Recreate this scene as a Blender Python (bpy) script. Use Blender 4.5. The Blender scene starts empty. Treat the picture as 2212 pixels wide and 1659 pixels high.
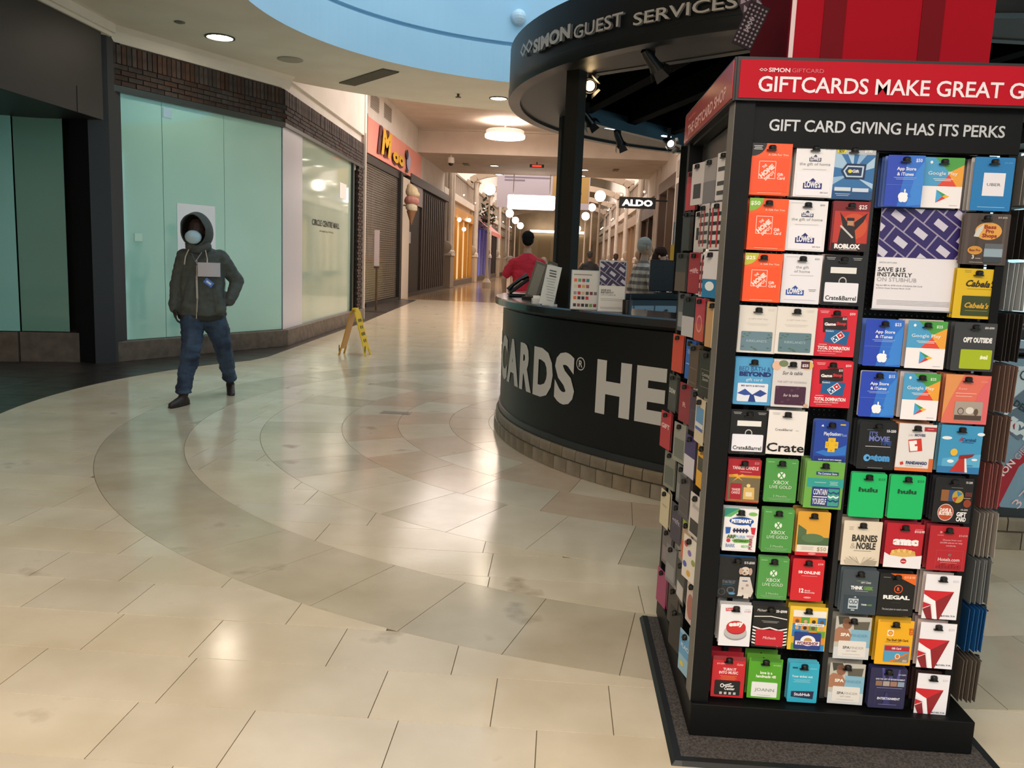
import bpy, bmesh, math, random
from mathutils import Vector, Matrix
random.seed(7)
S = bpy.context.scene
COL = S.collection
PI = math.pi
# ------------------------------------------------------------------ camera
FPX, CX, CY, CAMH = 1800.0, 1106.0, 829.5, 1.45
HY, ROLL, VPX = 562.0, 0.040, 1215.0
_a = Vector((0, CY-HY, -FPX)); _b = Vector((1000, CY-HY-1000*ROLL, -FPX))
_up = _b.cross(_a).normalized()
if _up.y < 0: _up = -_up
_Y = Vector((VPX-CX, CY-(HY+ROLL*(VPX-CX)), -FPX)).normalized()
_X = _Y.cross(_up)
ROT = Matrix((_X, _Y, _up))                       # world = ROT @ cam
CAM = Vector((0, 0, CAMH))
cd = bpy.data.cameras.new('camera'); cam = bpy.data.objects.new('camera', cd); COL.objects.link(cam)
cam.matrix_world = Matrix.Translation(CAM) @ ROT.to_4x4()
cd.sensor_fit = 'HORIZONTAL'; cd.sensor_width = 36.0; cd.lens = 36.0*FPX/2212.0
cd.clip_start = 0.05; cd.clip_end = 400
S.camera = cam
# ------------------------------------------------------------------ sky, large lights, exposure
S.view_settings.view_transform = 'Standard'; S.view_settings.look = 'None'
S.view_settings.exposure = EXPO = 0.12; S.view_settings.gamma = 1.0
S.view_settings.use_curve_mapping = False
W = bpy.data.worlds.new('sky'); S.world = W; W.use_nodes = True
bg = W.node_tree.nodes['Background']; bg.inputs[0].default_value = (0.72, 0.88, 0.94, 1); bg.inputs[1].default_value = 1.55
S.cycles.max_bounces = 7; S.cycles.diffuse_bounces = 4; S.cycles.glossy_bounces = 4; S.cycles.transmission_bounces = 4
S.cycles.transparent_max_bounces = 8; S.cycles.sample_clamp_indirect = 5.0; S.cycles.use_denoising = True
S.cycles.caustics_reflective = False; S.cycles.caustics_refractive = False
def area(name, loc, size, power, col, rot=(0, 0, 0), sy=None, shape='RECTANGLE'):
    l = bpy.data.lights.new(name, 'AREA'); l.energy = power; l.color = col; l.size = size; l.shape = shape
    if sy: l.size_y = sy
    elif shape == 'RECTANGLE': l.size_y = size
    o = bpy.data.objects.new(name, l); COL.objects.link(o); o.location = loc; o.rotation_euler = rot; return o
area('skylight', (0.47, 8.98, 8.6), 6.5, 130, (0.85, 0.94, 1.0), shape='DISK')
area('entrance_daylight', (9.0, 4.0, 2.0), 16.0, 330, (0.70, 0.93, 1.0), rot=(0, PI/2, 0), sy=3.6)
area('ceiling_lamp_bank', (-2.0, -2.2, 3.9), 6.0, 520, (1.0, 0.86, 0.74), sy=4.0)
area('ceiling_lamp_bank', (2.2, -3.4, 3.9), 4.0, 190, (1.0, 0.93, 0.88), sy=3.0)
area('vestibule_fill', (-1.0, 22.0, 5.95), 6.0, 620, (1.0, 0.87, 0.80), sy=9.0)  # added fill to brighten the vestibule, no fixture stands for it
area('corridor_mouth_fill', (-0.3, 15.0, 5.9), 3.0, 170, (1.0, 0.90, 0.82))  # added warm fill against the blue cast on people behind the kiosk
area('gallery_fill', (-1.0, 56.0, 9.3), 6.0, 2600, (1.0, 0.90, 0.83), sy=34.0)  # added fill under the closed gallery ceiling, brightens the far end
# ------------------------------------------------------------------ helpers
def ray(u, v): return (ROT @ Vector((u-CX, CY-v, -FPX))).normalized()
def atZ(u, v, z=0.0): d = ray(u, v); return CAM + d*((z-CAMH)/d.z)
def atY(u, v, y): d = ray(u, v); return CAM + d*(y/d.y)
def atX(u, v, x): d = ray(u, v); return CAM + d*(x/d.x)
def lin(c): return c/12.92 if c <= 0.04045 else ((c+0.055)/1.055)**2.4
def rgb(h):
    if isinstance(h, str):
        h = h.lstrip('#'); return tuple(lin(int(h[i:i+2], 16)/255) for i in (0, 2, 4))
    return tuple(lin(x/255) for x in h)
_M = {}
def mat(h, rough=0.5, metal=0.0, spec=0.5, emit=0.0, name=None):
    k = (h, rough, metal, spec, emit)
    if k in _M: return _M[k]
    m = bpy.data.materials.new(name or 'paint_%s' % str(h).strip('#')); m.use_nodes = True
    p = m.node_tree.nodes['Principled BSDF']; c = rgb(h)+(1,)
    p.inputs['Base Color'].default_value = c; p.inputs['Roughness'].default_value = rough
    p.inputs['Metallic'].default_value = metal; p.inputs['Specular IOR Level'].default_value = spec
    if emit: p.inputs['Emission Color'].default_value = c; p.inputs['Emission Strength'].default_value = emit
    _M[k] = m; return m
def nmat(name, c1, c2, scale=6, rough=(0.4, 0.6), detail=4, bump=0.0, tint=0.0, bscale=None, spec=0.5, c3=None, coord='Object', stretch=(1, 1, 1), coat=0.0):
    """noise-mixed surface, optional per-piece tint and fine relief"""
    m = bpy.data.materials.new(name); m.use_nodes = True; nt = m.node_tree; N = nt.nodes; L = nt.links
    p = N['Principled BSDF']; p.inputs['Specular IOR Level'].default_value = spec
    p.inputs['Coat Weight'].default_value = coat; p.inputs['Coat Roughness'].default_value = 0.05
    tc = N.new('ShaderNodeTexCoord'); mp = N.new('ShaderNodeMapping'); mp.inputs['Scale'].default_value = stretch
    L.new(tc.outputs[coord], mp.inputs[0])
    no = N.new('ShaderNodeTexNoise'); no.inputs['Scale'].default_value = scale; no.inputs['Detail'].default_value = detail
    L.new(mp.outputs[0], no.inputs['Vector'])
    cr = N.new('ShaderNodeValToRGB'); L.new(no.outputs['Fac'], cr.inputs[0])
    cr.color_ramp.elements[0].position = 0.35; cr.color_ramp.elements[1].position = 0.65
    cr.color_ramp.elements[0].color = rgb(c1)+(1,); cr.color_ramp.elements[1].color = rgb(c2)+(1,)
    out = cr.outputs[0]
    if c3:
        e = cr.color_ramp.elements.new(0.24); e.color = rgb(c3)+(1,)
    if tint:
        oi = N.new('ShaderNodeObjectInfo'); ge = N.new('ShaderNodeNewGeometry')
        ad = N.new('ShaderNodeMath'); ad.operation = 'ADD'; L.new(oi.outputs['Random'], ad.inputs[0]); L.new(ge.outputs['Random Per Island'], ad.inputs[1])
        fr = N.new('ShaderNodeMath'); fr.operation = 'FRACT'; L.new(ad.outputs[0], fr.inputs[0])
        mr = N.new('ShaderNodeMapRange'); mr.inputs[3].default_value = 1-tint; mr.inputs[4].default_value = 1+tint*0.6; L.new(fr.outputs[0], mr.inputs[0])
        hs = N.new('ShaderNodeHueSaturation'); L.new(mr.outputs[0], hs.inputs['Value']); L.new(out, hs.inputs['Color'])
        m2 = N.new('ShaderNodeMapRange'); m2.inputs[3].default_value = 1-tint*1.5; m2.inputs[4].default_value = 1+tint*1.5
        ml = N.new('ShaderNodeMath'); ml.operation = 'MULTIPLY'; ml.inputs[1].default_value = 7.31; L.new(fr.outputs[0], ml.inputs[0])
        f2 = N.new('ShaderNodeMath'); f2.operation = 'FRACT'; L.new(ml.outputs[0], f2.inputs[0]); L.new(f2.outputs[0], m2.inputs[0]); L.new(m2.outputs[0], hs.inputs['Saturation'])
        out = hs.outputs[0]
    L.new(out, p.inputs['Base Color'])
    r = N.new('ShaderNodeMapRange'); r.inputs[3].default_value = rough[0]; r.inputs[4].default_value = rough[1]
    L.new(no.outputs['Fac'], r.inputs[0]); L.new(r.outputs[0], p.inputs['Roughness'])
    if bump:
        n2 = N.new('ShaderNodeTexNoise'); n2.inputs['Scale'].default_value = bscale or scale*8; n2.inputs['Detail'].default_value = 3
        L.new(mp.outputs[0], n2.inputs['Vector'])
        b = N.new('ShaderNodeBump'); b.inputs['Strength'].default_value = bump; b.inputs['Distance'].default_value = 0.004
        L.new(n2.outputs['Fac'], b.inputs['Height']); L.new(b.outputs[0], p.inputs['Normal'])
    return m
def glass(name, tint=(0.8, 0.95, 0.95), gl=0.12):
    m = bpy.data.materials.new(name); m.use_nodes = True; nt = m.node_tree; N = nt.nodes; L = nt.links
    N.remove(N['Principled BSDF']); t = N.new('ShaderNodeBsdfTransparent'); t.inputs[0].default_value = tint+(1,)
    g = N.new('ShaderNodeBsdfGlossy'); g.inputs['Roughness'].default_value = 0.03
    mx = N.new('ShaderNodeMixShader'); mx.inputs[0].default_value = gl
    L.new(t.outputs[0], mx.inputs[1]); L.new(g.outputs[0], mx.inputs[2]); L.new(mx.outputs[0], N['Material Output'].inputs[0]); return m
# --- geometry accumulator
class MB:
    def __init__(s): s.v = []; s.f = []; s.m = []; s.mats = []
    def mi(s, m):
        if m is None: return 0
        if m not in s.mats: s.mats.append(m)
        return s.mats.index(m)
    def poly(s, pts, m=None):
        k = len(s.v); s.v += [tuple(p) for p in pts]; s.f.append(tuple(range(k, k+len(pts)))); s.m.append(s.mi(m)); return s
    def faces(s, vs, fs, m=None):
        k = len(s.v); s.v += [tuple(p) for p in vs]; i = s.mi(m)
        for f in fs: s.f.append(tuple(x+k for x in f)); s.m.append(i)
        return s
    def box(s, c, d, m=None, rz=0.0, M=None):
        x, y, z = d[0]/2, d[1]/2, d[2]/2
        vs = [Vector((a*x, b*y, e*z)) for a in (-1, 1) for b in (-1, 1) for e in (-1, 1)]
        if rz: R = Matrix.Rotation(rz, 3, 'Z'); vs = [R @ q for q in vs]
        if M is not None: vs = [M @ q for q in vs]
        vs = [q+Vector(c) for q in vs]
        return s.faces(vs, [(0, 1, 3, 2), (4, 6, 7, 5), (0, 4, 5, 1), (2, 3, 7, 6), (0, 2, 6, 4), (1, 5, 7, 3)], m)
    def bb(s, a, b, m=None):
        return s.box([(a[i]+b[i])/2 for i in range(3)], [abs(b[i]-a[i]) for i in range(3)], m)
    def prism(s, pts, z0, z1, m=None):      # xy polygon extruded in z
        n = len(pts); vs = [(p[0], p[1], z0) for p in pts]+[(p[0], p[1], z1) for p in pts]
        fs = [tuple(range(n))[::-1], tuple(range(n, 2*n))]+[(i, (i+1) % n, (i+1) % n+n, i+n) for i in range(n)]
        return s.faces(vs, fs, m)
    def beam(s, p, q, w, h, m=None, up=Vector((0, 0, 1))):
        p = Vector(p); q = Vector(q); d = (q-p); L = d.length; d.normalize()
        sd = d.cross(up)
        if sd.length < 1e-4: sd = d.cross(Vector((0, 1, 0)))
        sd.normalize(); u = sd.cross(d).normalized()
        vs = []
        for e in (p, q):
            for a, b in ((-1, -1), (1, -1), (1, 1), (-1, 1)): vs.append(e+sd*(a*w/2)+u*(b*h/2))
        return s.faces(vs, [(0, 3, 2, 1), (4, 5, 6, 7), (0, 1, 5, 4), (1, 2, 6, 5), (2, 3, 7, 6), (3, 0, 4, 7)], m)
    def tube(s, pts, rs, m=None, n=10, cap=True):
        pts = [Vector(p) for p in pts]
        if not hasattr(rs, '__len__'): rs = [rs]*len(pts)
        vs = []
        for i, p in enumerate(pts):
            d = (pts[min(i+1, len(pts)-1)]-pts[max(i-1, 0)]).normalized()
            a = d.cross(Vector((0, 0, 1)))
            if a.length < 1e-3: a = d.cross(Vector((0, 1, 0)))
            a.normalize(); b = d.cross(a)
            for j in range(n): t = 2*PI*j/n; vs.append(p+(a*math.cos(t)+b*math.sin(t))*rs[i])
        fs = [(i*n+j, i*n+(j+1) % n, (i+1)*n+(j+1) % n, (i+1)*n+j) for i in range(len(pts)-1) for j in range(n)]
        if cap: fs += [tuple(range(n))[::-1], tuple(range((len(pts)-1)*n, len(pts)*n))]
        return s.faces(vs, fs, m)
    def lathe(s, c, prof, m=None, n=20, a0=0, a1=2*PI, cap=True):
        full = abs(a1-a0-2*PI) < 1e-6; k = n if full else n+1; vs = []
        for r, z in prof:
            for j in range(k): t = a0+(a1-a0)*j/n; vs.append((c[0]+r*math.cos(t), c[1]+r*math.sin(t), c[2]+z))
        fs = []
        for i in range(len(prof)-1):
            for j in range(n): fs.append((i*k+j, i*k+(j+1) % k, (i+1)*k+(j+1) % k, (i+1)*k+j))
        if full and cap:
            if prof[0][0] > 1e-6: fs.append(tuple(range(k))[::-1])
            if prof[-1][0] > 1e-6: fs.append(tuple(range((len(prof)-1)*k, len(prof)*k)))
        return s.faces(vs, fs, m)
    def sphere(s, c, r, m=None, n=16, sc=(1, 1, 1)):
        h = n//2
        vs = []; fs = []
        for i in range(1, h):
            ph = PI*i/h
            for j in range(n): t = 2*PI*j/n; vs.append((c[0]+r*sc[0]*math.sin(ph)*math.cos(t), c[1]+r*sc[1]*math.sin(ph)*math.sin(t), c[2]+r*sc[2]*math.cos(ph)))
        vs += [(c[0], c[1], c[2]+r*sc[2]), (c[0], c[1], c[2]-r*sc[2])]; T = len(vs)-2
        for i in range(h-2):
            for j in range(n): fs.append((i*n+j, (i+1)*n+j, (i+1)*n+(j+1) % n, i*n+(j+1) % n))
        for j in range(n): fs.append((T, j, (j+1) % n)); fs.append((T+1, (h-2)*n+(j+1) % n, (h-2)*n+j))
        return s.faces(vs, fs, m)
    def build(s, name, m=None, parent=None, smooth=False, loc=None, rz=None, bevel=0, fix=True):
        me = bpy.data.meshes.new(name); me.from_pydata(s.v, [], s.f)
        ms = s.mats if s.mats else ([m] if m else [])
        for q in ms: me.materials.append(q)
        if len(ms) > 1:
            for p, i in zip(me.polygons, s.m): p.material_index = i
        if fix and len(s.f) < 30000:
            b = bmesh.new(); b.from_mesh(me); bmesh.ops.recalc_face_normals(b, faces=b.faces); b.to_mesh(me); b.free()
        if smooth:
            for p in me.polygons: p.use_smooth = True
            try: me.set_sharp_from_angle(angle=math.radians(35))
            except Exception: pass
        o = bpy.data.objects.new(name, me); COL.objects.link(o)
        if parent: o.parent = parent
        if loc is not None: o.location = loc
        if rz is not None: o.rotation_euler = (0, 0, rz)
        if bevel:
            bv = o.modifiers.new('b', 'BEVEL'); bv.width = bevel; bv.segments = 2; bv.limit_method = 'ANGLE'
        return o
def tag(o, label=None, cat=None, group=None, kind=None):
    if label: o['label'] = label
    if cat: o['category'] = cat
    if group: o['group'] = group
    if kind: o['kind'] = kind
    return o
def thing(name, label, cat, loc=(0, 0, 0), rz=0.0, group=None):
    o = bpy.data.objects.new(name, None); COL.objects.link(o); o.empty_display_size = 0.1
    o.location = loc; o.rotation_euler = (0, 0, rz); return tag(o, label, cat, group)
def struct(o, label=None): return tag(o, label, kind='structure')
# --- lettering
_T = {}
def text_geo(txt, bold=0.0, shear=0.0, res=2, space=1.0):
    k = (txt, bold, shear, res, space)
    if k in _T: return _T[k]
    c = bpy.data.curves.new('t', 'FONT'); c.body = txt; c.resolution_u = res; c.offset = bold; c.shear = shear; c.size = 1.0; c.space_character = space
    o = bpy.data.objects.new('t', c); me = bpy.data.meshes.new_from_object(o)
    vs = [(v.co.x, v.co.y) for v in me.vertices]; fs = [tuple(p.vertices) for p in me.polygons]
    bpy.data.objects.remove(o); bpy.data.curves.remove(c); bpy.data.meshes.remove(me)
    xs = [v[0] for v in vs]; ys = [v[1] for v in vs]
    _T[k] = (vs, fs, min(xs), max(xs), min(ys), max(ys)); return _T[k]
def put_text(mb, txt, m, place, h, w=None, x=0.0, y=0.0, align='c', bold=0.0, shear=0.0, res=2, rot=0.0, space=1.0, thick=0.0):
    if not txt.strip(): return
    if thick:
        for dx, dy in ((-thick, 0), (thick, 0), (0, thick*0.6), (0, -thick*0.6)): put_text(mb, txt, m, place, h, w, x+dx, y+dy, align, bold, shear, res, rot, space)
        return

    vs, fs, x0, x1, y0, y1 = text_geo(txt, bold, shear, res, space)
    sy = h/0.70; sx = sy if w is None else w/max(1e-6, x1-x0)
    ww = (x1-x0)*sx; ox = {'c': -ww/2, 'l': 0, 'r': -ww}[align]
    cr, sr = math.cos(rot), math.sin(rot); out = []
    for a, b in vs:
        p, q = (a-x0)*sx+ox, b*sy; out.append(place(x+p*cr-q*sr, y+p*sr+q*cr))
    mb.faces(out, fs, m)
# --- organic bodies: convex pieces fused by a voxel remesh
def hull_pts(bm, balls):
    pts = []
    for b in balls:
        c, r = b[0], b[1]; sc = b[2] if len(b) > 2 else (1, 1, 1)
        for i in range(7):
            ph = PI*i/6
            for j in range(10 if 0 < i < 6 else 1):
                t = 2*PI*j/10
                pts.append(bm.verts.new((c[0]+r*sc[0]*math.sin(ph)*math.cos(t), c[1]+r*sc[1]*math.sin(ph)*math.sin(t), c[2]+r*sc[2]*math.cos(ph))))
    res = bmesh.ops.convex_hull(bm, input=pts)
    bmesh.ops.delete(bm, geom=[g for g in res['geom_interior'] if isinstance(g, bmesh.types.BMVert)], context='VERTS')
def blob(name, hulls, m, parent, voxel=0.012, smooth=3, fold=0.0, fq=9.0):
    me = bpy.data.meshes.new(name)
    bm = bmesh.new()
    for h in hulls:
        b2 = bmesh.new(); hull_pts(b2, h); tmp = bpy.data.meshes.new('x'); b2.to_mesh(tmp); b2.free(); bm.from_mesh(tmp); bpy.data.meshes.remove(tmp)
    bmesh.ops.recalc_face_normals(bm, faces=bm.faces); bm.to_mesh(me); bm.free()
    o = bpy.data.objects.new(name, me); COL.objects.link(o)
    r = o.modifiers.new('r', 'REMESH'); r.mode = 'VOXEL'; r.voxel_size = voxel; r.use_smooth_shade = True
    s = o.modifiers.new('s', 'SMOOTH'); s.iterations = smooth; s.factor = 0.6
    dg = bpy.context.evaluated_depsgraph_get(); ev = o.evaluated_get(dg); nm = bpy.data.meshes.new_from_object(ev)
    o.modifiers.clear(); o.data = nm
    if fold:       # soft cloth folds
        from mathutils import noise
        ds = [(noise.noise(Vector((v.co.x*fq*0.7, v.co.y*fq*0.7, v.co.z*fq*1.5)))+0.5*noise.noise(Vector((v.co.x*fq*2, v.co.y*fq*2, v.co.z*fq*3.4)))) for v in nm.vertices]
        ns = [v.normal.copy() for v in nm.vertices]
        for v, a, n_ in zip(nm.vertices, ds, ns): v.co = v.co+n_*(a*fold)
    nm.materials.clear(); nm.materials.append(m)
    for p in nm.polygons: p.use_smooth = True
    o.parent = parent
    return o
# ================================================================== SETTING: floor
CTR = (1.15, 7.5)
marble = nmat('marble_tile', '#e3d6be', '#d3c5aa', 2.4, (0.09, 0.2), 7, 0.05, 0.05, 60, spec=0.55, c3='#a8967a')
marble_g = nmat('marble_tile_grey', '#cdc2aa', '#bcb097', 2.6, (0.09, 0.2), 7, 0.05, 0.04, 60, spec=0.55, c3='#a3967d')
marble_p = nmat('marble_tile_rose', '#d6c0a6', '#c8b096', 2.4, (0.09, 0.2), 6, 0.05, 0.04, 60, c3='#a58b72')
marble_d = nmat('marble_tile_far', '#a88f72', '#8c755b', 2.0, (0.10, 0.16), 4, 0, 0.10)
slate_m = nmat('slate', '#3b3532', '#2b2725', 5, (0.25, 0.4), 5, 0.15, 0.15)
grout_m = mat('#7d705b', 0.8)
floor = MB().bb((-12, -9, -0.06), (12, 96, -0.0035)).build('floor', grout_m); struct(floor)
def clip_half(poly, px, py, nx, ny):
    out = []
    for i in range(len(poly)):
        a = poly[i]; b = poly[(i+1) % len(poly)]
        da = (a[0]-px)*nx+(a[1]-py)*ny; db = (b[0]-px)*nx+(b[1]-py)*ny
        if da <= 0: out.append(a)
        if (da < 0 < db) or (db < 0 < da): t = da/(da-db); out.append((a[0]+(b[0]-a[0])*t, a[1]+(b[1]-a[1])*t))
    return out
def densify(poly, n=10):
    out = []
    for i in range(len(poly)):
        a = poly[i]; b = poly[(i+1) % len(poly)]
        for k in range(n): out.append((a[0]+(b[0]-a[0])*k/n, a[1]+(b[1]-a[1])*k/n))
    return out
def rr(p): return math.hypot(p[0]-CTR[0], p[1]-CTR[1])
def keep_ring(poly, r, outside):
    """cut a small polygon by the circle about CTR; keeps the outside or the inside"""
    ds = [rr(p) for p in poly]
    if outside and min(ds) >= r: return poly
    if not outside and max(ds) <= r: return poly
    d = densify(poly); ok = [(rr(p) >= r) == outside for p in d]
    if not any(ok): return None
    out = []; n = len(d)
    for i in range(n):
        a, b = d[i], d[(i+1) % n]
        if ok[i]: out.append(a)
        if ok[i] != ok[(i+1) % n]:
            lo, hi = 0.0, 1.0
            for _ in range(14):
                mm = (lo+hi)/2; q = (a[0]+(b[0]-a[0])*mm, a[1]+(b[1]-a[1])*mm)
                if ((rr(q) >= r) == outside) == ok[i]: lo = mm
                else: hi = mm
            q = (a[0]+(b[0]-a[0])*lo, a[1]+(b[1]-a[1])*lo); out.append((q[0], q[1], 1))
    # fill arcs between consecutive crossings that leave/enter
    res = []; m = len(out)
    for i in range(m):
        a = out[i]; b = out[(i+1) % m]; res.append((a[0], a[1]))
        if len(a) == 3 and len(b) == 3 and math.hypot(a[0]-b[0], a[1]-b[1]) > 0.05:
            t0 = math.atan2(a[1]-CTR[1], a[0]-CTR[0]); t1 = math.atan2(b[1]-CTR[1], b[0]-CTR[0])
            dt = (t1-t0+PI) % (2*PI)-PI
            mid = ((a[0]+b[0])/2, (a[1]+b[1])/2)
            k = max(2, int(abs(dt)*r/0.08))
            for j in range(1, k): t = t0+dt*j/k; res.append((CTR[0]+r*math.cos(t), CTR[1]+r*math.sin(t)))
    if len(res) < 3: return None
    ar = 0.0
    for i in range(len(res)): a = res[i]; b = res[(i+1) % len(res)]; ar += a[0]*b[1]-a[1]*b[0]
    return res if abs(ar)/2 > 0.004 else None
def shrink(poly, g=0.0016):
    n = len(poly); ar = sum(poly[i][0]*poly[(i+1) % n][1]-poly[i][1]*poly[(i+1) % n][0] for i in range(n))
    sg = 1 if ar > 0 else -1; out = []
    for i in range(n):
        a, b, c = poly[i-1], poly[i], poly[(i+1) % n]
        e1 = (b[0]-a[0], b[1]-a[1]); e2 = (c[0]-b[0], c[1]-b[1]); l1 = math.hypot(*e1) or 1e-6; l2 = math.hypot(*e2) or 1e-6
        n1 = (-e1[1]/l1*sg, e1[0]/l1*sg); n2 = (-e2[1]/l2*sg, e2[0]/l2*sg); nx, ny = n1[0]+n2[0], n1[1]+n2[1]; l = math.hypot(nx, ny) or 1
        k = g/max(0.5, l/2)
        out.append((b[0]+nx/l*k, b[1]+ny/l*k))
    return out
SLC, SLR = (0.86, 7.92), 5.675
def slate_x(y):
    if y < 4.6: return -3.72-(4.6-y)*-0.0-(4.6-y)*1.2
    if y < 10.8:
        q = SLR**2-(y-SLC[1])**2
        return SLC[0]-math.sqrt(q) if q > 0 else -99
    if y < 11.6: return -3.98-(11.6-y)*0.02
    if y < 17.6: return -4.0-(y-11.6)*0.035
    return -4.2-(y-17.6)*0.06
SB = [(slate_x(y), y) for y in [4.0+0.25*i for i in range(28)]]+[(slate_x(y), y) for y in (11.2, 11.6, 14.5, 17.6, 22, 28)]
tiles = []
R_E, R_D, R_C, R_B, R_A2, R_A1 = 4.77, 4.20, 3.66, 3.02, 2.1, 1.75
def add_tile(poly, m):
    if poly and len(poly) >= 3: tiles.append((poly, m))
y0 = 2.425-0.311*14
for k in range(0, 100):
    ya, yb = y0+0.311*k, y0+0.311*(k+1)
    if yb > 28.3: break
    x = -9.5+random.random()*0.4
    known = {14: [-1.235, -0.545, -0.157, 0.23], 15: [-1.668, -0.77, -0.322], 13: [-0.907, -0.01]}.get(k)
    while x < 7.5:
        w = random.choice((0.40, 0.46, 0.68, 0.86, 0.9))
        x1 = x+w
        if known:
            for q in known:
                if x < q-0.05 and x1 > q-0.35: x1 = q; break
        if not (x1 < slate_x((ya+yb)/2)-0.9 or x > 3.2+yb*0.35) and yb > 0.9 and (x1-x) > 0.05:
            R = [(x, ya), (x1, ya), (x1, yb), (x, yb)]
            dm = [rr(p) for p in R]
            if max(dm) > R_E: add_tile(keep_ring(R, R_E, True), marble)
            if min(dm) < R_D and max(dm) > R_C:
                q = keep_ring(R, R_D, False)
                if q: add_tile(keep_ring(q, R_C, True), marble)
        x = x1
def ring(r0, r1, n, m, ph=0.0, jit=0.0, twist=0.0):
    for i in range(n):
        t0 = 2*PI*(i+ph)/n; t1 = 2*PI*(i+1+ph)/n; k = max(2, int((t1-t0)*r1/0.10))
        P = [(CTR[0]+r1*math.cos(t0+(t1-t0)*j/k+twist), CTR[1]+r1*math.sin(t0+(t1-t0)*j/k+twist)) for j in range(k+1)]
        P += [(CTR[0]+r0*math.cos(t1+(t0-t1)*j/k), CTR[1]+r0*math.sin(t1+(t0-t1)*j/k)) for j in range(k+1)]
        add_tile(P, m if not isinstance(m, list) else m[i % len(m)])
ring(R_D, R_E, 68, marble_g); ring(R_B, R_C, 48, [marble, marble_g, marble], 0.3)
ring(2.55, R_B, 34, [marble_p, marble, marble_p], 0.1, twist=0.03); ring(R_A2, 2.55, 26, [marble_p, marble], 0.6, twist=0.04); ring(R_A1, R_A2, 24, marble_p); ring(1.2, R_A1, 16, marble)
def outside_slate(poly):
    c = (sum(p[0] for p in poly)/len(poly), sum(p[1] for p in poly)/len(poly)); return c[0] > slate_x(c[1])-0.55
tiles = [t for t in tiles if outside_slate(t[0])]
def apparent(poly):
    c = (sum(p[0] for p in poly)/len(poly), sum(p[1] for p in poly)/len(poly)); q = ROT.transposed() @ (Vector((c[0], c[1], 0))-CAM)
    if q.z > -0.5: return 1e9
    u, v = CX+FPX*q.x/-q.z, CY-FPX*q.y/-q.z
    hid = not (-150 < u < 2350 and v < 1760) or (u > 1500 and v > 1000 and u < 2090) or rr(c) < 0
    return (1e6 if hid else 0)+(-q.z)
tiles.sort(key=lambda t: apparent(t[0]))
rest = MB()
def tile_geo(mb, poly, m, z=0.0):
    q = shrink(poly); n = len(q)
    vs = [(p[0], p[1], -0.004) for p in q]+[(p[0], p[1], z) for p in q]
    mb.faces(vs, [tuple(range(n, 2*n))]+[(i, (i+1) % n, (i+1) % n+n, i+n) for i in range(n)], m)
for i, (p, m) in enumerate(tiles):
    if i < 285: mb = MB(); tile_geo(mb, p, m); mb.build('tile', m, floor)
    else: tile_geo(rest, p, m)
o = rest.build('tile', marble, floor, fix=True); tag(o, kind='stuff')
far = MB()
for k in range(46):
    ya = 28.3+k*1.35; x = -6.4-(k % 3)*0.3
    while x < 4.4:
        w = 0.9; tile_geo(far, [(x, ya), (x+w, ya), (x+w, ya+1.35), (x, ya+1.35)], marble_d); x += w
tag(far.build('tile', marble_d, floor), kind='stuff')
# slate walk along the shopfronts
sl = struct(MB().poly([(p[0], p[1], 0.0005) for p in SB]+[(-9, 28, 0.0005), (-12, 4, 0.0005)], slate_m).build('trim_1', slate_m))
sd = struct(MB().bb((-12, 26, -0.003), (-9, 28, 0.0002), slate_m).build('trim_2', slate_m))
for i in range(len(SB)-1):
    a, b = SB[i], SB[i+1]
    if i < 26 and i % 2 == 0: b = SB[min(i+2, 26)]
    elif i < 26: continue
    for j in range(4):
        xa, xb = a[0]-0.62*j, b[0]-0.62*j
        q = [(xa, a[1]), (xb, b[1]), (xb-0.62, b[1]), (xa-0.62, a[1])]
        mb = MB(); s2 = shrink(q, 0.003); n = 4
        mb.faces([(p[0], p[1], 0.0) for p in s2]+[(p[0], p[1], 0.0035) for p in s2], [tuple(range(n, 2*n))]+[(t, (t+1) % n, (t+1) % n+n, t+n) for t in range(n)])
        mb.build('slate_tile', slate_m, sl)
# floor outlet slot
dr = MB(); c = atZ(855, 892); dr.bb((c.x-0.14, c.y-0.06, 0.0), (c.x+0.14, c.y+0.06, 0.004), mat('#8c7a66', 0.4)); dr.bb((c.x-0.125, c.y-0.045, 0.004), (c.x+0.125, c.y+0.045, 0.0048), mat('#6b5b4b', 0.5))
tag(dr.build('floor_outlet_cover'), 'small rectangular metal floor outlet cover set in the rose marble', 'outlet cover')
# ================================================================== shopfront wall, left of the rotunda
plaster = nmat('plaster', '#e3ddd2', '#dcd5ca', 1.5, (0.7, 0.85), 2)
plaster_w = nmat('plaster_white', '#e4ddd6', '#dcd5ce', 1.5, (0.7, 0.85), 2)
stone = nmat('stone_plinth', '#6d6054', '#584d43', 9, (0.45, 0.6), 5, 0.2, 0.1)
dark = mat('#17191b', 0.5); darkg = mat('#34383c', 0.4); lint = mat('#3e4442', 0.35, 0.4)
brick_m = nmat('brick', '#43332c', '#312622', 14, (0.75, 0.9), 4, 0.3, 0.38)
mortar = nmat('mortar', '#2c2624', '#3a322e', 20, (0.85, 0.95), 3, 0.2)
frost = nmat('frosted_glass', '#abdfd2', '#a0d6c8', 0.6, (0.04, 0.06), 2, spec=0.6, coat=1.0)
frost2 = nmat('frosted_glass_pale', '#b5ccbd', '#a9c2b3', 0.6, (0.04, 0.06), 2, spec=0.6, coat=0.3)
frost2.node_tree.nodes['Principled BSDF'].inputs['Coat Weight'].default_value = 0.4
for q_ in (frost, frost2): q_.node_tree.nodes['Principled BSDF'].inputs['Coat IOR'].default_value = 1.9
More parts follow.
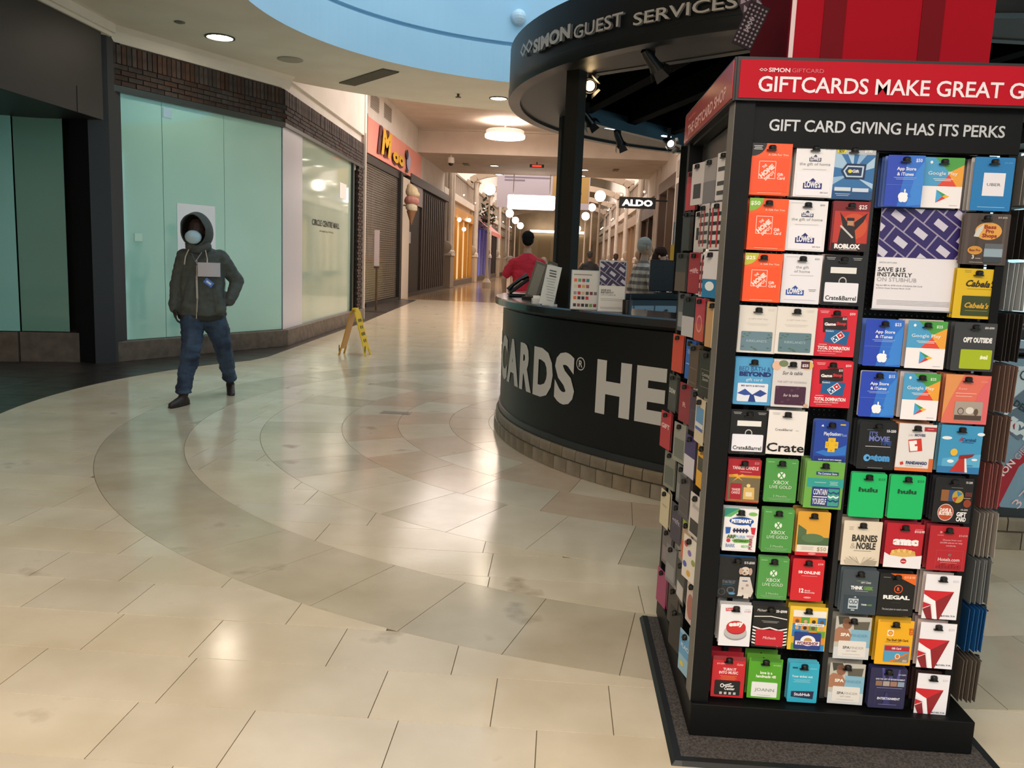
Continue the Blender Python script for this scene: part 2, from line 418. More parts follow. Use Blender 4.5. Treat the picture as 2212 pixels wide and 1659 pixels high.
V0, V1, V2, V3, V4 = Vector((-9.5, 8.83, 0)), Vector((-5.84, 9.82, 0)), Vector((-5.50, 9.98, 0)), Vector((-4.22, 12.60, 0)), Vector((-4.42, 18.45, 0))
def along(A, B): d = (B-A).normalized(); n = Vector((d.y, -d.x, 0)); return d, n   # n points to the room
def wbox(mb, A, B, s0, s1, z0, z1, t0, t1, m=None):
    """box on the wall line A->B, from s0 to s1 metres, proud by t0..t1"""
    d, n = along(A, B); p = A+d*s0; q = A+d*s1
    mb.prism([(p+n*t0)[:2], (q+n*t0)[:2], (q+n*t1)[:2], (p+n*t1)[:2]], z0, z1, m); return mb
wl = MB()
for A, B in ((V2, V3), (V3, V4)):
    L = (B-A).length; wbox(wl, A, B, 0, L, 3.20, 3.99 if A is V2 else 6.05, -0.30, -0.06, plaster_w)
    wbox(wl, A, B, 0, L, 0.0, 3.3, -0.45, -0.30, dark)
wbox(wl, V3, V4, 0, (V4-V3).length, 4.0, 6.05, -0.06, -0.0, plaster_w)
wbox(wl, V0, V1, 0, (V1-V0).length, 0, 4.0, -0.6, -0.5, dark)
wl.bb((-12.1, -9, 0), (-12, 10, 4), plaster); wl.bb((-12, 9, 0), (-9.4, 9.1, 4), plaster)
wall_left = struct(wl.build('wall_left', plaster_w))
# white edge above the brick, curved up to the ceiling
cz = MB()
for A, B in ((V2, V3),):
    d, n = along(A, B); L = (B-A).length
    for k, (t, z) in enumerate([(0.0, 3.83), (0.02, 3.86), (0.04, 3.95), (0.12, 4.0)][:-1]):
        t2, z2 = [(0.02, 3.86), (0.04, 3.95), (0.12, 4.0)][k]
        p, q = A, B+d*0.1
        cz.poly([p+n*t+Vector((0, 0, z)), q+n*t+Vector((0, 0, z)), q+n*t2+Vector((0, 0, z2)), p+n*t2+Vector((0, 0, z2))])
struct(cz.build('trim_3', plaster))
# bricks: running courses and a soldier course, each brick a piece
def brick_wall(A, B, ztop_l, ztop_r, cap):
    d, n = along(A, B); L = (B-A).length; cnt = 0
    back = MB(); wbox(back, A, B, 0, L, 3.34, 3.82, -0.06, -0.012, mortar); w = struct(back.build('wall_left', mortar))
    ang = math.atan2(d.y, d.x); zb = 3.345
    rb = MB().box((0, 0, 0), (0.192, 0.05, 0.05)).build('brick', brick_m, w); sb = MB().box((0, 0, 0), (0.060, 0.05, 0.215)).build('brick', brick_m, w)
    first = [True, True]
    def put(src, s, z, dz, fi):
        p = A+d*s+n*(-0.017+random.uniform(-0.004, 0.004))
        if first[fi]: o = src; first[fi] = False
        else: o = src.copy(); COL.objects.link(o)
        o.location = (p.x, p.y, z+dz/2); o.rotation_euler = (0, 0, ang)
    for c in range(4):
        s = 0.1*(c % 2)+0.1
        while s < L-0.06: put(rb, s, zb+c*0.062, 0.05, 0); s += 0.204; cnt += 1
    s = 0.035
    while s < L-0.03: put(sb, s, zb+4*0.062, 0.215, 1); s += 0.0715
    return w
brick_wall(V2, V3, 0, 0, 0); bw = brick_wall(V3, V4, 0, 0, 0)
# brick pier at the far end, joined
bp = MB(); d, n = along(V3, V4); L = (V4-V3).length; cz = 0.0
for c in range(54):
    z = 0.02+c*0.062
    for s in ([L-0.50, L-0.29, L-0.09] if c % 2 else [L-0.42, L-0.19]):
        p = V3+d*s+n*-0.02; bp.box((p.x, p.y, z+0.025), (0.19 if c % 2 == 0 or s < L-0.1 else 0.10, 0.05, 0.05), brick_m, rz=math.atan2(d.y, d.x))
wbox(bp, V3, V4, L-0.55, L, 0, 3.35, -0.3, -0.03, mortar)
for c in range(54):
    z = 0.02+c*0.062; p = V4+n*-0.12; bp.box((p.x, p.y, z+0.025), (0.03, 0.19, 0.05), brick_m, rz=math.atan2(d.y, d.x))
tag(bp.build('brick', brick_m, bw), kind='stuff')
tr = MB(); wbox(tr, V3, V4, L, L+0.09, 0, 4.05, -0.3, 0.03); struct(tr.build('trim_4', mat('#b5a399', 0.5)))
# lintels
ln = MB(); wbox(ln, V2, V3, 0, (V3-V2).length, 3.265, 3.34, -0.1, 0.01); wbox(ln, V3, V4, 0, L, 3.285, 3.34, -0.1, 0.012); ln.build('lintel', lint, wall_left)
# plinths
pl = MB(); wbox(pl, V2, V3, 0.02, (V3-V2).length+0.03, 0, 0.255, -0.3, 0.05); wbox(pl, V3, V4, -0.03, L, 0, 0.255, -0.3, 0.05)
struct(pl.build('baseboard_left', stone, bevel=0.01))
d01, n01 = along(V0, V1); L01 = (V1-V0).length
pl2 = MB(); wbox(pl2, V0, V1, 0, L01-0.68, 0, 0.36, -0.35, 0.02); wbox(pl2, V0, V1, L01-0.67, L01, 0, 0.36, -0.45, -0.02)
struct(pl2.build('baseboard_left', stone))
# glass panels
def panel(A, B, s0, s1, z0, z1, t, m, par, nm='glass_panel', th=0.012):
    mb = MB(); wbox(mb, A, B, s0+0.004, s1-0.004, z0, z1, t-th, t); return mb.build(nm, m, par)
L23 = (V3-V2).length
sf = struct(thing('window_1', None, None, V2))
bpy.context.view_layer.update()
def pan_local(A, B, s0, s1, z0, z1, t, m, root, nm='glass_panel', th=0.012):
    o = panel(A, B, s0, s1, z0, z1, t, m, None, nm, th); o.parent = root; o.location = -Vector(root.location); return o
def s_at(u, A, B):      # where the sight line at pixel u (mid height) meets the wall line
    best = None
    for k in range(2001):
        s = (B-A).length*k/2000*1.05; p = A+(B-A).normalized()*s; q = ROT.transposed() @ (Vector((p.x, p.y, 1.7))-CAM); uu = CX+FPX*q.x/-q.z
        if best is None or abs(uu-u) < best[0]: best = (abs(uu-u), s)
    return best[1]
cuts = [0.03, s_at(360, V2, V3), s_at(491, V2, V3), L23-0.01]
for i in range(3): pan_local(V2, V3, cuts[i], cuts[i+1], 0.26, 3.265, -0.05, frost, sf)
sA = s_at(388, V2, V3); sB = s_at(470, V2, V3)
po = MB(); wbox(po, V2, V3, sA, sB, 1.28, 2.02, -0.048, -0.044); o = po.build('notice_sheet', mat('#e9ecf2', 0.4)); tag(o, 'plain white notice sheet on green glass behind the hooded walker', 'notice')
po = MB(); wbox(po, V2, V3, s_at(362, V2, V3), s_at(381, V2, V3), 3.08, 3.2, -0.048, -0.044); tag(po.build('sticker', mat('#a9cde4', 0.4)), 'small pale blue square sticker at the top of the green glass', 'sticker')
po = MB(); wbox(po, V2, V3, s_at(295, V2, V3), s_at(312, V2, V3), 1.50, 1.60, -0.048, -0.044); tag(po.build('sticker', mat('#c4e4d6', 0.4)), 'small pale green square sticker low on green glass left of walker', 'sticker')
sf2 = struct(thing('window_5', None, None, V3))
c1 = s_at(657, V3, V4); c2 = s_at(762, V3, V4)
pan_local(V3, V4, 0.01, c1, 0.255, 3.285, -0.03, mat('#d9d6e0', 0.25), sf2, 'white_panel')
pan_local(V3, V4, c1, c2, 0.255, 3.285, -0.05, frost2, sf2)
o = MB(); wbox(o, V3, V4, c2, c2+0.10, 0.255, 3.285, -0.06, 0.0); o = o.build('frame', mat('#1d2a26', 0.4), sf2); o.location = -Vector(sf2.location)
d, n = along(V3, V4); t = MB(); cm = (s_at(680, V3, V4)+s_at(738, V3, V4))/2; cw = s_at(738, V3, V4)-s_at(680, V3, V4)
Q = V3+d*cm+n*-0.045
put_text(t, 'CIRCLE CENTRE MALL', mat('#26302c', 0.5), lambda x, y: Q+d*x+Vector((0, 0, 1.92+y)), 0.10, cw, bold=0.02)
put_text(t, 'shopping dining', mat('#26302c', 0.5), lambda x, y: Q+d*x+Vector((0, 0, 1.82+y)), 0.03, cw*0.5)
t.build('wall_lettering', None); tag(bpy.data.objects['wall_lettering'], 'small dark lettering on the pale frosted glass near brick pier', 'lettering')
po = MB(); wbox(po, V3, V4, s_at(738, V3, V4), s_at(752, V3, V4), 2.52, 2.82, -0.048, -0.044); tag(po.build('notice_sheet', mat('#f2f2f2', 0.4)), 'small white sheet high on the pale glass beside brick pier', 'notice')
# dark pier and the recessed dark shop to its left
pr = MB(); pa_, pb_, pc_ = atZ(168, 782), atZ(207, 786), atZ(251, 784)
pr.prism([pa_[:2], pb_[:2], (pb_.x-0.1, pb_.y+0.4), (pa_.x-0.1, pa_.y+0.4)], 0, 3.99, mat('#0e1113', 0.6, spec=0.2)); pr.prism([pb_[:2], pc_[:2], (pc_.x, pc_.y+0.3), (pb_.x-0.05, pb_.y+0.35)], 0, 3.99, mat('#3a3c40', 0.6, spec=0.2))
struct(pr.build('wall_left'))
sf3 = struct(thing('window_6', None, None, V0))
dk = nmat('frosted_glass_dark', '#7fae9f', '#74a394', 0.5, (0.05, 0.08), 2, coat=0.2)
s38 = L01-0.66
pan_local(V0, V1, 0.0, s38, 0.37, 2.98, -0.02, nmat('frosted_glass_cyan', '#9fe0d8', '#93d4cc', 0.5, (0.05, 0.08), 2, coat=0.3), sf3)
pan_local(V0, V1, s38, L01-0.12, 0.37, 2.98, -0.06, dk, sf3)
FZ = 2.88
ct = MB(); ct.bb((-9.6, 4.5, 3.86), (-5.40, 9.98, 4.0)); ct.bb((-9.6, 4.5, 3.90), (-5.36, 9.98, 4.0)); struct(ct.build('trim_6', plaster))
fa = MB(); fa.bb((-9.6, 4.5, FZ), (-5.43, 9.78, 3.86)); fa.bb((-5.44, 9.25, FZ-0.0), (-5.425, 9.265, FZ+0.28), dark); o = fa.build('fascia', nmat('black_fascia', '#141414', '#0f1010', 2, (0.7, 0.8), 2, spec=0.1), sf3); o.location = -Vector(sf3.location)
# ================================================================== ceilings
OC, OR, FR = (0.47, 8.98), 3.84, 6.15
NA = 144
def outer(t):
    c, s = math.cos(t), math.sin(t)
    if math.radians(35) < t < math.radians(141.5): return (OC[0]+FR*c, OC[1]+FR*s)
    k = 1e9
    for w, e in ((-12-OC[0], c), (9.2-OC[0], c), (-9-OC[1], s), (12.9-OC[1], s)):
        if abs(e) > 1e-9 and w/e > 0: k = min(k, w/e)
    return (OC[0]+k*c, OC[1]+k*s)
cl = MB(); ang = [2*PI*i/NA for i in range(NA)]
for i in range(NA):
    a, b = ang[i], ang[i]+2*PI/NA
    p = [(OC[0]+OR*math.cos(a), OC[1]+OR*math.sin(a)), (OC[0]+OR*math.cos(b), OC[1]+OR*math.sin(b)), outer(b % (2*PI)), outer(a)]
    for z in (4.0, 4.25): cl.poly([(q[0], q[1], z) for q in p])
for i in range(NA):
    a, b = ang[i], ang[i]+2*PI/NA
    if 35 < math.degrees(a) < 141:
        p, q = outer(a), outer(b); cl.poly([(p[0], p[1], 4), (q[0], q[1], 4), (q[0], q[1], 6.1), (p[0], p[1], 6.1)])
ceiling = struct(cl.build('ceiling', plaster, smooth=False))
drum_m = nmat('drum_plaster_sky_tint', '#bdd8e9', '#b7d3e5', 1.0, (0.6, 0.7), 2)  # blue daylight on the drum is put into the plaster colour
dm = MB()
def cylwall(mb, r, z0, z1, a0=0, a1=360, m=None):
    n = int((a1-a0)/2.5)
    for i in range(n):
        a = math.radians(a0+(a1-a0)*i/n); b = math.radians(a0+(a1-a0)*(i+1)/n)
        mb.poly([(OC[0]+r*math.cos(a), OC[1]+r*math.sin(a), z0), (OC[0]+r*math.cos(b), OC[1]+r*math.sin(b), z0), (OC[0]+r*math.cos(b), OC[1]+r*math.sin(b), z1), (OC[0]+r*math.cos(a), OC[1]+r*math.sin(a), z1)], m)
def annulus(mb, r0, r1, z, m=None, a0=0, a1=360):
    n = int((a1-a0)/2.5)
    for i in range(n):
        a = math.radians(a0+(a1-a0)*i/n); b = math.radians(a0+(a1-a0)*(i+1)/n)
        mb.poly([(OC[0]+r0*math.cos(a), OC[1]+r0*math.sin(a), z), (OC[0]+r1*math.cos(a), OC[1]+r1*math.sin(a), z), (OC[0]+r1*math.cos(b), OC[1]+r1*math.sin(b), z), (OC[0]+r0*math.cos(b), OC[1]+r0*math.sin(b), z)], m)
cylwall(dm, OR, 4.0, 4.50); annulus(dm, OR, OR+0.10, 4.50); cylwall(dm, OR+0.10, 4.50, 4.56, m=mat('#51646e', 0.7)); annulus(dm, OR+0.02, OR+0.10, 4.56)
cylwall(dm, OR+0.02, 4.56, 9.0, 18, 322); cylwall(dm, OR+0.02, 7.6, 9.0, -38, 18)
dm.mats = [drum_m, mat('#51646e', 0.7)] if False else dm.mats
for i, q in enumerate(dm.mats): pass
o = dm.build('wall_back', drum_m); o.name = 'wall_drum'; struct(o)
if len(o.data.materials) < 2:
    o.data.materials.clear(); o.data.materials.append(drum_m)
wn = thing('window_2', None, None); struct(wn)
wf = mat('#1b2226', 0.4); wg = glass('drum_glass', (0.85, 0.97, 1.0), 0.08)
for dg in (-36, -22, -8, 6, 16):
    a = math.radians(dg); r = OR+0.04; f = MB(); f.box((0, 0, 0), (0.09, 0.07, 3.05), rz=a); f.build('mullion', wf, wn, loc=(OC[0]+r*math.cos(a), OC[1]+r*math.sin(a), 6.08))
for a0, a1 in ((-38, -22), (-22, -8), (-8, 6), (6, 18)):
    g = MB(); cylwall(g, OR+0.03, 4.58, 7.6, a0, a1); g.build('pane', wg, wn)
lg = MB(); cylwall(lg, OR+0.3, 5.0, 7.6, -30, -12, mat('#d9dde0', 0.6)); tag(lg.build('blind', mat('#d9dde0', 0.6), wn))
# skylight glazing bars on top of the drum
sk = thing('window_3', None, None); struct(sk)
for k in range(-3, 4):
    sk_ = MB(); L = math.sqrt((OR+0.1)**2-(k*1.05)**2); sk_.bb((OC[0]+k*1.05-0.04, OC[1]-L, 9.0), (OC[0]+k*1.05+0.04, OC[1]+L, 9.12)); sk_.build('glazing_bar', mat('#d8dde0', 0.5), sk)
g = MB(); g.lathe((OC[0], OC[1], 9.05), [(0.001, 0), (OR+0.1, 0)], None, 48); g.build('pane', wg, sk)
# vestibule and gallery beyond
ve = MB()
ve.bb((-5.9, 14.0, 6.05), (4.2, 31.0, 6.3)); ve.bb((-5.9, 31.0, 5.2), (4.2, 31.25, 6.3)); ve.bb((-5.9, 31.1, 5.203), (4.2, 38.0, 5.45))
ve.bb((-4.9, 12.6, 6.05), (-3, 14.2, 6.3))
ceil2 = struct(ve.build('ceiling', nmat('plaster_warm', '#d9cdc3', '#d0c4b9', 1.5, (0.7, 0.8), 2)))
st = MB(); st.bb((-5.4, 30.9, 5.98), (3.6, 31.0, 6.05)); struct(st.build('trim_5', mat('#c9bdb2', 0.6)))
c3 = MB(); c3.bb((-6.2, 38.0, 5.45), (4.6, 38.2, 9.6)); c3.bb((-6.2, 38, 9.5), (4.6, 96, 9.7)); struct(c3.build('ceiling', plaster))
wl2 = MB(); wl2.bb((-5.9, 18.45, 0), (-4.40, 18.6, 6.05)); wl2.bb((-6.1, 18.5, 4.2), (-5.45, 38, 6.05)); wl2.bb((-6.6, 18.5, 0), (-6.4, 96, 9.6)); wl2.bb((-6.4, 40, 4.0), (-5.75, 96, 9.5))
struct(wl2.build('wall_left', plaster_w))
wr2 = MB(); wr2.bb((4.6, 12, 0), (4.8, 96, 9.6)); wr2.bb((3.62, 22.0, 4.3), (4.6, 31, 6.05)); wr2.bb((3.9, 38, 4.0), (4.6, 96, 9.5)); wr2.bb((3.62, 21.5, 0), (4.7, 22.0, 6.05)); wr2.bb((3.62, 31, 4.3), (4.6, 38, 5.3))
wr2.bb((4.6, 12.9, 4.0), (9.2, 13.1, 6.3)); wr2.bb((4.2, 12.9, 6.05), (9.2, 18.1, 6.3))
struct(wr2.build('wall_right', plaster_w))
eb = MB(); eb.bb((-6.4, 94, 0), (4.6, 94.3, 9.6)); struct(eb.build('wall_far', nmat('far_plaster', '#c0ac94', '#b09c84', 1, (0.7, 0.8), 2)))
# glass curtain wall on the right, daylight beyond
cw_ = thing('window_4', None, None); struct(cw_)
gp = glass('curtain_glass', (0.86, 0.97, 0.99), 0.07)
ys = [-8+2.0*i for i in range(14)]
for y in ys: MB().box((9.1, y, 2.0), (0.14, 0.07, 4.0)).build('mullion', wf, cw_)
for z in (0.05, 1.1, 2.9): MB().box((9.1, 5, z), (0.10, 26, 0.06)).build('transom', wf, cw_)
for k in range(4): MB().box((4.9+k*1.4, 18.0, 2.0), (0.07, 0.14, 4.0)).build('mullion', wf, cw_); MB().box((5.6+k*1.1, 18.0, 2.0), (1.0, 0.012, 3.9)).build('pane', gp, cw_)
for a in ys[:-1]: MB().box((9.1, a+1.0, 2.0), (0.012, 1.93, 3.9)).build('pane', gp, cw_)
bk = MB(); bk.bb((-12, -9.1, 0), (-3, -9, 4.0)); bk.bb((4, -9.1, 0), (9.2, -9, 4.0)); bk.bb((-3, -9.1, 2.8), (4, -9, 4.0)); struct(bk.build('wall_back', plaster))
# ================================================================== ceiling fittings
wh = mat('#e6e0d6', 0.5); em_w = mat('#fff3de', 0.5, emit=9.0); em_h = mat('#ffefd6', 0.5, emit=45.0); em_w2 = mat('#fff1dc', 0.5, emit=5.0)
def downlight(c, r, label, z, m=em_w, grp=None):
    t = thing('downlight', label, 'ceiling light', (c.x, c.y, z), group=grp)
    MB().lathe((0, 0, 0), [(r*1.16, 0.0), (r*1.16, -0.012), (r*1.0, -0.014), (r*0.98, 0.0)], None, 24).build('trim_ring', mat('#3b3835', 0.5), t)
    MB().lathe((0, 0, 0), [(0.001, -0.006), (r, -0.006), (r, -0.001)], None, 24).build('lens', m, t)
downlight(atZ(475, 80, 4.0), 0.155, 'large round recessed downlight lit at upper left above the brick header', 4.0, em_h)
downlight(atZ(1077, 212, 4.0), 0.13, 'round recessed downlight lit left of the black kiosk canopy', 4.0, em_h)
for u, v, l in ((1068, 358, 'nearer lit downlight left of the kiosk post in low corridor ceiling'), (1078, 377, 'farther lit downlight left of the kiosk post in low corridor ceiling'), (1262, 367, 'nearer lit downlight right of the kiosk post in low corridor ceiling'), (1256, 385, 'farther lit downlight right of the kiosk post in low corridor ceiling')):
    downlight(atZ(u, min(v, 380), 5.2), 0.17, l, 5.2)
c = atZ(627, 128, 4.0); sp = thing('ceiling_speaker', 'round flush speaker grille in the ceiling between downlight and long vent', 'speaker', (c.x, c.y, 4.0))
MB().lathe((0, 0, 0), [(0.17, 0), (0.17, -0.01), (0.15, -0.016), (0.001, -0.018)], None, 24).build('grille', mat('#a39c90', 0.8), sp)
c = atZ(388, 47, 4.0); sp = thing('ceiling_sensor', 'small dark grey disc sensor on the ceiling at far upper left', 'sensor', (c.x, c.y, 4.0))
MB().lathe((0, 0, 0), [(0.06, 0), (0.06, -0.01), (0.03, -0.02), (0.001, -0.022)], None, 16).build('housing', mat('#6d6a62', 0.7), sp)
for u, v, l in ((990, 203, 'small sprinkler head on the rotunda ceiling left of canopy'),):
    c = atZ(u, v, 4.0); sp = thing('sprinkler_head', l, 'sprinkler', (c.x, c.y, 4.0)); MB().lathe((0, 0, 0), [(0.02, 0), (0.02, -0.04), (0.045, -0.045), (0.045, -0.055), (0.001, -0.056)], None, 12).build('rose', mat('#55504a', 0.5), sp)
# linear air vent
P = [atZ(728, 180, 4.0), atZ(770, 182, 4.0), atZ(865, 152, 4.0), atZ(825, 150, 4.0)]
ctr = (P[0]+P[1]+P[2]+P[3])/4; dv = ((P[2]+P[3])/2-(P[0]+P[1])/2); Lv = dv.length; av = math.atan2(dv.y, dv.x)
vt = thing('linear_air_vent', 'long slotted grey air vent in the rotunda ceiling', 'vent', (ctr.x, ctr.y, 4.0), av)
MB().box((0, 0, -0.004), (Lv, 0.26, 0.008)).build('back_plate', mat('#55534a', 0.6), vt)
for k in range(9): MB().box((0, -0.12+k*0.03, -0.013), (Lv-0.02, 0.012, 0.012)).build('slat', mat('#7b776a', 0.5), vt)
for u, v, l in ((810, 222, 'left square wall vent above the pink shop sign'), (838, 244, 'right square wall vent above the pink shop sign')):
    p = atX(u, v, -5.44); g = thing('wall_vent', l, 'vent', (-5.45, p.y, p.z)); MB().box((0.01, 0, 0), (0.02, 1.0, 0.42)).build('frame', mat('#a49b92', 0.6), g)
    for k in range(6): MB().box((0.025, 0, -0.16+k*0.064), (0.012, 0.92, 0.03)).build('slat', mat('#8f867e', 0.6), g)
# drum pendant light
c = atZ(1092, 262, 6.05); pd = thing('drum_pendant_light', 'large glowing round drum light hanging under the vestibule ceiling', 'pendant light', (c.x, c.y, 5.50))
MB().lathe((0, 0, 0), [(0.66, 0.0), (0.68, 0.02), (0.68, 0.10), (0.66, 0.12)], None, 40).build('lower_ring', mat('#fff0e0', 0.5, emit=1.3), pd)
MB().lathe((0, 0, 0), [(0.64, 0.12), (0.64, 0.24), (0.60, 0.26)], None, 40).build('upper_ring', mat('#efe0d0', 0.5, emit=0.6), pd)
MB().lathe((0, 0, 0), [(0.001, -0.01), (0.64, -0.005), (0.66, 0.0)], None, 40).build('diffuser', mat('#fff0de', 0.5, emit=14), pd)
MB().tube([(0, 0, 0.2), (0, 0, 0.55)], 0.02).build('stem', wh, pd)
l = bpy.data.lights.new('pendant_glow', 'AREA'); l.shape = 'DISK'; l.size = 1.1; l.energy = 55; l.color = (1, 0.85, 0.72); lo = bpy.data.objects.new('pendant_glow', l); COL.objects.link(lo); lo.parent = pd; lo.location = (0, 0, 0.30); lo.rotation_euler = (PI, 0, 0)
# hanging camera dome
c = atZ(976, 283, 6.05); hc = thing('hanging_security_camera', 'white security camera on a long ceiling pole in the vestibule', 'camera', (c.x, c.y, 6.05))
zc = -0.95
MB().lathe((0, 0, 0), [(0.14, 0), (0.14, -0.04), (0.04, -0.06)], None, 16).build('ceiling_rose', wh, hc); MB().tube([(0, 0, 0), (0, 0, zc)], 0.035).build('pole', wh, hc)
MB().lathe((0, 0, zc), [(0.03, 0.05), (0.12, 0.0), (0.13, -0.16), (0.11, -0.2)], None, 16).build('housing', wh, hc); MB().sphere((0, 0, zc-0.2), 0.10, None, 14).build('dome', mat('#23201e', 0.15), hc)
# dome camera on the drum wall
d = ray(1119, 38); ox, oy = -OC[0], -OC[1]; A = d.x**2+d.y**2; B = 2*(ox*d.x+oy*d.y); Cc = ox*ox+oy*oy-(OR+0.02)**2; t = (-B+math.sqrt(B*B-4*A*Cc))/2/A; p = CAM+d*t
n = Vector((OC[0]-p.x, OC[1]-p.y, 0)).normalized()
dc = thing('dome_camera', 'white dome camera on the blue-lit rotunda wall above canopy', 'camera', p)
MB().sphere(n*0.06, 0.10, None, 16).build('dome', mat('#dfe8ee', 0.3), dc); b_ = MB(); b_.tube([(0, 0, 0), n*0.05], 0.11, n=20); b_.build('wall_plate', mat('#c8d3da', 0.5), dc)
# exit style red bar sign
c = atZ(1160, 353, 5.15); ex = thing('red_lit_sign', 'small dark ceiling sign with red lit strip in far corridor', 'sign', (c.x, c.y, 5.05)); MB().box((0, 0, 0), (0.55, 0.08, 0.12)).build('case', mat('#3c3432', 0.5), ex); MB().tube([(0, 0, 0.05), (0, 0, 0.15)], 0.02, n=8).build('stem', mat('#3c3432', 0.5), ex); MB().box((0, -0.045, 0), (0.36, 0.01, 0.07)).build('lit_strip', mat('#d8402c', 0.5, emit=1.2), ex)
for u, v, k, l in ((1007, 355, 5.2, 'small dark ceiling vent left in low corridor ceiling'), (1330, 367, 5.2, 'small dark ceiling vent right in low corridor ceiling')):
    c = atZ(u, v, k); g = thing('ceiling_vent', l, 'vent', (c.x, c.y, k)); MB().box((0, 0, -0.01), (0.22, 0.7, 0.02)).build('grille', mat('#6c625a', 0.6), g)
# ================================================================== the pink shop, shutter and neighbours (left wall)
XL = -5.40
def wallY(mb, y0, y1, z0, z1, x0, x1, m=None): mb.bb((x0, y0, z0), (x1, y1, z1), m); return mb
sg = thing('shop_sign_board', 'pink shop sign board with yellow lettering above the closed roller shutter', 'sign', (XL, 22.8, 4.18))
MB().bb((-0.06, 0, 0), (0.0, 8.7, 0.95)).build('board', nmat('pink_board', '#ee9a86', '#e38f86', 0.5, (0.4, 0.5), 2), sg)
MB().bb((-0.05, -0.05, -0.03), (0.02, 0.05, 0.99)).build('edge_trim', mat('#8c6a5c', 0.5), sg)
def onleft(y, z, off=0.0): return Vector((XL+off, y, z))
tx = MB(); yel = mat('#e8b31e', 0.4); mar = mat('#5d1f22', 0.5)
def lp(y0, z0, off): return lambda x, y: (off, y0+x, z0+y)
put_text(tx, 'M', mar, lp(2.0, 0.18, 0.03), 0.72, 1.6, shear=0.25, bold=0.06); put_text(tx, 'M', yel, lp(2.35, 0.2, 0.06), 0.66, 1.5, shear=0.2, bold=0.05)
put_text(tx, 'oo', mar, lp(4.2, 0.12, 0.03), 0.42, 1.9, bold=0.08); put_text(tx, 'oo', yel, lp(4.2, 0.17, 0.06), 0.40, 1.9, bold=0.06)
tx.build('lettering', None, sg)
b = MB(); b.sphere((0.05, 5.9, 0.42), 0.3, mat('#9fa6c8', 0.5), 14, (0.15, 1, 1)); b.sphere((0.06, 5.6, 0.62), 0.18, mat('#2a2a38', 0.5), 12, (0.15, 1, 0.9)); b.sphere((0.05, 5.7, 0.1), 0.12, mat('#1d1a20', 0.5), 12, (0.15, 1.6, 0.6)); b.build('emblem', None, sg)
shop = thing('closed_snack_shop', 'closed snack shop with see-through roller shutter under pink sign board', 'shop', (XL, 22.8, 0))
wallY(MB(), 0, 4.6, 0.1, 1.25, -0.55, -0.5).build('counter_front', mat('#a9aa5c', 0.6), shop); wallY(MB(), 0, 4.6, 1.25, 1.36, -0.6, -0.42).build('counter_top', mat('#b9855e', 0.5), shop)
wallY(MB(), 0, 4.7, 0.0, 0.1, -0.6, 0.05).build('kick_base', mat('#191614', 0.5), shop)
bkk = MB(); wallY(bkk, 0, 4.7, 0, 4.2, -0.95, -0.9, mat('#8f867c', 0.8)); wallY(bkk, 0.2, 2.4, 1.5, 3.4, -0.9, -0.88, mat('#5f5a55', 0.8)); bkk.build('back_wall', None, shop)
for i, (y, z, w, h, cc) in enumerate(((0.8, 1.5, 0.5, 0.9, '#c8c4c0'), (1.7, 1.4, 0.7, 0.5, '#9c968f'), (2.6, 1.4, 0.5, 0.6, '#b8b2aa'))):
    MB().bb((-0.7, y, z-0.04), (-0.5, y+w, z+h)).build('counter_equipment', mat(cc, 0.5), shop, bevel=0.03)
gr = MB(); sm = mat('#8d8378', 0.4, 0.5)
for k in range(62): gr.bb((-0.06, 0.02, 0.12+k*0.066), (-0.045, 4.62, 0.12+k*0.066+0.016), sm)
for k in range(47): gr.bb((-0.062, 0.02+k*0.098, 0.12), (-0.05, 0.032+k*0.098, 4.18), sm)
o = gr.build('shutter_grille', sm, shop); tag(o, kind='stuff')
MB().bb((-0.1, 4.62, 0), (0.06, 4.95, 4.14)).build('side_frame', mat('#14110f', 0.5), shop); MB().bb((-0.15, 0, 3.92), (0.0, 4.7, 4.14)).build('shutter_box', mat('#2c2723', 0.5), shop)
pw = MB(); pw.bb((-5.5, 27.8, 0), (XL, 29.35, 4.05)); struct(pw.build('wall_left', mat('#d8cdbf', 0.6)))
# stanchion sign with base
c = atZ(812, 673); ss = thing('stanchion_sign', 'slim dark post with tall white notice standing before roller shutter', 'sign stand', (c.x, c.y, 0))
MB().lathe((0, 0, 0), [(0.30, 0), (0.30, 0.012), (0.27, 0.02), (0.03, 0.025)], None, 24).build('base', mat('#2c221d', 0.4), ss); MB().tube([(0, 0, 0.02), (0, 0, 1.15)], 0.028).build('pole', mat('#54402c', 0.35, 0.4), ss)
MB().box((0, 0, 1.13), (0.13, 0.06, 0.05)).build('clamp', mat('#3f3022', 0.4), ss); MB().box((0, -0.01, 1.62), (0.13, 0.015, 0.9)).build('notice', mat('#bcaeb0', 0.4), ss)
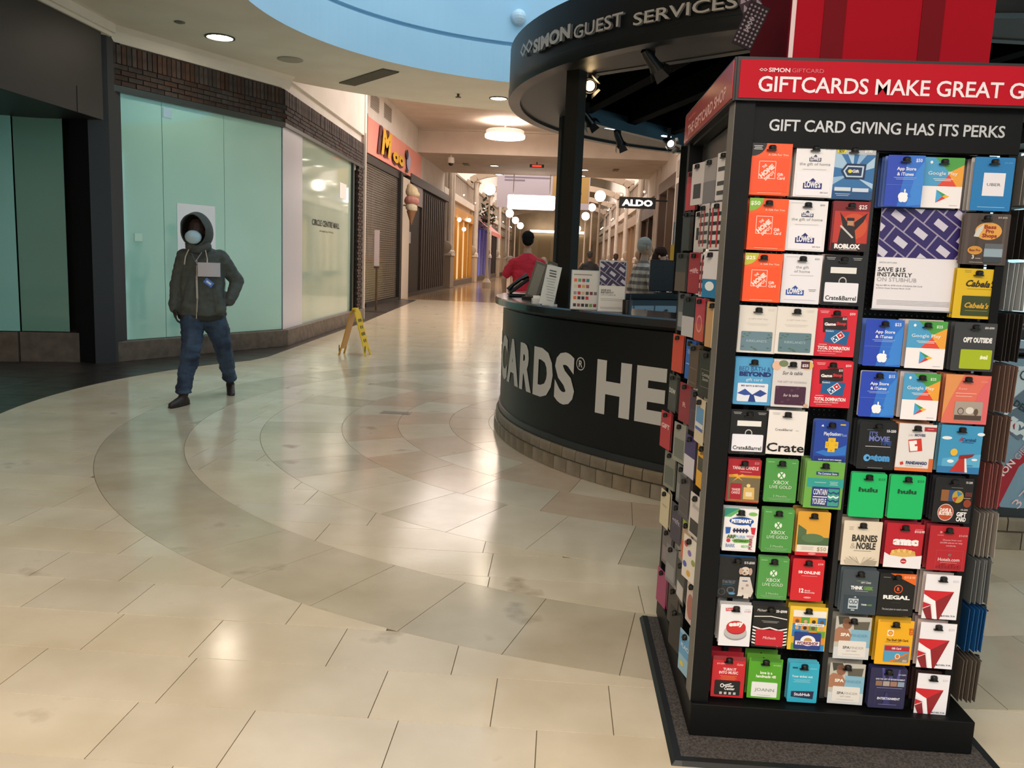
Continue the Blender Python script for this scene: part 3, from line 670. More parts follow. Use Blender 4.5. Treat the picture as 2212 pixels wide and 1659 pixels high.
# ice cream cone sign
p = atY(888, 486, 27.6); ic = thing('ice_cream_cone_sign', 'oversized ice cream cone sign mounted beside the pink shop', 'sign', (p.x, 27.6, p.z)); ic.scale = (0.6, 0.6, 0.6)
MB().lathe((0, 0, 0), [(0.02, 0.0), (0.27, 0.75)], None, 18).build('cone', mat('#8a6446', 0.7), ic)
blob('scoop', [[((0, 0, 0.95), 0.34, (1, 1, 0.75))], [((0.05, 0, 0.82), 0.3, (1, 1, 0.4))]], mat('#c9bda4', 0.6), ic, 0.04)
blob('scoop', [[((0.0, 0, 1.35), 0.40, (1, 1, 0.7))], [((-0.2, 0, 1.28), 0.22)], [((0.2, 0, 1.28), 0.24)]], mat('#b87f78', 0.6), ic, 0.04)
blob('scoop', [[((0, 0, 1.78), 0.36, (1, 1, 0.95))], [((0.15, 0, 1.62), 0.32, (1, 1, 0.6))], [((-0.1, 0, 2.05), 0.18)]], mat('#c8b896', 0.6), ic, 0.04)
MB().bb((-0.45, -0.04, 1.0), (0.0, 0.04, 1.08)).build('bracket', mat('#55504a', 0.5), ic)
# dark shopfront with tall shutters
ds = thing('dark_closed_shopfront', 'tall dark brown closed shopfront beyond the ice cream cone sign', 'shop', (-5.5, 29.4, 0))
MB().bb((-0.1, 0, 0), (-0.05, 10.0, 4.2)).build('back_panel', mat('#1d1714', 0.6), ds)
for k in range(12): MB().bb((-0.05, 3.0+k*0.55, 0.15), (0.02, 3.0+k*0.55+0.3, 3.9)).build('slat', nmat('dark_wood', '#34211a', '#2a1a15', 6, (0.5, 0.6)) if k == 0 else bpy.data.materials['dark_wood'], ds)
MB().bb((-0.05, 0.0, 0), (0.06, 10.0, 0.15)).build('kick_base', mat('#100d0c', 0.5), ds); MB().bb((-0.05, 0, 4.0), (0.12, 10, 4.3)).build('header', mat('#2d2522', 0.5), ds)
MB().bb((0.02, 0.8, 3.3), (0.05, 2.9, 4.0)).build('poster_panel', mat('#a79ca0', 0.5), ds); MB().bb((0.02, 0.3, 1.9), (0.04, 0.6, 2.3)).build('notice', mat('#b9b4b4', 0.5), ds)
# ================================================================== far gallery: pilasters, oval bins, shopfronts, globes
wp = nmat('painted_white_wood', '#cfc3b6', '#c4b8ab', 3, (0.5, 0.6), 2); tanw = mat('#8d7f70', 0.6); slotm = mat('#4a3b33', 0.6)
def pilaster(x, y, side, top, col_m, label, grp=None):
    t = thing('wall_pilaster', label, 'pilaster', (x, y, 0), group=grp); s = side
    MB().bb((-0.55*s, -0.65, 0), (0.12*s, 0.65, 1.55)).build('pedestal', col_m, t, bevel=0.02)
    MB().bb((-0.55*s, -0.7, 1.55), (0.16*s, 0.7, 1.66)).build('pedestal_cap', wp, t)
    f = MB(); f.tube([(0.14*s, -0.1, 1.95), (0.22*s, -0.1, 1.95)], 0.01); e = MB(); e.sphere((-0.2*s, -0.72, 1.95), 0.33, None, 20, (1.1, 0.2, 0.95)); e.build('oval_medallion', mat('#a39482', 0.5), t)
    for yy in (-0.42, 0.42): MB().lathe((0, yy, 1.66), [(0.17, 0), (0.17, 0.1), (0.12, 0.16), (0.11, top-2.1), (0.17, top-1.9), (0.19, top-1.76)], None, 12).build('column', wp, t, smooth=True)
    MB().bb((-0.5*s, -0.62, 1.66), (-0.12*s, 0.62, top)).build('back_board', wp, t); MB().bb((-0.12*s, -0.16, 2.4), (-0.1*s, 0.16, top-0.8)).build('slot_panel', slotm, t)
    MB().bb((-0.55*s, -0.75, top-0.15), (0.24*s, 0.75, top+0.05)).build('capital', wp, t); return t
ord_ = ('nearest', 'second', 'third', 'fourth', 'fifth', 'sixth')
for i, y in enumerate((40.6, 52.0, 62.0, 71.0, 80.0)):
    pilaster(-5.45, y, 1, 6.2, tanw if i == 0 else (mat('#6f6a78', 0.6) if i == 2 else mat('#b5a28c', 0.6)), '%s twin-column pilaster along the left side of far gallery' % ord_[i], 'left gallery pilasters')
for i, y in enumerate((33.5, 41.5, 50.0, 58.5, 67.0, 76.0)):
    pilaster(3.62, y, -1, 6.2, mat('#cdc0b2', 0.6), '%s twin-column pilaster along the right side of far gallery' % ord_[i], 'right gallery pilasters')
def front(x, side, y0, y1, glassc, em, framec, label, cat='shop', top=4.0):
    t = thing('gallery_shopfront', label, cat, (x, y0, 0)); s = side; L = y1-y0
    MB().bb((-0.35*s, 0, 0.0), (-0.3*s, L, top)).build('display_interior', mat(glassc, 0.6, emit=em), t)
    n = max(2, int(L/2.2))
    for k in range(n+1): MB().bb((-0.25*s, k*L/n-0.06, 0), (-0.05*s, k*L/n+0.06, top)).build('frame_post', mat(framec, 0.5), t)
    MB().bb((-0.3*s, 0, 0), (0.0, L, 0.3)).build('kick_base', mat('#5a4a3e', 0.6), t); MB().bb((-0.3*s, 0, top-0.5), (0.0, L, top)).build('header', mat(framec, 0.5), t)
    return t
t = front(-5.5, 1, 41.4, 51.2, '#dcc08c', 0.6, '#b57e30', 'warm yellow lit shopfront beyond the first left pilaster')
for k, (y, z) in enumerate(((2.0, 3.4), (4.2, 3.0), (6.5, 3.6))): MB().sphere((0.1, y, z), 0.11, None, 12).build('shop_lamp', em_w, t)
t = front(-5.5, 1, 52.8, 61.2, '#6a6fc0', 0.5, '#8f86a8', 'violet blue lit shopfront under the red striped awning')
aw = thing('striped_awning', 'sloping red and pink striped awning over the violet shopfront', 'awning', (-5.4, 53.0, 3.3))
for k in range(16): MB().faces([(0, k*0.5, 0.6), (0, k*0.5+0.5, 0.6), (0.9, k*0.5+0.5, -0.1), (0.9, k*0.5, -0.1), (0.9, k*0.5, -0.35), (0.9, k*0.5+0.5, -0.35)], [(0, 1, 2, 3), (3, 2, 5, 4)]).build('stripe', mat('#b0433f' if k % 2 else '#d99a92', 0.7), aw)
front(-5.5, 1, 62.8, 70.2, '#2b2522', 0, '#3d332d', 'dark shopfront beyond the striped awning on the left'); front(-5.5, 1, 71.8, 90, '#c8b294', 0.25, '#a08c74', 'last pale shopfront at the far left end of the gallery')
vine = thing('trailing_plant', 'dark green trailing plant above the striped awning', 'plant', (-5.1, 55.5, 4.2))
vb = MB()
for k in range(140):
    a, b2, c2 = random.gauss(0, 0.25), random.gauss(0, 1.2), random.gauss(0, 0.4); e = Vector((random.uniform(-1, 1), random.uniform(-1, 1), random.uniform(-1, 1))).normalized()*0.16; f2 = e.cross(Vector((0.3, 0.5, 0.8))).normalized()*0.09; p0 = Vector((a, b2, c2))
    vb.poly([p0-e, p0+f2, p0+e, p0-f2])
tag(vb.build('foliage', mat('#2f3d2a', 0.7), vine), kind='stuff'); MB().box((0, 0, -0.1), (0.3, 2.6, 0.2)).build('trough', mat('#4a3a30', 0.7), vine)
t = front(3.62, -1, 34.3, 40.7, '#6b5138', 0.15, '#3c2b22', 'brown framed dark shopfront behind the hanging black name sign'); front(3.62, -1, 42.3, 49.2, '#c9a87c', 0.3, '#8a7460', 'tan lit shopfront after second pilaster on the right'); front(3.62, -1, 50.8, 57.7, '#d8c0a0', 0.35, '#8a7460', 'pale lit shopfront after third pilaster on the right'); front(3.62, -1, 59.3, 66.2, '#b09878', 0.25, '#7a6450', 'dim shopfront after fourth pilaster on the right'); front(3.62, -1, 67.8, 90, '#d0b896', 0.25, '#8a7460', 'last shopfront at the far right end of the gallery')
# near right: tall white panelled pilasters and brown door frame
for i, (y0_, y1_) in enumerate(((22.2, 24.1), (25.4, 27.3))):
    t = thing('panelled_pilaster', ('nearer', 'farther')[i]+' tall white panelled pilaster right of the hanging black sign', 'pilaster', (3.6, (y0_+y1_)/2, 0)); w = y1_-y0_
    MB().bb((-0.15, -w/2, 0), (0.25, w/2, 5.9)).build('shaft', mat('#d5cec6', 0.55), t); MB().bb((-0.25, -w/2-0.06, 0), (0.25, w/2+0.06, 1.6)).build('pedestal', mat('#d8dcdd', 0.55), t)
    MB().bb((-0.17, -w/2+0.35, 1.9), (-0.15, w/2-0.35, 4.0)).build('slot_panel', mat('#6a5f58', 0.6), t); MB().bb((-0.17, -w/2+0.35, 4.2), (-0.15, w/2-0.35, 4.7)).build('slot_panel', mat('#a59a90', 0.6), t)
    MB().bb((-0.2, -w/2-0.03, 4.9), (0.25, w/2+0.03, 5.05)).build('collar', mat('#d5cec6', 0.55), t)
dr_ = thing('shop_entrance', 'brown framed shop entrance with lit interior beneath the hanging black sign', 'shop', (3.62, 27.4, 0))
for y in (0.1, 2.6, 5.2): MB().bb((-0.08, y-0.14, 0), (0.2, y+0.14, 4.3)).build('door_post', mat('#4b3527', 0.5), dr_)
MB().bb((-0.1, 0, 4.1), (0.2, 5.3, 4.5)).build('door_header', mat('#5b4636', 0.5), dr_); MB().bb((0.7, 0, 0), (0.75, 5.3, 4.2)).build('interior_wall', mat('#a08b74', 0.7, emit=0.15), dr_)
for y, z in ((1.2, 3.6), (3.4, 3.3)): MB().sphere((0.5, y, z), 0.14, None, 10).build('shop_lamp', em_w, dr_)
ps = thing('yellow_banner', 'narrow yellow vertical banner right of the white pilasters', 'banner', (1.62, 12.6, 0)); MB().box((0, 0, 1.52), (0.07, 0.02, 0.5)).build('cloth', mat('#c08a1c', 0.6), ps); MB().tube([(0, 0.02, 0), (0, 0.02, 2.1)], 0.015).build('pole', mat('#777777', 0.4, 0.6), ps); MB().lathe((0, 0, 0), [(0.18, 0), (0.18, 0.02), (0.02, 0.03)], None, 20).build('base', mat('#555555', 0.4, 0.5), ps)
# hanging name sign
p1 = atY(1338, 425, 30.0); p2 = atY(1415, 452, 30.0); wS, hS = abs(p2.x-p1.x), abs(p1.z-p2.z)
al = thing('hanging_name_sign', 'black hanging blade sign with white four-letter shop name', 'sign', ((p1.x+p2.x)/2, 30.0, (p1.z+p2.z)/2))
MB().box((0, 0, 0), (wS, 0.12, hS)).build('panel', mat('#08090b', 0.4), al); tb = MB(); put_text(tb, 'ALDO', mat('#ffffff', 0.4, emit=1.6), lambda x, y: (x, -0.066, y-hS*0.26), hS*0.52, wS*0.84, bold=0.045); tb.build('lettering', None, al)
MB().tube([(wS/2, 0, 0.1), (3.62-(p1.x+p2.x)/2, 0, 0.1)], 0.03).build('bracket', dark, al); MB().tube([(0.1, 0, -hS/2), (0.05, 0, -hS/2-0.5)], 0.02).build('hanging_wire', mat('#e9e9e9', 0.4), al)
# big banner, lit sign
b1 = atY(1074, 392, 44.0); b2_ = atY(1272, 452, 44.0)
bn = thing('hanging_banner', 'wide pale lavender banner with small text and yellow picture across corridor', 'banner', ((b1.x+b2_.x)/2, 44.0, b2_.z-0.05)); bw_, bh_ = b2_.x-b1.x, b1.z-b2_.z+1.0
MB().bb((-bw_/2, -0.01, 0), (bw_/2, 0.01, bh_)).build('cloth', mat('#c3bccb', 0.7), bn)
a = MB(); a.bb((bw_*0.10, -0.02, 0.35), (bw_/2-0.05, -0.012, bh_), mat('#b9975a', 0.7)); a.poly([(bw_*0.16, -0.022, bh_*0.5), (bw_*0.3, -0.022, bh_*0.9), (bw_*0.42, -0.022, bh_*0.35), (bw_*0.25, -0.022, bh_*0.25)], mat('#8f6f3c', 0.7))
for k, z in enumerate((1.7, 1.5, 1.35)): a.bb((-bw_*0.42, -0.02, z), (-bw_*(0.2-0.28*(k != 2)), -0.012, z+0.07), mat('#837c90', 0.7))
a.build('printed_picture', None, bn)
for s in (-0.45, 0.45): MB().tube([(s*bw_, 0, bh_), (s*bw_, 0, 9.5-b2_.z)], 0.012, n=6).build('hanging_wire', dark, bn)
q1 = atY(1097, 420, 37.5); q2 = atY(1198, 455, 37.5)
ls = thing('backlit_sign', 'blank bright white backlit sign hanging over the corridor', 'sign', ((q1.x+q2.x)/2, 37.5, (q1.z+q2.z)/2)); MB().box((0, 0, 0), (q2.x-q1.x, 0.18, q1.z-q2.z)).build('light_box', mat('#fffaf6', 0.5, emit=3.0), ls, bevel=0.06)
for s in (-0.8, 0.8): MB().tube([(s, 0, 0.3), (s, 0, 5.2-(q1.z+q2.z)/2)], 0.02, n=6).build('hanging_rod', wh, ls)
# street-lamp globes
gm = mat('#fff0da', 0.5, emit=6.0); k = 0
for side, lst in (('left', ((1058, 409, 42, 12.2), (1101, 461, 60, 8.6), (1113.5, 476, 72, 7.3), (1124, 487.5, 84, 7))), ('right', ((1296.5, 423.5, 42, 11.5), (1279, 448, 56, 8), (1265, 467, 60, 8.5), (1248.7, 494, 80, 6), (1245, 503, 90, 4)))):
    for i, (u, v, y, rp) in enumerate(lst):
        p = atY(u, v, y); r = rp/FPX*y
        gl = thing('globe_street_lamp', '%s glowing globe lamp from the front in the %s row' % (ord_[i], side), 'globe lamp', (p.x, y, 0), group='gallery globe lamps, %s row' % side)
        MB().sphere((0, 0, p.z), r, None, 20).build('globe', gm, gl, smooth=True); MB().lathe((0, 0, 0), [(0.22, 0), (0.22, 0.3), (0.10, 0.5), (0.055, 1.2), (0.045, p.z-r-0.15), (0.12, p.z-r-0.02)], None, 10).build('post', mat('#b9ab9c', 0.5), gl)
        k += 1
# upper gallery rails, trusses and far end
for i, (x, s) in enumerate(((-5.75, 1), (3.9, -1))):
    t = thing('upper_gallery_balustrade', ('left', 'right')[i]+' upper gallery balustrade with glints of small lights', 'balustrade', (x, 38.5, 4.3))
    MB().bb((0, 0, 0), (0.25*s, 52, 0.35)).build('floor_edge', wp, t); MB().bb((0.1*s, 0, 1.3), (0.2*s, 52, 1.4)).build('handrail', mat('#8a7a6a', 0.4, 0.4), t)
    bl = MB()
    for k in range(130): bl.bb((0.13*s, k*0.4, 0.35), (0.17*s, k*0.4+0.05, 1.3))
    tag(bl.build('baluster', mat('#a5978a', 0.5), t), kind='stuff')
    lb = MB()
    for k in range(26): lb.sphere((0.3*s, 1+k*2.0, random.choice((0.5, 1.6, 2.4))), 0.045, None, 8)
    tag(lb.build('small_lamp', em_w, t), kind='stuff')
for i in range(5):
    y = 48+i*9; t = thing('gallery_arch_beam', '%s cream beam crossing the gallery overhead' % ord_[i], 'beam', (-0.9, y, 5.6)); n_ = 14; ab = MB()
    for k in range(n_):
        a0, a1 = PI*k/n_, PI*(k+1)/n_; P0 = (4.6*math.cos(a0), 0.9*math.sin(a0)); P1 = (4.6*math.cos(a1), 0.9*math.sin(a1)); ab.beam((P0[0], 0, P0[1]), (P1[0], 0, P1[1]), 0.3, 0.35)
    ab.build('arch', mat('#b7a694', 0.6), t)
ev = thing('far_beige_hoarding', 'plain beige hoarding with pale panels closing the far end', 'hoarding', (-1.0, 93.2, 0)); MB().box((0, 0, 2.2), (8.0, 0.2, 4.4)).build('board', mat('#b9a583', 0.7), ev)
for s in (-2.5, 0.3, 2.8): MB().box((s, -0.12, 2.0), (1.4, 0.04, 3.4)).build('panel', mat('#c9b696', 0.7), ev)
MB().box((0.3, -0.2, 4.7), (6.0, 0.3, 0.25)).build('light_trough', em_w2, ev)
# ================================================================== round service kiosk
KC = (2.45, 7.51); kp = lambda r, deg, z=0: Vector((KC[0]+r*math.cos(math.radians(deg)), KC[1]+r*math.sin(math.radians(deg)), z))
kblk = nmat('kiosk_black', '#15181a', '#121516', 3, (0.32, 0.42), 2, spec=0.3); kblk2 = mat('#0f1214', 0.35); pst = mat('#14191d', 0.4)
kio = thing('service_kiosk', 'large round black service kiosk with canopy and white lettering on its curved front', 'kiosk', (KC[0], KC[1], 0))
def kl(mb, name, m=None, smooth=True): o = mb.build(name, m, kio, smooth=smooth); return o
tan_t = nmat('kiosk_base_tile', '#8d8371', '#786e5e', 7, (0.4, 0.55), 5, 0.25, 0.12)
# tiled foot: two rows of tiles, each its own piece
core = MB().lathe((0, 0, 0), [(2.80, 0), (2.975, 0), (2.975, 0.175), (2.80, 0.175)], None, 96, cap=False); kl(core, 'foot_core', mat('#4b4234', 0.8))
def arc_box(r0, r1, a0, a1, z0, z1, n=2, rnd=False):
    mb = MB(); vs = []; fs = []
    prof = [(r0, z0), (r1, z0), (r1, z1), (r0, z1)] if not rnd else [(r0, z0), (r1, z0), (r1, z1-0.022), (r1-0.008, z1-0.006), (r1-0.03, z1), (r0, z1)]
    k = len(prof)
    for i in range(n+1):
        a = a0+(a1-a0)*i/n
        for r, z in prof: vs.append((r*math.cos(a), r*math.sin(a), z))
    for i in range(n):
        for j in range(k): fs.append((i*k+j, i*k+(j+1) % k, (i+1)*k+(j+1) % k, (i+1)*k+j))
    fs += [tuple(range(k))[::-1], tuple(range(n*k, n*k+k))]
    return mb.faces(vs, fs)
NT = 127
lo_me = arc_box(2.94, 3.0, 0, 2*PI/NT-0.0024, 0.002, 0.094); up_me = arc_box(2.85, 2.985, 0, 2*PI/NT-0.0024, 0.100, 0.178, rnd=True)
proto_lo = lo_me.build('tile', tan_t, kio); proto_up = up_me.build('tile', tan_t, kio); first = True
for i in range(NT):
    dg = math.degrees(2*PI*i/NT)
    if 20 < dg < 165: continue
    for pz, off in ((proto_lo, 0), (proto_up, 0.5)):
        o = pz if first and pz is proto_lo else pz.copy()
        if o is not pz: COL.objects.link(o)
        o.rotation_euler = (0, 0, 2*PI*(i+off)/NT)
    first = False
proto_up.rotation_euler = (0, 0, 2*PI*0.5/NT)
# curved counter front, toe strip, inner wall, worktop
kl(MB().lathe((0, 0, 0), [(2.955, 0.175), (2.955, 1.05)], None, 128, cap=False), 'front_panel', kblk)
kl(MB().lathe((0, 0, 0), [(2.966, 0.175), (2.966, 0.222), (2.955, 0.226)], None, 128, cap=False), 'toe_strip', mat('#20272b', 0.3))
kl(MB().lathe((0, 0, 0), [(2.46, 0.02), (2.46, 1.07)], None, 96, cap=False), 'inner_wall', mat('#33424e', 0.6))
wt = MB(); wt.lathe((0, 0, 0), [(2.42, 1.08), (2.42, 1.14), (3.02, 1.14), (3.03, 1.13), (3.03, 1.085), (2.95, 1.05), (2.42, 1.08)], None, 128, cap=False); kl(wt, 'worktop', nmat('worktop_dark', '#1d2426', '#231a1e', 3, (0.12, 0.2), 2, coat=0.3))
# drawers on the inside of the far side
dwm = mat('#8fb0c8', 0.4)
for k in range(10):
    a = math.radians(80+k*7.5)
    for z, h in ((0.93, 0.17), (0.72, 0.21), (0.45, 0.28)):
        o = arc_box(2.435, 2.458, a, a+math.radians(7.0), z-h/2+0.01, z+h/2-0.01, 3).build('drawer', dwm, kio)
        am = a+math.radians(3.5); MB().sphere((2.415*math.cos(am), 2.415*math.sin(am), z+0.02), 0.018, None, 10).build('knob', mat('#8c969c', 0.25, 0.9), o)
# lettering wrapped on the curved front
def wrap(r, a_deg, z0): return lambda x, y: (r*math.cos(math.radians(a_deg)+x/r), r*math.sin(math.radians(a_deg)+x/r), z0+y)
lw = mat('#c4c4c2', 0.45); tb = MB()
def span(txt, a0, a1, z, h, r=2.9585, bold=0.05, m=lw, **k): put_text(tb, txt, m, wrap(r, a0, z), h, math.radians(a1-a0)*r, align='l', bold=bold, res=3, **k)
for ch_, a0_, a1_, zz_ in (('C', -171.6, -165.4, 0.493), ('A', -165.2, -158.4, 0.493), ('R', -157.9, -153.2, 0.492), ('D', -152.6, -147.0, 0.491), ('S', -146.5, -141.9, 0.490), ('H', -137.65, -131.9, 0.488), ('E', -131.1, -126.75, 0.488), ('R', -126.0, -121.0, 0.487), ('E', -120.2, -115.8, 0.487), ('T', -177.6, -172.4, 0.493), ('F', -182.6, -178.3, 0.493), ('I', -185.2, -183.8, 0.493), ('G', -192.0, -186.0, 0.493)): span(ch_, a0_, a1_, zz_, 0.322)
span('R', -141.2, -140.45, 0.75, 0.045, bold=0.02)
kl(tb, 'front_lettering', None, False)
rg = MB(); am = math.radians(-140.83)
for k in range(28):
    t0, t1 = 2*PI*k/28, 2*PI*(k+1)/28; f = lambda t, q: (2.9585*math.cos(am+q*math.cos(t)/2.96), 2.9585*math.sin(am+q*math.cos(t)/2.96), 0.772+q*math.sin(t)); rg.poly([f(t0, 0.038), f(t1, 0.038), f(t1, 0.045), f(t0, 0.045)])
kl(rg, 'registered_mark', lw, False)
tb = MB(); span('UGIFT CARDS', -84, -62, 0.7, 0.0001) if False else None
# canopy: band, soffit ring, inner frame, beams
kl(MB().lathe((0, 0, 0), [(2.88, 2.775), (2.975, 2.775), (2.98, 2.785), (2.98, 2.85), (2.975, 2.853), (2.975, 3.18), (2.88, 3.18), (2.88, 2.775)], None, 144, cap=False), 'canopy_band', kblk)
octo = [-152, -108, -58, -8, 40, 78, 115.6, 166.5]; NO = len(octo)
so = MB(); 
def poly_r(t):     # radius of the inner frame polygon at angle t (deg)
    for i in range(8):
        a0 = octo[i]; a1 = octo[(i+1) % 8]+(360 if octo[(i+1) % 8] < octo[i] else 0)
        for tt in (t, t+360, t-360):
            if a0 <= tt <= a1:
                p = (math.cos(math.radians(a0)), math.sin(math.radians(a0))); q = (math.cos(math.radians(a1)), math.sin(math.radians(a1)))
                d = (math.cos(math.radians(tt)), math.sin(math.radians(tt))); e = (q[0]-p[0], q[1]-p[1]); den = d[0]*e[1]-d[1]*e[0]
                return 2.62*(p[0]*e[1]-p[1]*e[0])/den
    return 2.5
for i in range(144):
    a, b = math.radians(i*2.5), math.radians(i*2.5+2.5); r0, r1 = poly_r(i*2.5), poly_r(i*2.5+2.5)
    so.poly([(r0*math.cos(a), r0*math.sin(a), 2.80), (2.97*math.cos(a), 2.97*math.sin(a), 2.80), (2.97*math.cos(b), 2.97*math.sin(b), 2.80), (r1*math.cos(b), r1*math.sin(b), 2.80)])
kl(so, 'canopy_soffit', mat('#3c3936', 0.5), False)
kl(MB().lathe((0, 0, 3.13), [(0.001, 0), (2.93, 0)], None, 64), 'canopy_roof', mat('#1c2022', 0.8), False)
for i in range(8):
    a, b = math.radians(octo[i]), math.radians(octo[(i+1) % 8]); P0 = (2.58*math.cos(a), 2.58*math.sin(a), 2.87); P1 = (2.58*math.cos(b), 2.58*math.sin(b), 2.87)
    kl(MB().beam(P0, P1, 0.07, 0.15), 'frame_beam', mat('#33505f', 0.4) if i in (5, 6) else mat('#3a3c3b', 0.45), False)  # blue light on the far beams is painted into their colour
for k in range(-4, 5):
    dd = Vector((0.28, -0.96, 0)); nn = Vector((0.96, 0.28, 0)); c = nn*(k*0.62-0.1); L = math.sqrt(max(0.1, 2.45**2-(k*0.62-0.1)**2)); kl(MB().beam(c-dd*L+Vector((0, 0, 2.97)), c+dd*L+Vector((0, 0, 2.97)), 0.11, 0.18), 'roof_beam', mat('#060708', 0.9, spec=0.05), False)
for i, a in enumerate(octo):
    if i not in (0, 1, 3, 6, 7): continue
    rad = math.radians(a); nm = 'canopy_post'; o = MB().box(((2.73 if i == 0 else 2.55)*math.cos(rad), (2.73 if i == 0 else 2.55)*math.sin(rad), 1.965), (0.105, 0.105, 1.67), rz=rad+0.5); kl(o, nm, mat('#262522', 0.6, spec=0.08) if i != 6 else mat('#0c0f11', 0.4), False)
    if i in (0,): kl(MB().box((2.73*math.cos(rad)-0.01, 2.73*math.sin(rad)+0.10, 1.965), (0.04, 0.07, 1.67), rz=rad+0.5), 'post_cover', mat('#101112', 0.6, spec=0.08), False)
    if i == 6: kl(MB().box((2.55*math.cos(rad)+0.14, 2.55*math.sin(rad)-0.02, 1.965), (0.12, 0.05, 1.67)), 'post_cover', mat('#2f5266', 0.4), False)  # teal reflection on the twin post, given as its colour
tb = MB(); lw2 = mat('#bdbab5', 0.4)
def cspan(txt, a0, a1, z0, h, bold): 
    for lay, rr_ in enumerate((2.987, 3.007)): put_text(tb, txt, lw2 if lay else mat('#6f6d6a', 0.5), wrap(rr_, a0, z0), h, math.radians(a1-a0)*rr_, align='l', bold=bold, res=3)
cspan('SIMON', -155.3, -145.3, 2.925, 0.082, 0.045); cspan('GUEST', -144.5, -135.7, 2.903, 0.080, 0.01); cspan('SERVICES', -134.1, -121.1, 2.885, 0.070, 0.01)
for cx_ in (-159.4, -157.0):
    for rr_, mm in ((2.987, mat('#6f6d6a', 0.5)), (3.007, lw2)):
        P = lambda x, y: (rr_*math.cos(math.radians(cx_)+x/rr_), rr_*math.sin(math.radians(cx_)+x/rr_), 2.99+y); s = 0.075; w = 0.022; h = 0.048
        O = [(-s, 0), (0, h), (s, 0), (0, -h)]; I = [(x*0.62, y*0.62) for x, y in O]
        for j in range(4): tb.poly([P(*O[j]), P(*O[(j+1) % 4]), P(*I[(j+1) % 4]), P(*I[j])], mm)
kl(tb, 'canopy_lettering', None, False)
# small lamps on the far beam
for i, (u, v) in enumerate(((1318, 264), (1440, 282))):
    p = atZ(u, v, 2.86)-Vector((KC[0], KC[1], 0)); kl(MB().box((p.x, p.y, 2.80), (0.12, 0.03, 0.012), rz=0.68), 'strip_lamp', mat('#cfeaf6', 0.4, emit=2.5), False)
def spot(u, v, z, aim, label, lit):
    p = atZ(u, v, z); t = thing('track_spotlight', label, 'spotlight', p); D = Vector(aim).normalized()
    MB().box((0, 0, 0.07), (0.035, 0.035, 0.14)).build('bracket', mat('#0a0b0c', 0.4), t)
    b = MB(); b.tube([-D*0.09, -D*0.05, D*0.03, D*0.07], [0.025, 0.035, 0.038, 0.052], n=16, cap=False); b.build('lamp_head', mat('#0a0b0c', 0.35), t, smooth=True)
    l_ = MB(); l_.tube([D*0.052, D*0.058], 0.036, n=14); l_.build('bulb', mat('#ffd9a0', 0.5, emit=14) if lit == 2 else (mat('#fff3df', 0.5, emit=5) if lit else mat('#3a3d40', 0.2)), t)
    for k in range(4):
        a = PI/4+k*PI/2; q = D*0.085; X = D.cross(Vector((0, 0, 1))).normalized(); Z = X.cross(D); w = X*math.cos(a)+Z*math.sin(a); s = X*math.cos(a+PI/2)+Z*math.sin(a+PI/2)
        MB().faces([D*0.06+w*0.05-s*0.03, D*0.06+w*0.05+s*0.03, D*0.12+w*0.075+s*0.045, D*0.12+w*0.075-s*0.045], [(0, 1, 2, 3)]).build('barn_door', mat('#0a0b0c', 0.4), t)
    return t
spot(1276, 183, 2.74, (-0.12, -0.85, -0.30), 'lit warm spotlight beside the main kiosk post', 2)
spot(1408, 132, 2.74, (0.5, 0.35, -0.5), 'unlit black spotlight with open flaps under the canopy rim', 0)
spot(1337, 300, 2.72, (0.3, 0.3, -0.6), 'left spotlight on the far blue-lit canopy beam', 0)
spot(1444, 307, 2.72, (0.3, -0.75, -0.35), 'right spotlight on the far blue-lit canopy beam, lens lit', 1)
spot(1268, 255, 2.78, (0.4, 0.6, -0.4), 'dark spotlight just right of the main kiosk post, lowest', 0)
# gift card poster on the right part of the kiosk front, black sign above
pp = MB(); R3 = 2.962
def cur(mb, a0, a1, z0, z1, m, r=R3, n=8):
    for i in range(n):
        t0 = math.radians(a0+(a1-a0)*i/n); t1 = math.radians(a0+(a1-a0)*(i+1)/n); mb.poly([(r*math.cos(t0), r*math.sin(t0), z0), (r*math.cos(t1), r*math.sin(t1), z0), (r*math.cos(t1), r*math.sin(t1), z1), (r*math.cos(t0), r*math.sin(t0), z1)], m)
cur(pp, -103, -65, 0.20, 1.04, mat('#7d9db3', 0.4)); 
def cpoly(pts, m, r): pp.poly([(r*math.cos(math.radians(a)), r*math.sin(math.radians(a)), z) for a, z in pts], m)
cpoly([(-92.89, 0.3), (-91.18, 0.20), (-83.91, 0.20), (-80.49, 0.62), (-84.34, 0.78), (-87.33, 0.62)], mat('#a51c2e', 0.4), R3+0.002)
cpoly([(-92.89, 0.88), (-90.32, 0.76), (-87.33, 0.86), (-87.33, 1.0), (-91.18, 1.0)], mat('#c9dde8', 0.4), R3+0.002)
cpoly([(-92.29, 0.72), (-89.21, 0.6), (-86.05, 0.76), (-89.21, 0.88)], mat('#5f7788', 0.4), R3+0.004)
cpoly([(-92.89, 0.64), (-90.75, 0.6), (-89.55, 0.68), (-90.07, 0.7), (-90.75, 0.65), (-92.89, 0.7)], mat('#c33a3f', 0.4), R3+0.004)
cpoly([(-93.14, 0.52), (-90.67, 0.55), (-92.03, 0.44), (-93.14, 0.44)], mat('#d7e6ee', 0.4), R3+0.002)
pl_ = lambda a0, z0, tl: (lambda x, y: ((R3+0.006)*math.cos(math.radians(a0)+(x*math.cos(tl)-y*math.sin(tl))/R3), (R3+0.006)*math.sin(math.radians(a0)+(x*math.cos(tl)-y*math.sin(tl))/R3), z0+x*math.sin(tl)+y*math.cos(tl)))
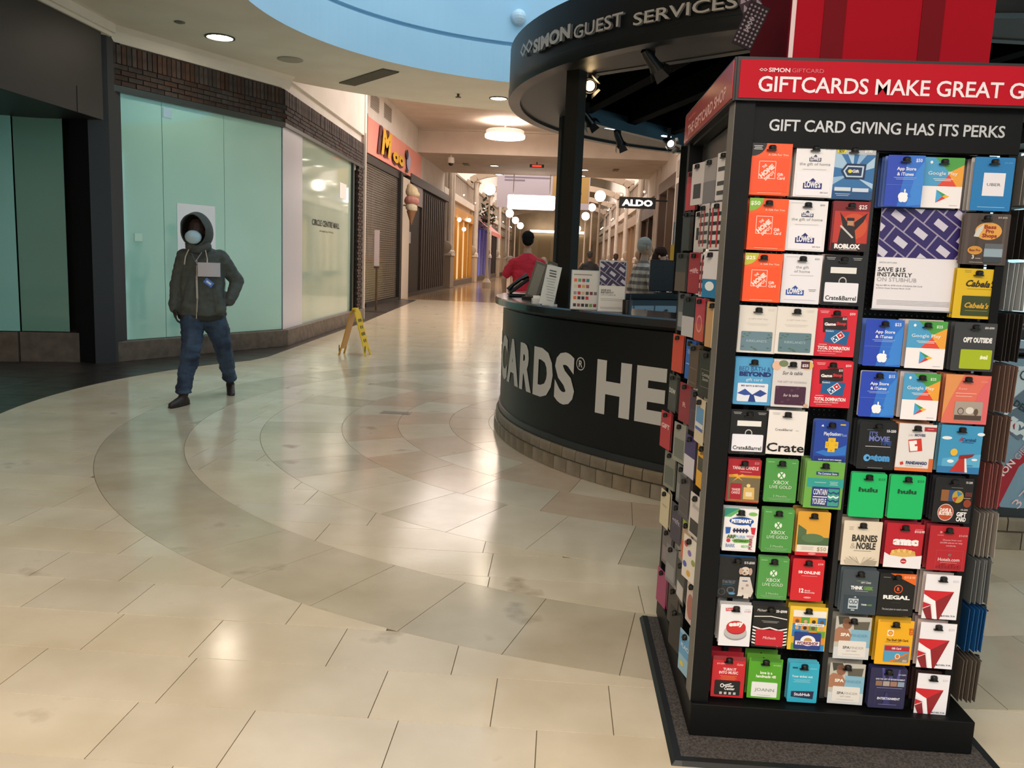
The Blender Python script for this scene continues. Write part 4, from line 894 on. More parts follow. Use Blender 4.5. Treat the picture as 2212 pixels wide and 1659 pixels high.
put_text(pp, 'SIMON', mat('#f0dfe2', 0.4), pl_(-91.01, 0.345, 0.95), 0.035, 0.16, align='l', bold=0.03); put_text(pp, 'GIFTCARD', mat('#dcb3ba', 0.4), pl_(-88.96, 0.49, 0.95), 0.035, 0.22, align='l')
put_text(pp, 'VISA', mat('#d7e6ee', 0.4), pl_(-91.61, 0.70, -0.55), 0.065, 0.19, align='l', bold=0.06, shear=0.2); put_text(pp, 'DEBIT', mat('#20303a', 0.4), pl_(-90.24, 0.79, -0.5), 0.035, 0.12, align='l', bold=0.02)
put_text(pp, '375', mat('#e9c9cf', 0.4), pl_(-88.36, 0.22, 0.95), 0.05, 0.16, align='l'); put_text(pp, 'CO', mat('#303f49', 0.4), pl_(-90.15, 0.95, -0.7), 0.06, 0.1, align='l')
kl(pp, 'front_poster', None, False)
hb = MB(); cur(hb, -103, -65, 1.142, 1.25, mat('#0c1012', 0.4), 3.0); hb_t = MB()
put_text(hb, 'WE ACCEPT', mat('#c9ced1', 0.4), wrap(3.003, -92.2, 1.215), 0.012, 0.10, align='l'); put_text(hb, 'GIFTCARDS', mat('#75807f', 0.4), wrap(3.003, -91.9, 1.195), 0.012, 0.10, align='l')
kl(hb, 'counter_top_sign', None, False); cr_ = MB(); cur(cr_, -103, -65, 1.10, 1.14, mat('#9db4c6', 0.25, 0.3), 3.036); kl(cr_, 'silver_edge', None, False)
# ------------------------------------------------------------------ things on the counter (top at z 1.13)
ZT = 1.141
# desk phone
ph = thing('desk_phone', 'black desk phone on angled stand at left end of the counter', 'phone', atZ(1119, 640, ZT), math.radians(10))
MB().box((0, 0, 0.012), (0.17, 0.14, 0.024)).build('foot', mat('#0c0d0f', 0.35), ph, bevel=0.006)
T = Matrix.Rotation(math.radians(-38), 3, 'Y'); bd = MB(); bd.box((0.0, 0, 0.095), (0.20, 0.17, 0.03), M=T) ; bd.build('body', mat('#101214', 0.3), ph, bevel=0.008)
hs = MB(); v = lambda x, z: T @ Vector((x, -0.06, z)); hs.tube([v(-0.10, 0.025)+Vector((0, 0, 0.095)), v(-0.04, 0.038)+Vector((0, 0, 0.095)), v(0.04, 0.038)+Vector((0, 0, 0.095)), v(0.11, 0.025)+Vector((0, 0, 0.095))], [0.024, 0.016, 0.016, 0.026], n=10); hs.build('handset', mat('#0a0b0c', 0.25), ph, smooth=True)
sc_ = MB(); sc_.box((0.0, 0.03, 0.113), (0.07, 0.06, 0.004), M=T); sc_.build('display', mat('#4a5a66', 0.2), ph)
# leaning framed panels (screens seen from the side)
for i, (u, w, cc, lab) in enumerate(((1147, 0.11, '#8f8f86', 'narrow framed grey screen leaning on the counter behind the white tent sign'), (1176, 0.13, '#b5bdb4', 'paler framed screen leaning beside main kiosk post behind the tent sign'))):
    p = atZ(u, 646, ZT); t = thing('leaning_screen', lab, 'screen', (p.x, p.y, ZT), math.radians(-20)); M3 = Matrix.Rotation(math.radians(17), 3, 'Y')
    MB().box((0.045, 0, 0.155), (w, 0.018, 0.30), M=M3).build('frame', mat('#6d6a60', 0.4), t); MB().box((0.045, -0.011, 0.155), (w-0.035, 0.004, 0.26), M=M3).build('display', mat(cc, 0.3), t); MB().box((0, 0.02, 0.01), (0.14, 0.10, 0.02)).build('stand', mat('#0d0e10', 0.4), t)
# white tent sign
p = atZ(1184, 660, ZT); t = thing('tent_sign', 'tall white slanted tent sign with grey text left of kiosk post', 'sign', (p.x, p.y, ZT), math.radians(2)); M3 = Matrix.Rotation(math.radians(10), 3, 'Y')
MB().box((0.01, 0, 0.142), (0.105, 0.006, 0.28), M=M3).build('panel', mat('#cdd2d0', 0.4), t); lns = MB()
for k in range(12): lns.box((0.012+(0.0 if k > 2 else 0.012), -0.0045, 0.245-k*0.019), (0.05 if k < 3 else 0.066-0.01*(k % 3), 0.001, 0.009 if k < 3 else 0.004), mat('#4a4c50', 0.5) if k < 3 else mat('#8d9194', 0.5), M=M3)
lns.build('text_lines', None, t); MB().box((0.01, 0.03, 0.004), (0.11, 0.06, 0.008)).build('base', mat('#cdd2d0', 0.4), t)
pc = atZ(1199, 641, ZT); t = thing('leaflet_rack', 'small pale blue leaflet rack left of the kiosk post', 'rack', (pc.x, pc.y, ZT)); MB().box((0, 0, 0.06), (0.09, 0.05, 0.12)).build('tray', mat('#2a343b', 0.4), t); MB().box((0, 0.0, 0.215), (0.10, 0.02, 0.02)).build('top_edge', mat('#86b5d4', 0.4), t); MB().box((0, 0.012, 0.15), (0.09, 0.01, 0.13)).build('back', mat('#5d8299', 0.4), t)
pc = atZ(1158, 656, ZT); t = thing('card_box', 'little white box of business cards beside the tent sign', 'card box', (pc.x, pc.y, ZT), 0.3); MB().box((0, 0, 0.02), (0.06, 0.04, 0.04)).build('box', mat('#d9d4d0', 0.4), t); MB().box((0, -0.005, 0.045), (0.05, 0.015, 0.03)).build('cards', mat('#efe9dc', 0.5), t)
# two acrylic sign holders
def sgn(p, w, h, rz, label):
    t = thing('counter_sign', label, 'sign', (p.x, p.y, ZT), rz); MB().box((0, 0, h/2+0.004), (w+0.012, 0.004, h+0.008)).build('acrylic_back', mat('#9aa3a8', 0.15), t); MB().box((0, -0.003, h/2+0.004), (w, 0.002, h)).build('sheet', mat('#d8d6d1', 0.45), t); MB().box((0, 0.02, 0.003), (w+0.012, 0.07, 0.005)).build('acrylic_foot', mat('#9aa3a8', 0.15), t); return t
pa = atZ(1262, 669, ZT); wa = 57/FPX*(pa-CAM).length; t = sgn(pa, wa*1.02, 0.255, 0.02, 'white counter sign with rows of small coloured squares right of kiosk post'); sq = MB()
rows_ = [(0.195, ['#e0703c', '#5a9a78', '#a8325a', '#1f7f8f']), (0.155, ['#c8c8b0', '#c03038', '#c9a860', '#a05060']), (0.11, ['#8f8f8f', '#b8303c', '#c8b090', '#3a3a3a', '#7a2030', '#6a6a6a']), (0.078, ['#d86838', '#222222', '#202428', '#c23038']), (0.03, ['#2a2a2a', '#7a4a50', '#1e1e22', '#3a3e44', '#6a9a3a', '#8a2840'])]
for z, cs in rows_:
    for k, cc in enumerate(cs): sq.box((-wa/2+0.022+k*0.027, -0.0045, z), (0.02, 0.001, 0.021), mat(cc, 0.5))
sq.box((-0.02, -0.0045, 0.232), (0.12, 0.001, 0.005), mat('#77756f', 0.5)); sq.build('coloured_squares', None, t)
pb = atZ(1319, 674, ZT); wb = 54/FPX*(pb-CAM).length; t = sgn(pb, wb*1.02, 0.325, 0.02, 'white counter sign with dark purple card pattern at the top'); sq = MB()
def pattern(mb, x0, x1, z0, z1, y, s, m1, m2, m3):
    mb.bb((x0, y, z0), (x1, y-0.0006, z1), m2)
    a = math.radians(-35)
    ca, sa = math.cos(a), math.sin(a)
    for i in range(-12, 13):
        for j in range(-12, 13):
            w, h = s, s*0.62
            off = (j % 2)*0.5*0
            cx_, cz_ = (i+0.35*j)*w*1.06, j*h*1.08
            def clipq(q):
                for (px, pz, nx, nz) in ((x0, 0, -1, 0), (x1, 0, 1, 0), (0, z0, 0, -1), (0, z1, 0, 1)):
                    q = clip_half(q, px, pz, nx, nz)
                    if len(q) < 3: return None
                return q
            def R_(hw, hh):
                return [((x0+x1)/2+(cx_+p)*ca-(cz_+r)*sa, (z0+z1)/2+(cx_+p)*sa+(cz_+r)*ca) for p, r in ((-hw, -hh), (hw, -hh), (hw, hh), (-hw, hh))]
            q = clipq(R_(w/2, h/2)); 
            if q: mb.poly([(p, y-0.0012, r) for p, r in q], m1)
            q = clipq(R_(w*0.24, h*0.2))
            if q: mb.poly([(p, y-0.0018, r) for p, r in q], m3)
pattern(sq, -wb/2, wb/2, 0.17, 0.325, -0.0045, 0.085, mat('#2b2348', 0.5), mat('#a49fb2', 0.5), mat('#b9b6c6', 0.5))
put_text(sq, 'SAVE $15', mat('#2a2a2c', 0.5), lambda x, y: (x, -0.005, y), 0.011, x=-wb/2+0.012, y=0.135, align='l', bold=0.03); put_text(sq, 'INSTANTLY', mat('#2a2a2c', 0.5), lambda x, y: (x, -0.005, y), 0.011, x=-wb/2+0.012, y=0.12, align='l', bold=0.03); put_text(sq, 'ON STUBHUB', mat('#8a8a8c', 0.5), lambda x, y: (x, -0.005, y), 0.011, x=-wb/2+0.012, y=0.105, align='l')
for z in (0.085, 0.075, 0.03, 0.022): sq.box((0.0, -0.0045, z), (wb*0.85, 0.001, 0.003), mat('#9a9a98', 0.5))
sq.build('print', None, t)
pc = atZ(1249, 641, ZT); t = thing('small_picture_box', 'small green and yellow picture box with blue top by kiosk post', 'box', (pc.x, pc.y, ZT)); MB().box((0, 0, 0.10), (0.06, 0.03, 0.20)).build('box', mat('#7a9a4a', 0.5), t); MB().box((0, -0.016, 0.12), (0.05, 0.002, 0.06)).build('picture', mat('#cfc04a', 0.5), t); MB().box((0, -0.017, 0.02), (0.06, 0.002, 0.03)).build('lower_band', mat('#6ea8cf', 0.5), t)
pc = atZ(1354, 676, ZT); t = thing('pen_holder', 'small black pen holder right of the two counter signs', 'pen holder', (pc.x, pc.y, ZT)); MB().lathe((0, 0, 0), [(0.03, 0), (0.032, 0.085), (0.028, 0.085), (0.026, 0.01), (0.001, 0.01)], None, 16).build('cup', mat('#0c0c0e', 0.4), t); MB().tube([(0.01, 0, 0.02), (0.02, 0.01, 0.12)], 0.004, n=6).build('pen', mat('#15161a', 0.3), t)
# monitor back on the far counter
p = kp(2.2, 106, ZT); p = Vector((1.19, 9.80, ZT)); t = thing('computer_monitor', 'dark computer monitor seen from behind on the far counter', 'monitor', p, 0.1); MB().box((0, 0, 0.20), (0.36, 0.04, 0.36)).build('screen_back', mat('#16242f', 0.4), t, bevel=0.008); MB().box((0, 0.03, 0.02), (0.06, 0.05, 0.10)).build('neck', mat('#101820', 0.4), t); MB().box((0, 0.02, 0.006), (0.2, 0.14, 0.012)).build('foot', mat('#101820', 0.4), t)
vv = MB()
for z in (0.29, 0.14):
    for x in (-0.12, -0.03): vv.box((x, -0.021, z), (0.03, 0.002, 0.006))
vv.build('vent_slots', mat('#070b0f', 0.5), t)
# ================================================================== wet floor sign
c1 = atZ(738, 765); c2 = atZ(795, 768); apx = (c1+c2)/2; dirn = (c2-c1); wl_ = dirn.length; az = math.atan2(dirn.y, dirn.x); ylw = mat('#e2bd1c', 0.35); ylw2 = mat('#c98f10', 0.35); blk = mat('#2a2413', 0.5)
ws = thing('wet_floor_sign', 'yellow folding wet floor sign standing open before the far brick pier', 'floor sign', (apx.x, apx.y, 0), az)
H_ = 0.66
for i, s in enumerate((-1, 1)):
    b = MB(); e = Vector((s*wl_/2, 0, 0.0)); tpt = Vector((s*0.02, 0, H_)); mid = (e+tpt)/2; dd = (tpt-e); L = dd.length; ang_ = math.atan2(dd.x, dd.z); M3 = Matrix.Rotation(ang_, 3, 'Y')
    P = lambda c, d_: b.box(mid+M3 @ Vector(c), d_, M=M3)
    P((0, 0, 0.03), (0.014, 0.27, L*0.82)); P((0, -0.12, -L/2+0.055), (0.018, 0.05, 0.11)); P((0, 0.12, -L/2+0.055), (0.018, 0.05, 0.11)); P((0, 0, L/2-0.02), (0.02, 0.16, 0.04))
    b.build('panel', ylw if s > 0 else ylw2, ws, bevel=0.003)
    tt = MB()
    for q, z in enumerate((0.18, 0.08, -0.02, -0.12)):
        for yy in ((-0.06, 0.0, 0.06) if q % 2 == 0 else (-0.04, 0.04)): tt.box(mid+M3 @ Vector((s*0.009, yy, z)), (0.002, 0.035, 0.045), M=M3)
    tt.build('warning_print', blk, ws)
b = MB(); b.box((0, 0, H_+0.005), (0.06, 0.14, 0.03)); b.build('hinge', ylw, ws, bevel=0.005)
for s in (-1, 1):
    b = MB(); b.box((s*wl_/2*0.97, -0.137, 0.10), (0.012, 0.003, 0.10)); b.build('side_mark', blk, ws)
# ================================================================== people
def face(par, c, yaw, skin, r=0.1, mask=False):
    """eyes, nose, mouth and ears round a head centred at c; yaw turns it about z (0 looks to -y)"""
    R = Matrix.Rotation(yaw, 3, 'Z'); P = lambda x, y, z: Vector(c)+R @ Vector((x, y, z))
    e = MB()
    for s in (-1, 1): e.sphere(P(s*0.032, -r*0.86, 0.01), 0.011, mat('#d8d4d0', 0.3), 10); e.sphere(P(s*0.032, -r*0.96, 0.01), 0.006, mat('#1c1410', 0.2), 8)
    e.build('eyes', None, par)
def head(par, c, yaw, skin, hair=None, hairs=None, ears=True, tilt=0.0, s=1.0, eyes=True):
    R = Matrix.Rotation(yaw, 3, 'Z') @ Matrix.Rotation(tilt, 3, 'X'); P = lambda x, y, z: Vector(c)+(R @ Vector((x, y, z)))*s
    hs = [[(P(0, 0.01, 0.03), 0.088*s, (0.86, 1, 1.02)), (P(0, 0.02, 0.0), 0.085*s, (0.86, 1, 1)), (P(0, -0.035, -0.085), 0.034*s)],
          [(P(0, -0.02, -0.02), 0.07*s, (0.85, 0.9, 1.1)), (P(0, -0.045, -0.09), 0.028*s)],
          [(P(0, -0.092, 0.005), 0.009*s), (P(0, -0.110, -0.032), 0.013*s)], [(P(0, -0.088, -0.062), 0.016*s, (1.5, 0.8, 0.6))]]
    if ears: hs += [[(P(q*0.079, 0.01, -0.01), 0.022*s, (0.4, 0.8, 1.2))] for q in (-1, 1)]
    o = blob('head', hs, skin, par, 0.006, 2)
    if hairs: blob('hair', [[(P(*a), r_*s, sc)] for a, r_, sc in hairs], hair, par, 0.007, 1)
    if eyes: face(par, P(0, 0, 0), yaw, skin, 0.1*s)
    return o
def limb(a, b, c, r): return [[(a, r[0]), (b, r[1])], [(b, r[1]), (c, r[2])]]
def hand(w, d, n, side, s=1.0, curl=0.5):
    """palm at wrist w, pointing along d, palm normal n; fingers curled"""
    d = Vector(d).normalized(); n = Vector(n).normalized(); x = d.cross(n).normalized()*side; w = Vector(w)
    hs = [[(w, 0.024*s), (w+d*0.045*s+x*0.02*s, 0.017*s), (w+d*0.085*s+x*0.03*s, 0.013*s)], [(w+d*0.045*s-x*0.018*s, 0.017*s), (w+d*0.085*s-x*0.028*s, 0.012*s), (w, 0.024*s)]]
    for k, L in enumerate((0.070, 0.080, 0.075, 0.058)):
        b = w+d*0.085*s+x*(0.03-k*0.02)*s; m1 = b+(d*math.cos(curl*0.6)+n*math.sin(curl*0.6))*L*0.5*s; m2 = m1+(d*math.cos(curl*1.8)+n*math.sin(curl*1.8))*L*0.5*s
        hs += [[(b, 0.0095*s), (m1, 0.0085*s)], [(m1, 0.0085*s), (m2, 0.007*s)]]
    b = w+d*0.02*s+x*0.028*s; m1 = b+(d*0.6+x*0.6+n*0.3).normalized()*0.035*s; m2 = m1+(d*0.9+x*0.1+n*0.4).normalized()*0.03*s
    hs += [[(b, 0.013*s), (m1, 0.011*s)], [(m1, 0.0105*s), (m2, 0.008*s)]]
    return hs
def shoe(par, a, toe, m, sole, h=0.055, pitch=0.0):
    a = Vector(a); d = Vector((toe[0], toe[1], 0)).normalized(); up = Vector((0, 0, 1)); u = d*math.cos(pitch)-up*math.sin(pitch); v = up*math.cos(pitch)+d*math.sin(pitch)
    blob('shoe', [[(a+v*0.075, 0.044), (a-u*0.045+v*0.04, 0.034)], [(a+v*0.06, 0.042), (a+u*0.10+v*0.038, 0.038, (1, 1, 0.9))], [(a+u*0.09+v*0.035, 0.04), (a+u*0.165+v*0.028, 0.032, (1, 1, 0.8))], [(a-u*0.05+v*0.03, 0.034), (a+u*0.1+v*0.026, 0.036)]], m, par, 0.008, 2)
    blob('shoe_sole', [[(a-u*0.055+v*0.01, 0.036, (1, 1, 0.35)), (a+u*0.10+v*0.01, 0.043, (1, 1, 0.35)), (a+u*0.17+v*0.01, 0.033, (1, 1, 0.35))]], sole, par, 0.008, 1)
denim = nmat('blue_denim', '#3a4f68', '#1f2c40', 5, (0.8, 0.95), 5, 0.3, 0, 260, c3='#54708c')
hood_m = nmat('charcoal_fleece', '#4c504c', '#424643', 20, (0.85, 0.95), 4, 0.4, 0, 200); hood_l = mat('#161616', 0.9)
# ---- the hooded walker (local x = right in the photo, y away from the camera)
wk = thing('person', 'person walking in grey hooded jacket, blue jeans and pale face mask, badge on lanyard', 'person', (-3.39, 7.78, 0), math.radians(23.6))
skin_d = mat('#2e211c', 0.7)
head(wk, (-0.055, -0.03, 1.60), math.radians(-20), skin_d, ears=True, tilt=0.08, eyes=False)
blob('body', [[((-0.02, 0.03, 1.33), 0.09, (1.5, 0.8, 1)), ((-0.01, 0.03, 0.95), 0.11, (1.2, 0.8, 1))], [((-0.05, 0, 1.5), 0.055), ((-0.02, 0.03, 1.38), 0.07)], [((-0.01, 0.02, 0.9), 0.12, (1.15, 0.8, 1))]]+limb((-0.08, 0, 0.85), (-0.12, -0.14, 0.47), (-0.185, -0.30, 0.10), (0.07, 0.048, 0.04))+limb((0.08, 0.03, 0.85), (0.17, 0.08, 0.47), (0.235, 0.34, 0.13), (0.07, 0.048, 0.04))+limb((-0.165, 0.03, 1.33), (-0.235, 0.05, 1.12), (-0.262, -0.02, 0.88), (0.042, 0.035, 0.03))+limb((0.155, 0.04, 1.33), (0.31, 0.11, 1.14), (0.235, 0.0, 0.96), (0.042, 0.035, 0.03))+hand((-0.262, -0.02, 0.88), (0.1, -0.1, -1), (1, 0, 0), 1), skin_d, wk, 0.008, 2)
# jacket
jk = [[((-0.02, 0.03, 1.375), 0.11, (1.75, 0.95, 0.75)), ((-0.015, 0.03, 1.20), 0.135, (1.55, 1.0, 1))], [((-0.015, 0.03, 1.20), 0.135, (1.55, 1.0, 1)), ((-0.02, 0.02, 0.88), 0.145, (1.5, 1.0, 0.8))], [((-0.02, 0.02, 0.90), 0.15, (1.5, 1.02, 0.5)), ((-0.02, 0.02, 0.82), 0.148, (1.52, 1.04, 0.4))], [((-0.10, -0.06, 1.05), 0.06, (1, 1, 2)), ((-0.14, -0.05, 0.90), 0.07)], [((0.10, -0.05, 1.02), 0.06, (1, 1, 2)), ((0.13, -0.05, 0.88), 0.075)],
      [((-0.04, 0.02, 1.46), 0.075, (1.2, 1, 0.8)), ((-0.02, 0.03, 1.38), 0.10, (1.5, 0.9, 0.8))]]
jk += limb((-0.165, 0.03, 1.36), (-0.235, 0.05, 1.12), (-0.262, -0.01, 0.90), (0.078, 0.066, 0.05))+limb((0.155, 0.04, 1.36), (0.31, 0.11, 1.14), (0.235, 0.0, 0.955), (0.08, 0.068, 0.055))
jk += [[((-0.262, -0.01, 0.92), 0.05), ((-0.265, -0.02, 0.87), 0.042)]]
jacket = blob('hooded_jacket', jk, hood_m, wk, 0.009, 3, fold=0.010)
blob('jacket_hem', [[((-0.02, 0.02, 0.815), 0.148, (1.5, 1.04, 0.2)), ((-0.02, 0.02, 0.775), 0.140, (1.5, 1.02, 0.2))]], mat('#2b2c28', 0.9), wk, 0.008, 1)
# hood: a shell open to the front
hd = MB(); R = Matrix.Rotation(math.radians(-24), 3, 'Z'); n1, n2 = 22, 14; vs = []; C0 = Vector((-0.05, 0.0, 1.60))
for i in range(n1+1):          # rings from the opening backwards
    t = i/n1; ph = math.radians(58)+t*(PI-math.radians(58))*1.0
    for j in range(28):
        a = 2*PI*j/28; rx = 0.136; rz = 0.176 if math.sin(a) > 0 else 0.158; ry = 0.155
        q = Vector((rx*math.sin(ph)*math.cos(a), -ry*math.cos(ph), rz*math.sin(ph)*math.sin(a)*(1.0)))
        if i == 0: q *= 1.03
        if i == 0 and math.sin(a) > 0.3: q += Vector((0, -0.035, 0.0))
        q.z -= 0.03*max(0, q.y/0.15)
        vs.append(C0+R @ q)
fs = [(i*28+j, i*28+(j+1) % 28, (i+1)*28+(j+1) % 28, (i+1)*28+j) for i in range(n1) for j in range(28)]
hd.faces(vs, fs); o = hd.build('hood', hood_m, wk, smooth=True); sm_ = o.modifiers.new('s', 'SOLIDIFY'); sm_.thickness = 0.014; sm_.offset = 0; o.data.materials.append(hood_l)
sb_ = o.modifiers.new('b', 'SUBSURF'); sb_.levels = 1; sb_.render_levels = 1
lin_ = MB(); vs = [C0+R @ Vector((0.128*math.cos(2*PI*j/28), -0.012, 0.155*math.sin(2*PI*j/28))) for j in range(28)]+[C0+R @ Vector((0.10*math.cos(2*PI*j/28), 0.09, 0.12*math.sin(2*PI*j/28))) for j in range(28)]
lin_.faces(vs, [(j, (j+1) % 28, (j+1) % 28+28, j+28) for j in range(28)]); lin_.build('hood_lining', hood_l, wk, smooth=True)
blob('hood_collar', [[((-0.11, -0.04, 1.455), 0.05), ((-0.06, -0.07, 1.43), 0.04)], [((0.03, -0.05, 1.46), 0.05), ((-0.04, -0.075, 1.43), 0.04)], [((-0.06, 0.08, 1.48), 0.07, (1.5, 0.8, 0.8))]], hood_m, wk, 0.009, 2)
# mask
mk = blob('face_mask', [[(Vector((-0.055, -0.03, 1.60))+R @ Vector((0, -0.074, -0.055)), 0.069, (1.12, 0.78, 0.95)), (Vector((-0.055, -0.03, 1.60))+R @ Vector((0, -0.106, -0.05)), 0.033, (1.2, 0.9, 1.1))]], mat('#a9c4cf', 0.7), wk, 0.006, 2)
tag(mk, 'pale blue face mask')
def front_y(x, z): # approximate jacket front surface
    best = 0.0
    w = 0.21; xx = (x+0.015)/w; return 0.028-0.137*math.sqrt(max(0.05, 1-xx*xx))-0.014*max(0, min(1, (1.2-z)/0.35))-0.006
def strip(pts, w, m, nm, off=0.012, lab=None):
    s = MB()
    for (x0_, z0_), (x1_, z1_) in zip(pts[:-1], pts[1:]):
        k = max(1, int(math.hypot(x1_-x0_, z1_-z0_)/0.02))
        for i in range(k):
            a = (x0_+(x1_-x0_)*i/k, z0_+(z1_-z0_)*i/k); b = (x0_+(x1_-x0_)*(i+1)/k, z0_+(z1_-z0_)*(i+1)/k)
            s.beam((a[0], front_y(*a)-off, a[1]), (b[0], front_y(*b)-off, b[1]), w, 0.006)
    o = s.build(nm, m, wk); return tag(o, lab)
zipm = mat('#a89f93', 0.6)
strip([(-0.055, 1.34), (-0.06, 1.15), (-0.058, 0.98), (-0.068, 0.79)], 0.017, zipm, 'zip')
strip([(-0.125, 1.43), (-0.155, 1.36), (-0.165, 1.29)], 0.010, mat('#c9bfb0', 0.6), 'drawstring', 0.02); strip([(0.02, 1.43), (0.035, 1.35), (0.035, 1.24)], 0.010, mat('#c9bfb0', 0.6), 'drawstring', 0.02)
strip([(-0.10, 1.40), (-0.06, 1.30), (-0.01, 1.20), (0.015, 1.165)], 0.008, mat('#4a5664', 0.6), 'lanyard', 0.02); strip([(-0.01, 1.41), (-0.07, 1.32)], 0.012, mat('#8f93a0', 0.6), 'lanyard', 0.02)
cp = MB()
def curved(mb, x0_, x1_, z0_, z1_, off, m=None, n=8):
    for i in range(n):
        a, b = x0_+(x1_-x0_)*i/n, x0_+(x1_-x0_)*(i+1)/n; mb.faces([(a, front_y(a, 0)-off, z0_), (b, front_y(b, 0)-off, z0_), (b, front_y(b, 0)-off, z1_), (a, front_y(a, 0)-off, z1_), (a, front_y(a, 0), z0_), (b, front_y(b, 0), z0_), (b, front_y(b, 0), z1_), (a, front_y(a, 0), z1_)], [(0, 1, 2, 3), (4, 5, 1, 0), (3, 2, 6, 7)], m)
curved(cp, -0.05, 0.150, 1.185, 1.315, 0.012); tag(cp.build('chest_panel', mat('#b9b1b4', 0.8), wk), 'pale grey chest panel')
bg_ = MB(); bg_.box((0.045, front_y(0.04, 0)-0.03, 1.13), (0.085, 0.006, 0.05), mat('#3f6fc4', 0.4), M=Matrix.Rotation(math.radians(38), 3, 'Y')); bg_.box((0.045, front_y(0.04, 0)-0.034, 1.13), (0.05, 0.004, 0.018), mat('#cfdcee', 0.4), M=Matrix.Rotation(math.radians(38), 3, 'Y')); tag(bg_.build('badge', None, wk), 'blue name badge')
# jeans
jn = [[((-0.02, 0.02, 0.84), 0.115, (1.42, 1.0, 0.6)), ((-0.09, 0.0, 0.76), 0.095, (1.0, 1.05, 1)), ((0.08, 0.03, 0.76), 0.095, (1.0, 1.05, 1))]]
jn += limb((-0.095, -0.01, 0.76), (-0.13, -0.15, 0.44), (-0.185, -0.28, 0.15), (0.118, 0.086, 0.068))+limb((0.10, 0.03, 0.76), (0.18, 0.09, 0.44), (0.235, 0.31, 0.17), (0.118, 0.084, 0.066))
jn += [[((-0.183, -0.275, 0.18), 0.076, (1, 1, 0.4))], [((-0.188, -0.285, 0.12), 0.082, (1, 1, 0.35))], [((0.235, 0.31, 0.165), 0.074, (1, 1, 0.4))], [((-0.12, -0.19, 0.44), 0.088, (1, 1, 0.4))]]
blob('jeans', jn, denim, wk, 0.009, 2, fold=0.013, fq=11)
shoe(wk, (-0.195, -0.31, 0.0), (-0.55, -0.8), mat('#2c211d', 0.6), mat('#15110f', 0.7)); shoe(wk, (0.24, 0.36, 0.02), (0.05, -1), mat('#221a17', 0.6), mat('#120f0e', 0.7), pitch=0.25)
# ---- generic standing figure, local -y is the front
def figure(loc, rz, hgt, label, top, legs, skin, hair, hairs, shoem, sleeve=0.55, top_name='shirt', top_len=0.88, arms=None, yawh=0.0, build_=1.0, walk=0.0, tilt=0.0, extra=None, group=None):
    t = thing('person', label, 'person', loc, rz, group); k = hgt/1.78; V = lambda x, y, z: Vector((x*k*build_, y*k*build_, z*k))
    AL = arms or [((-0.20, 0, 1.40), (-0.27, 0.02, 1.13), (-0.26, -0.06, 0.88)), ((0.20, 0, 1.40), (0.27, 0.02, 1.13), (0.26, -0.06, 0.88))]
    hs = [[(V(0, 0.01, 1.33), 0.10*k, (1.5*build_, 0.85, 1)), (V(0, 0.01, 0.97), 0.10*k, (1.25*build_, 0.85, 1))], [(V(0, 0.0, 1.54), 0.053*k), (V(0, 0.02, 1.40), 0.065*k)]]
    LG = [((-0.09, 0, 0.88), (-0.10, -0.02-walk*0.12, 0.48), (-0.11, -walk*0.22+0.02, 0.09)), ((0.09, 0, 0.88), (0.10, -0.02+walk*0.05, 0.48), (0.11, walk*0.25+0.02, 0.09+0.04*walk))]
    for a, b, c in LG: hs += limb(V(*a), V(*b), V(*c), (0.075*k, 0.05*k, 0.038*k))
    for i, (a, b, c) in enumerate(AL): hs += limb(V(*a), V(*b), V(*c), (0.047*k, 0.038*k, 0.027*k)); hs += hand(V(*c), V(*c)-V(*b), (1 if i == 0 else -1, 0, 0), 1, k)
    blob('body', hs, skin, t, 0.009, 2)
    tp = [[(V(0, 0.01, 1.385), 0.105*k, (1.85*build_, 0.9, 0.62)), (V(0, 0.01, 1.18), 0.122*k, (1.48*build_, 0.95, 1))], [(V(0, 0.01, 1.18), 0.12*k, (1.42*build_, 0.95, 1)), (V(0, 0.01, top_len), 0.118*k, (1.35*build_, 1.0, 0.5))], [(V(0, 0.015, 1.47), 0.062*k, (1.15, 1, 0.5)), (V(0, 0.01, 1.40), 0.1*k, (1.5*build_, 0.9, 0.6))]]
    for a, b, c in AL:
        a, b, c = V(*a), V(*b), V(*c)
        a = a+Vector((-a.x*0.12, 0, -0.035*k))
        if sleeve <= 1: tp += [[(a, 0.066*k), (a+(b-a)*sleeve, 0.064*k)]]
        else: tp += limb(a, b, b+(c-b)*0.93, (0.066*k, 0.056*k, 0.043*k))
    blob(top_name, tp, top, t, 0.010, 2, fold=0.010)
    tr_ = [[(V(0, 0.01, 0.95), 0.108*k, (1.35*build_, 0.95, 0.6)), (V(-0.085, 0, 0.84), 0.09*k), (V(0.085, 0, 0.84), 0.09*k)]]
    for a, b, c in LG: tr_ += limb(V(*a), V(*b), V(*c), (0.09*k, 0.066*k, 0.056*k))
    blob('trousers', tr_, legs, t, 0.011, 2, fold=0.008)
    for a, b, c in LG: shoe(t, V(c[0], c[1], 0)+Vector((0, 0, max(0, c[2]-0.09))), (0, -1), shoem, shoem)
    head(t, V(0, -0.01, 1.655), yawh, skin, hair, hairs, tilt=tilt, s=k*1.0)
    if extra: extra(t, k)
    return t
short_h = [((0, 0.03, 0.05), 0.094, (0.92, 1.0, 0.92)), ((0, 0.055, 0.01), 0.085, (0.95, 0.8, 1.0))]
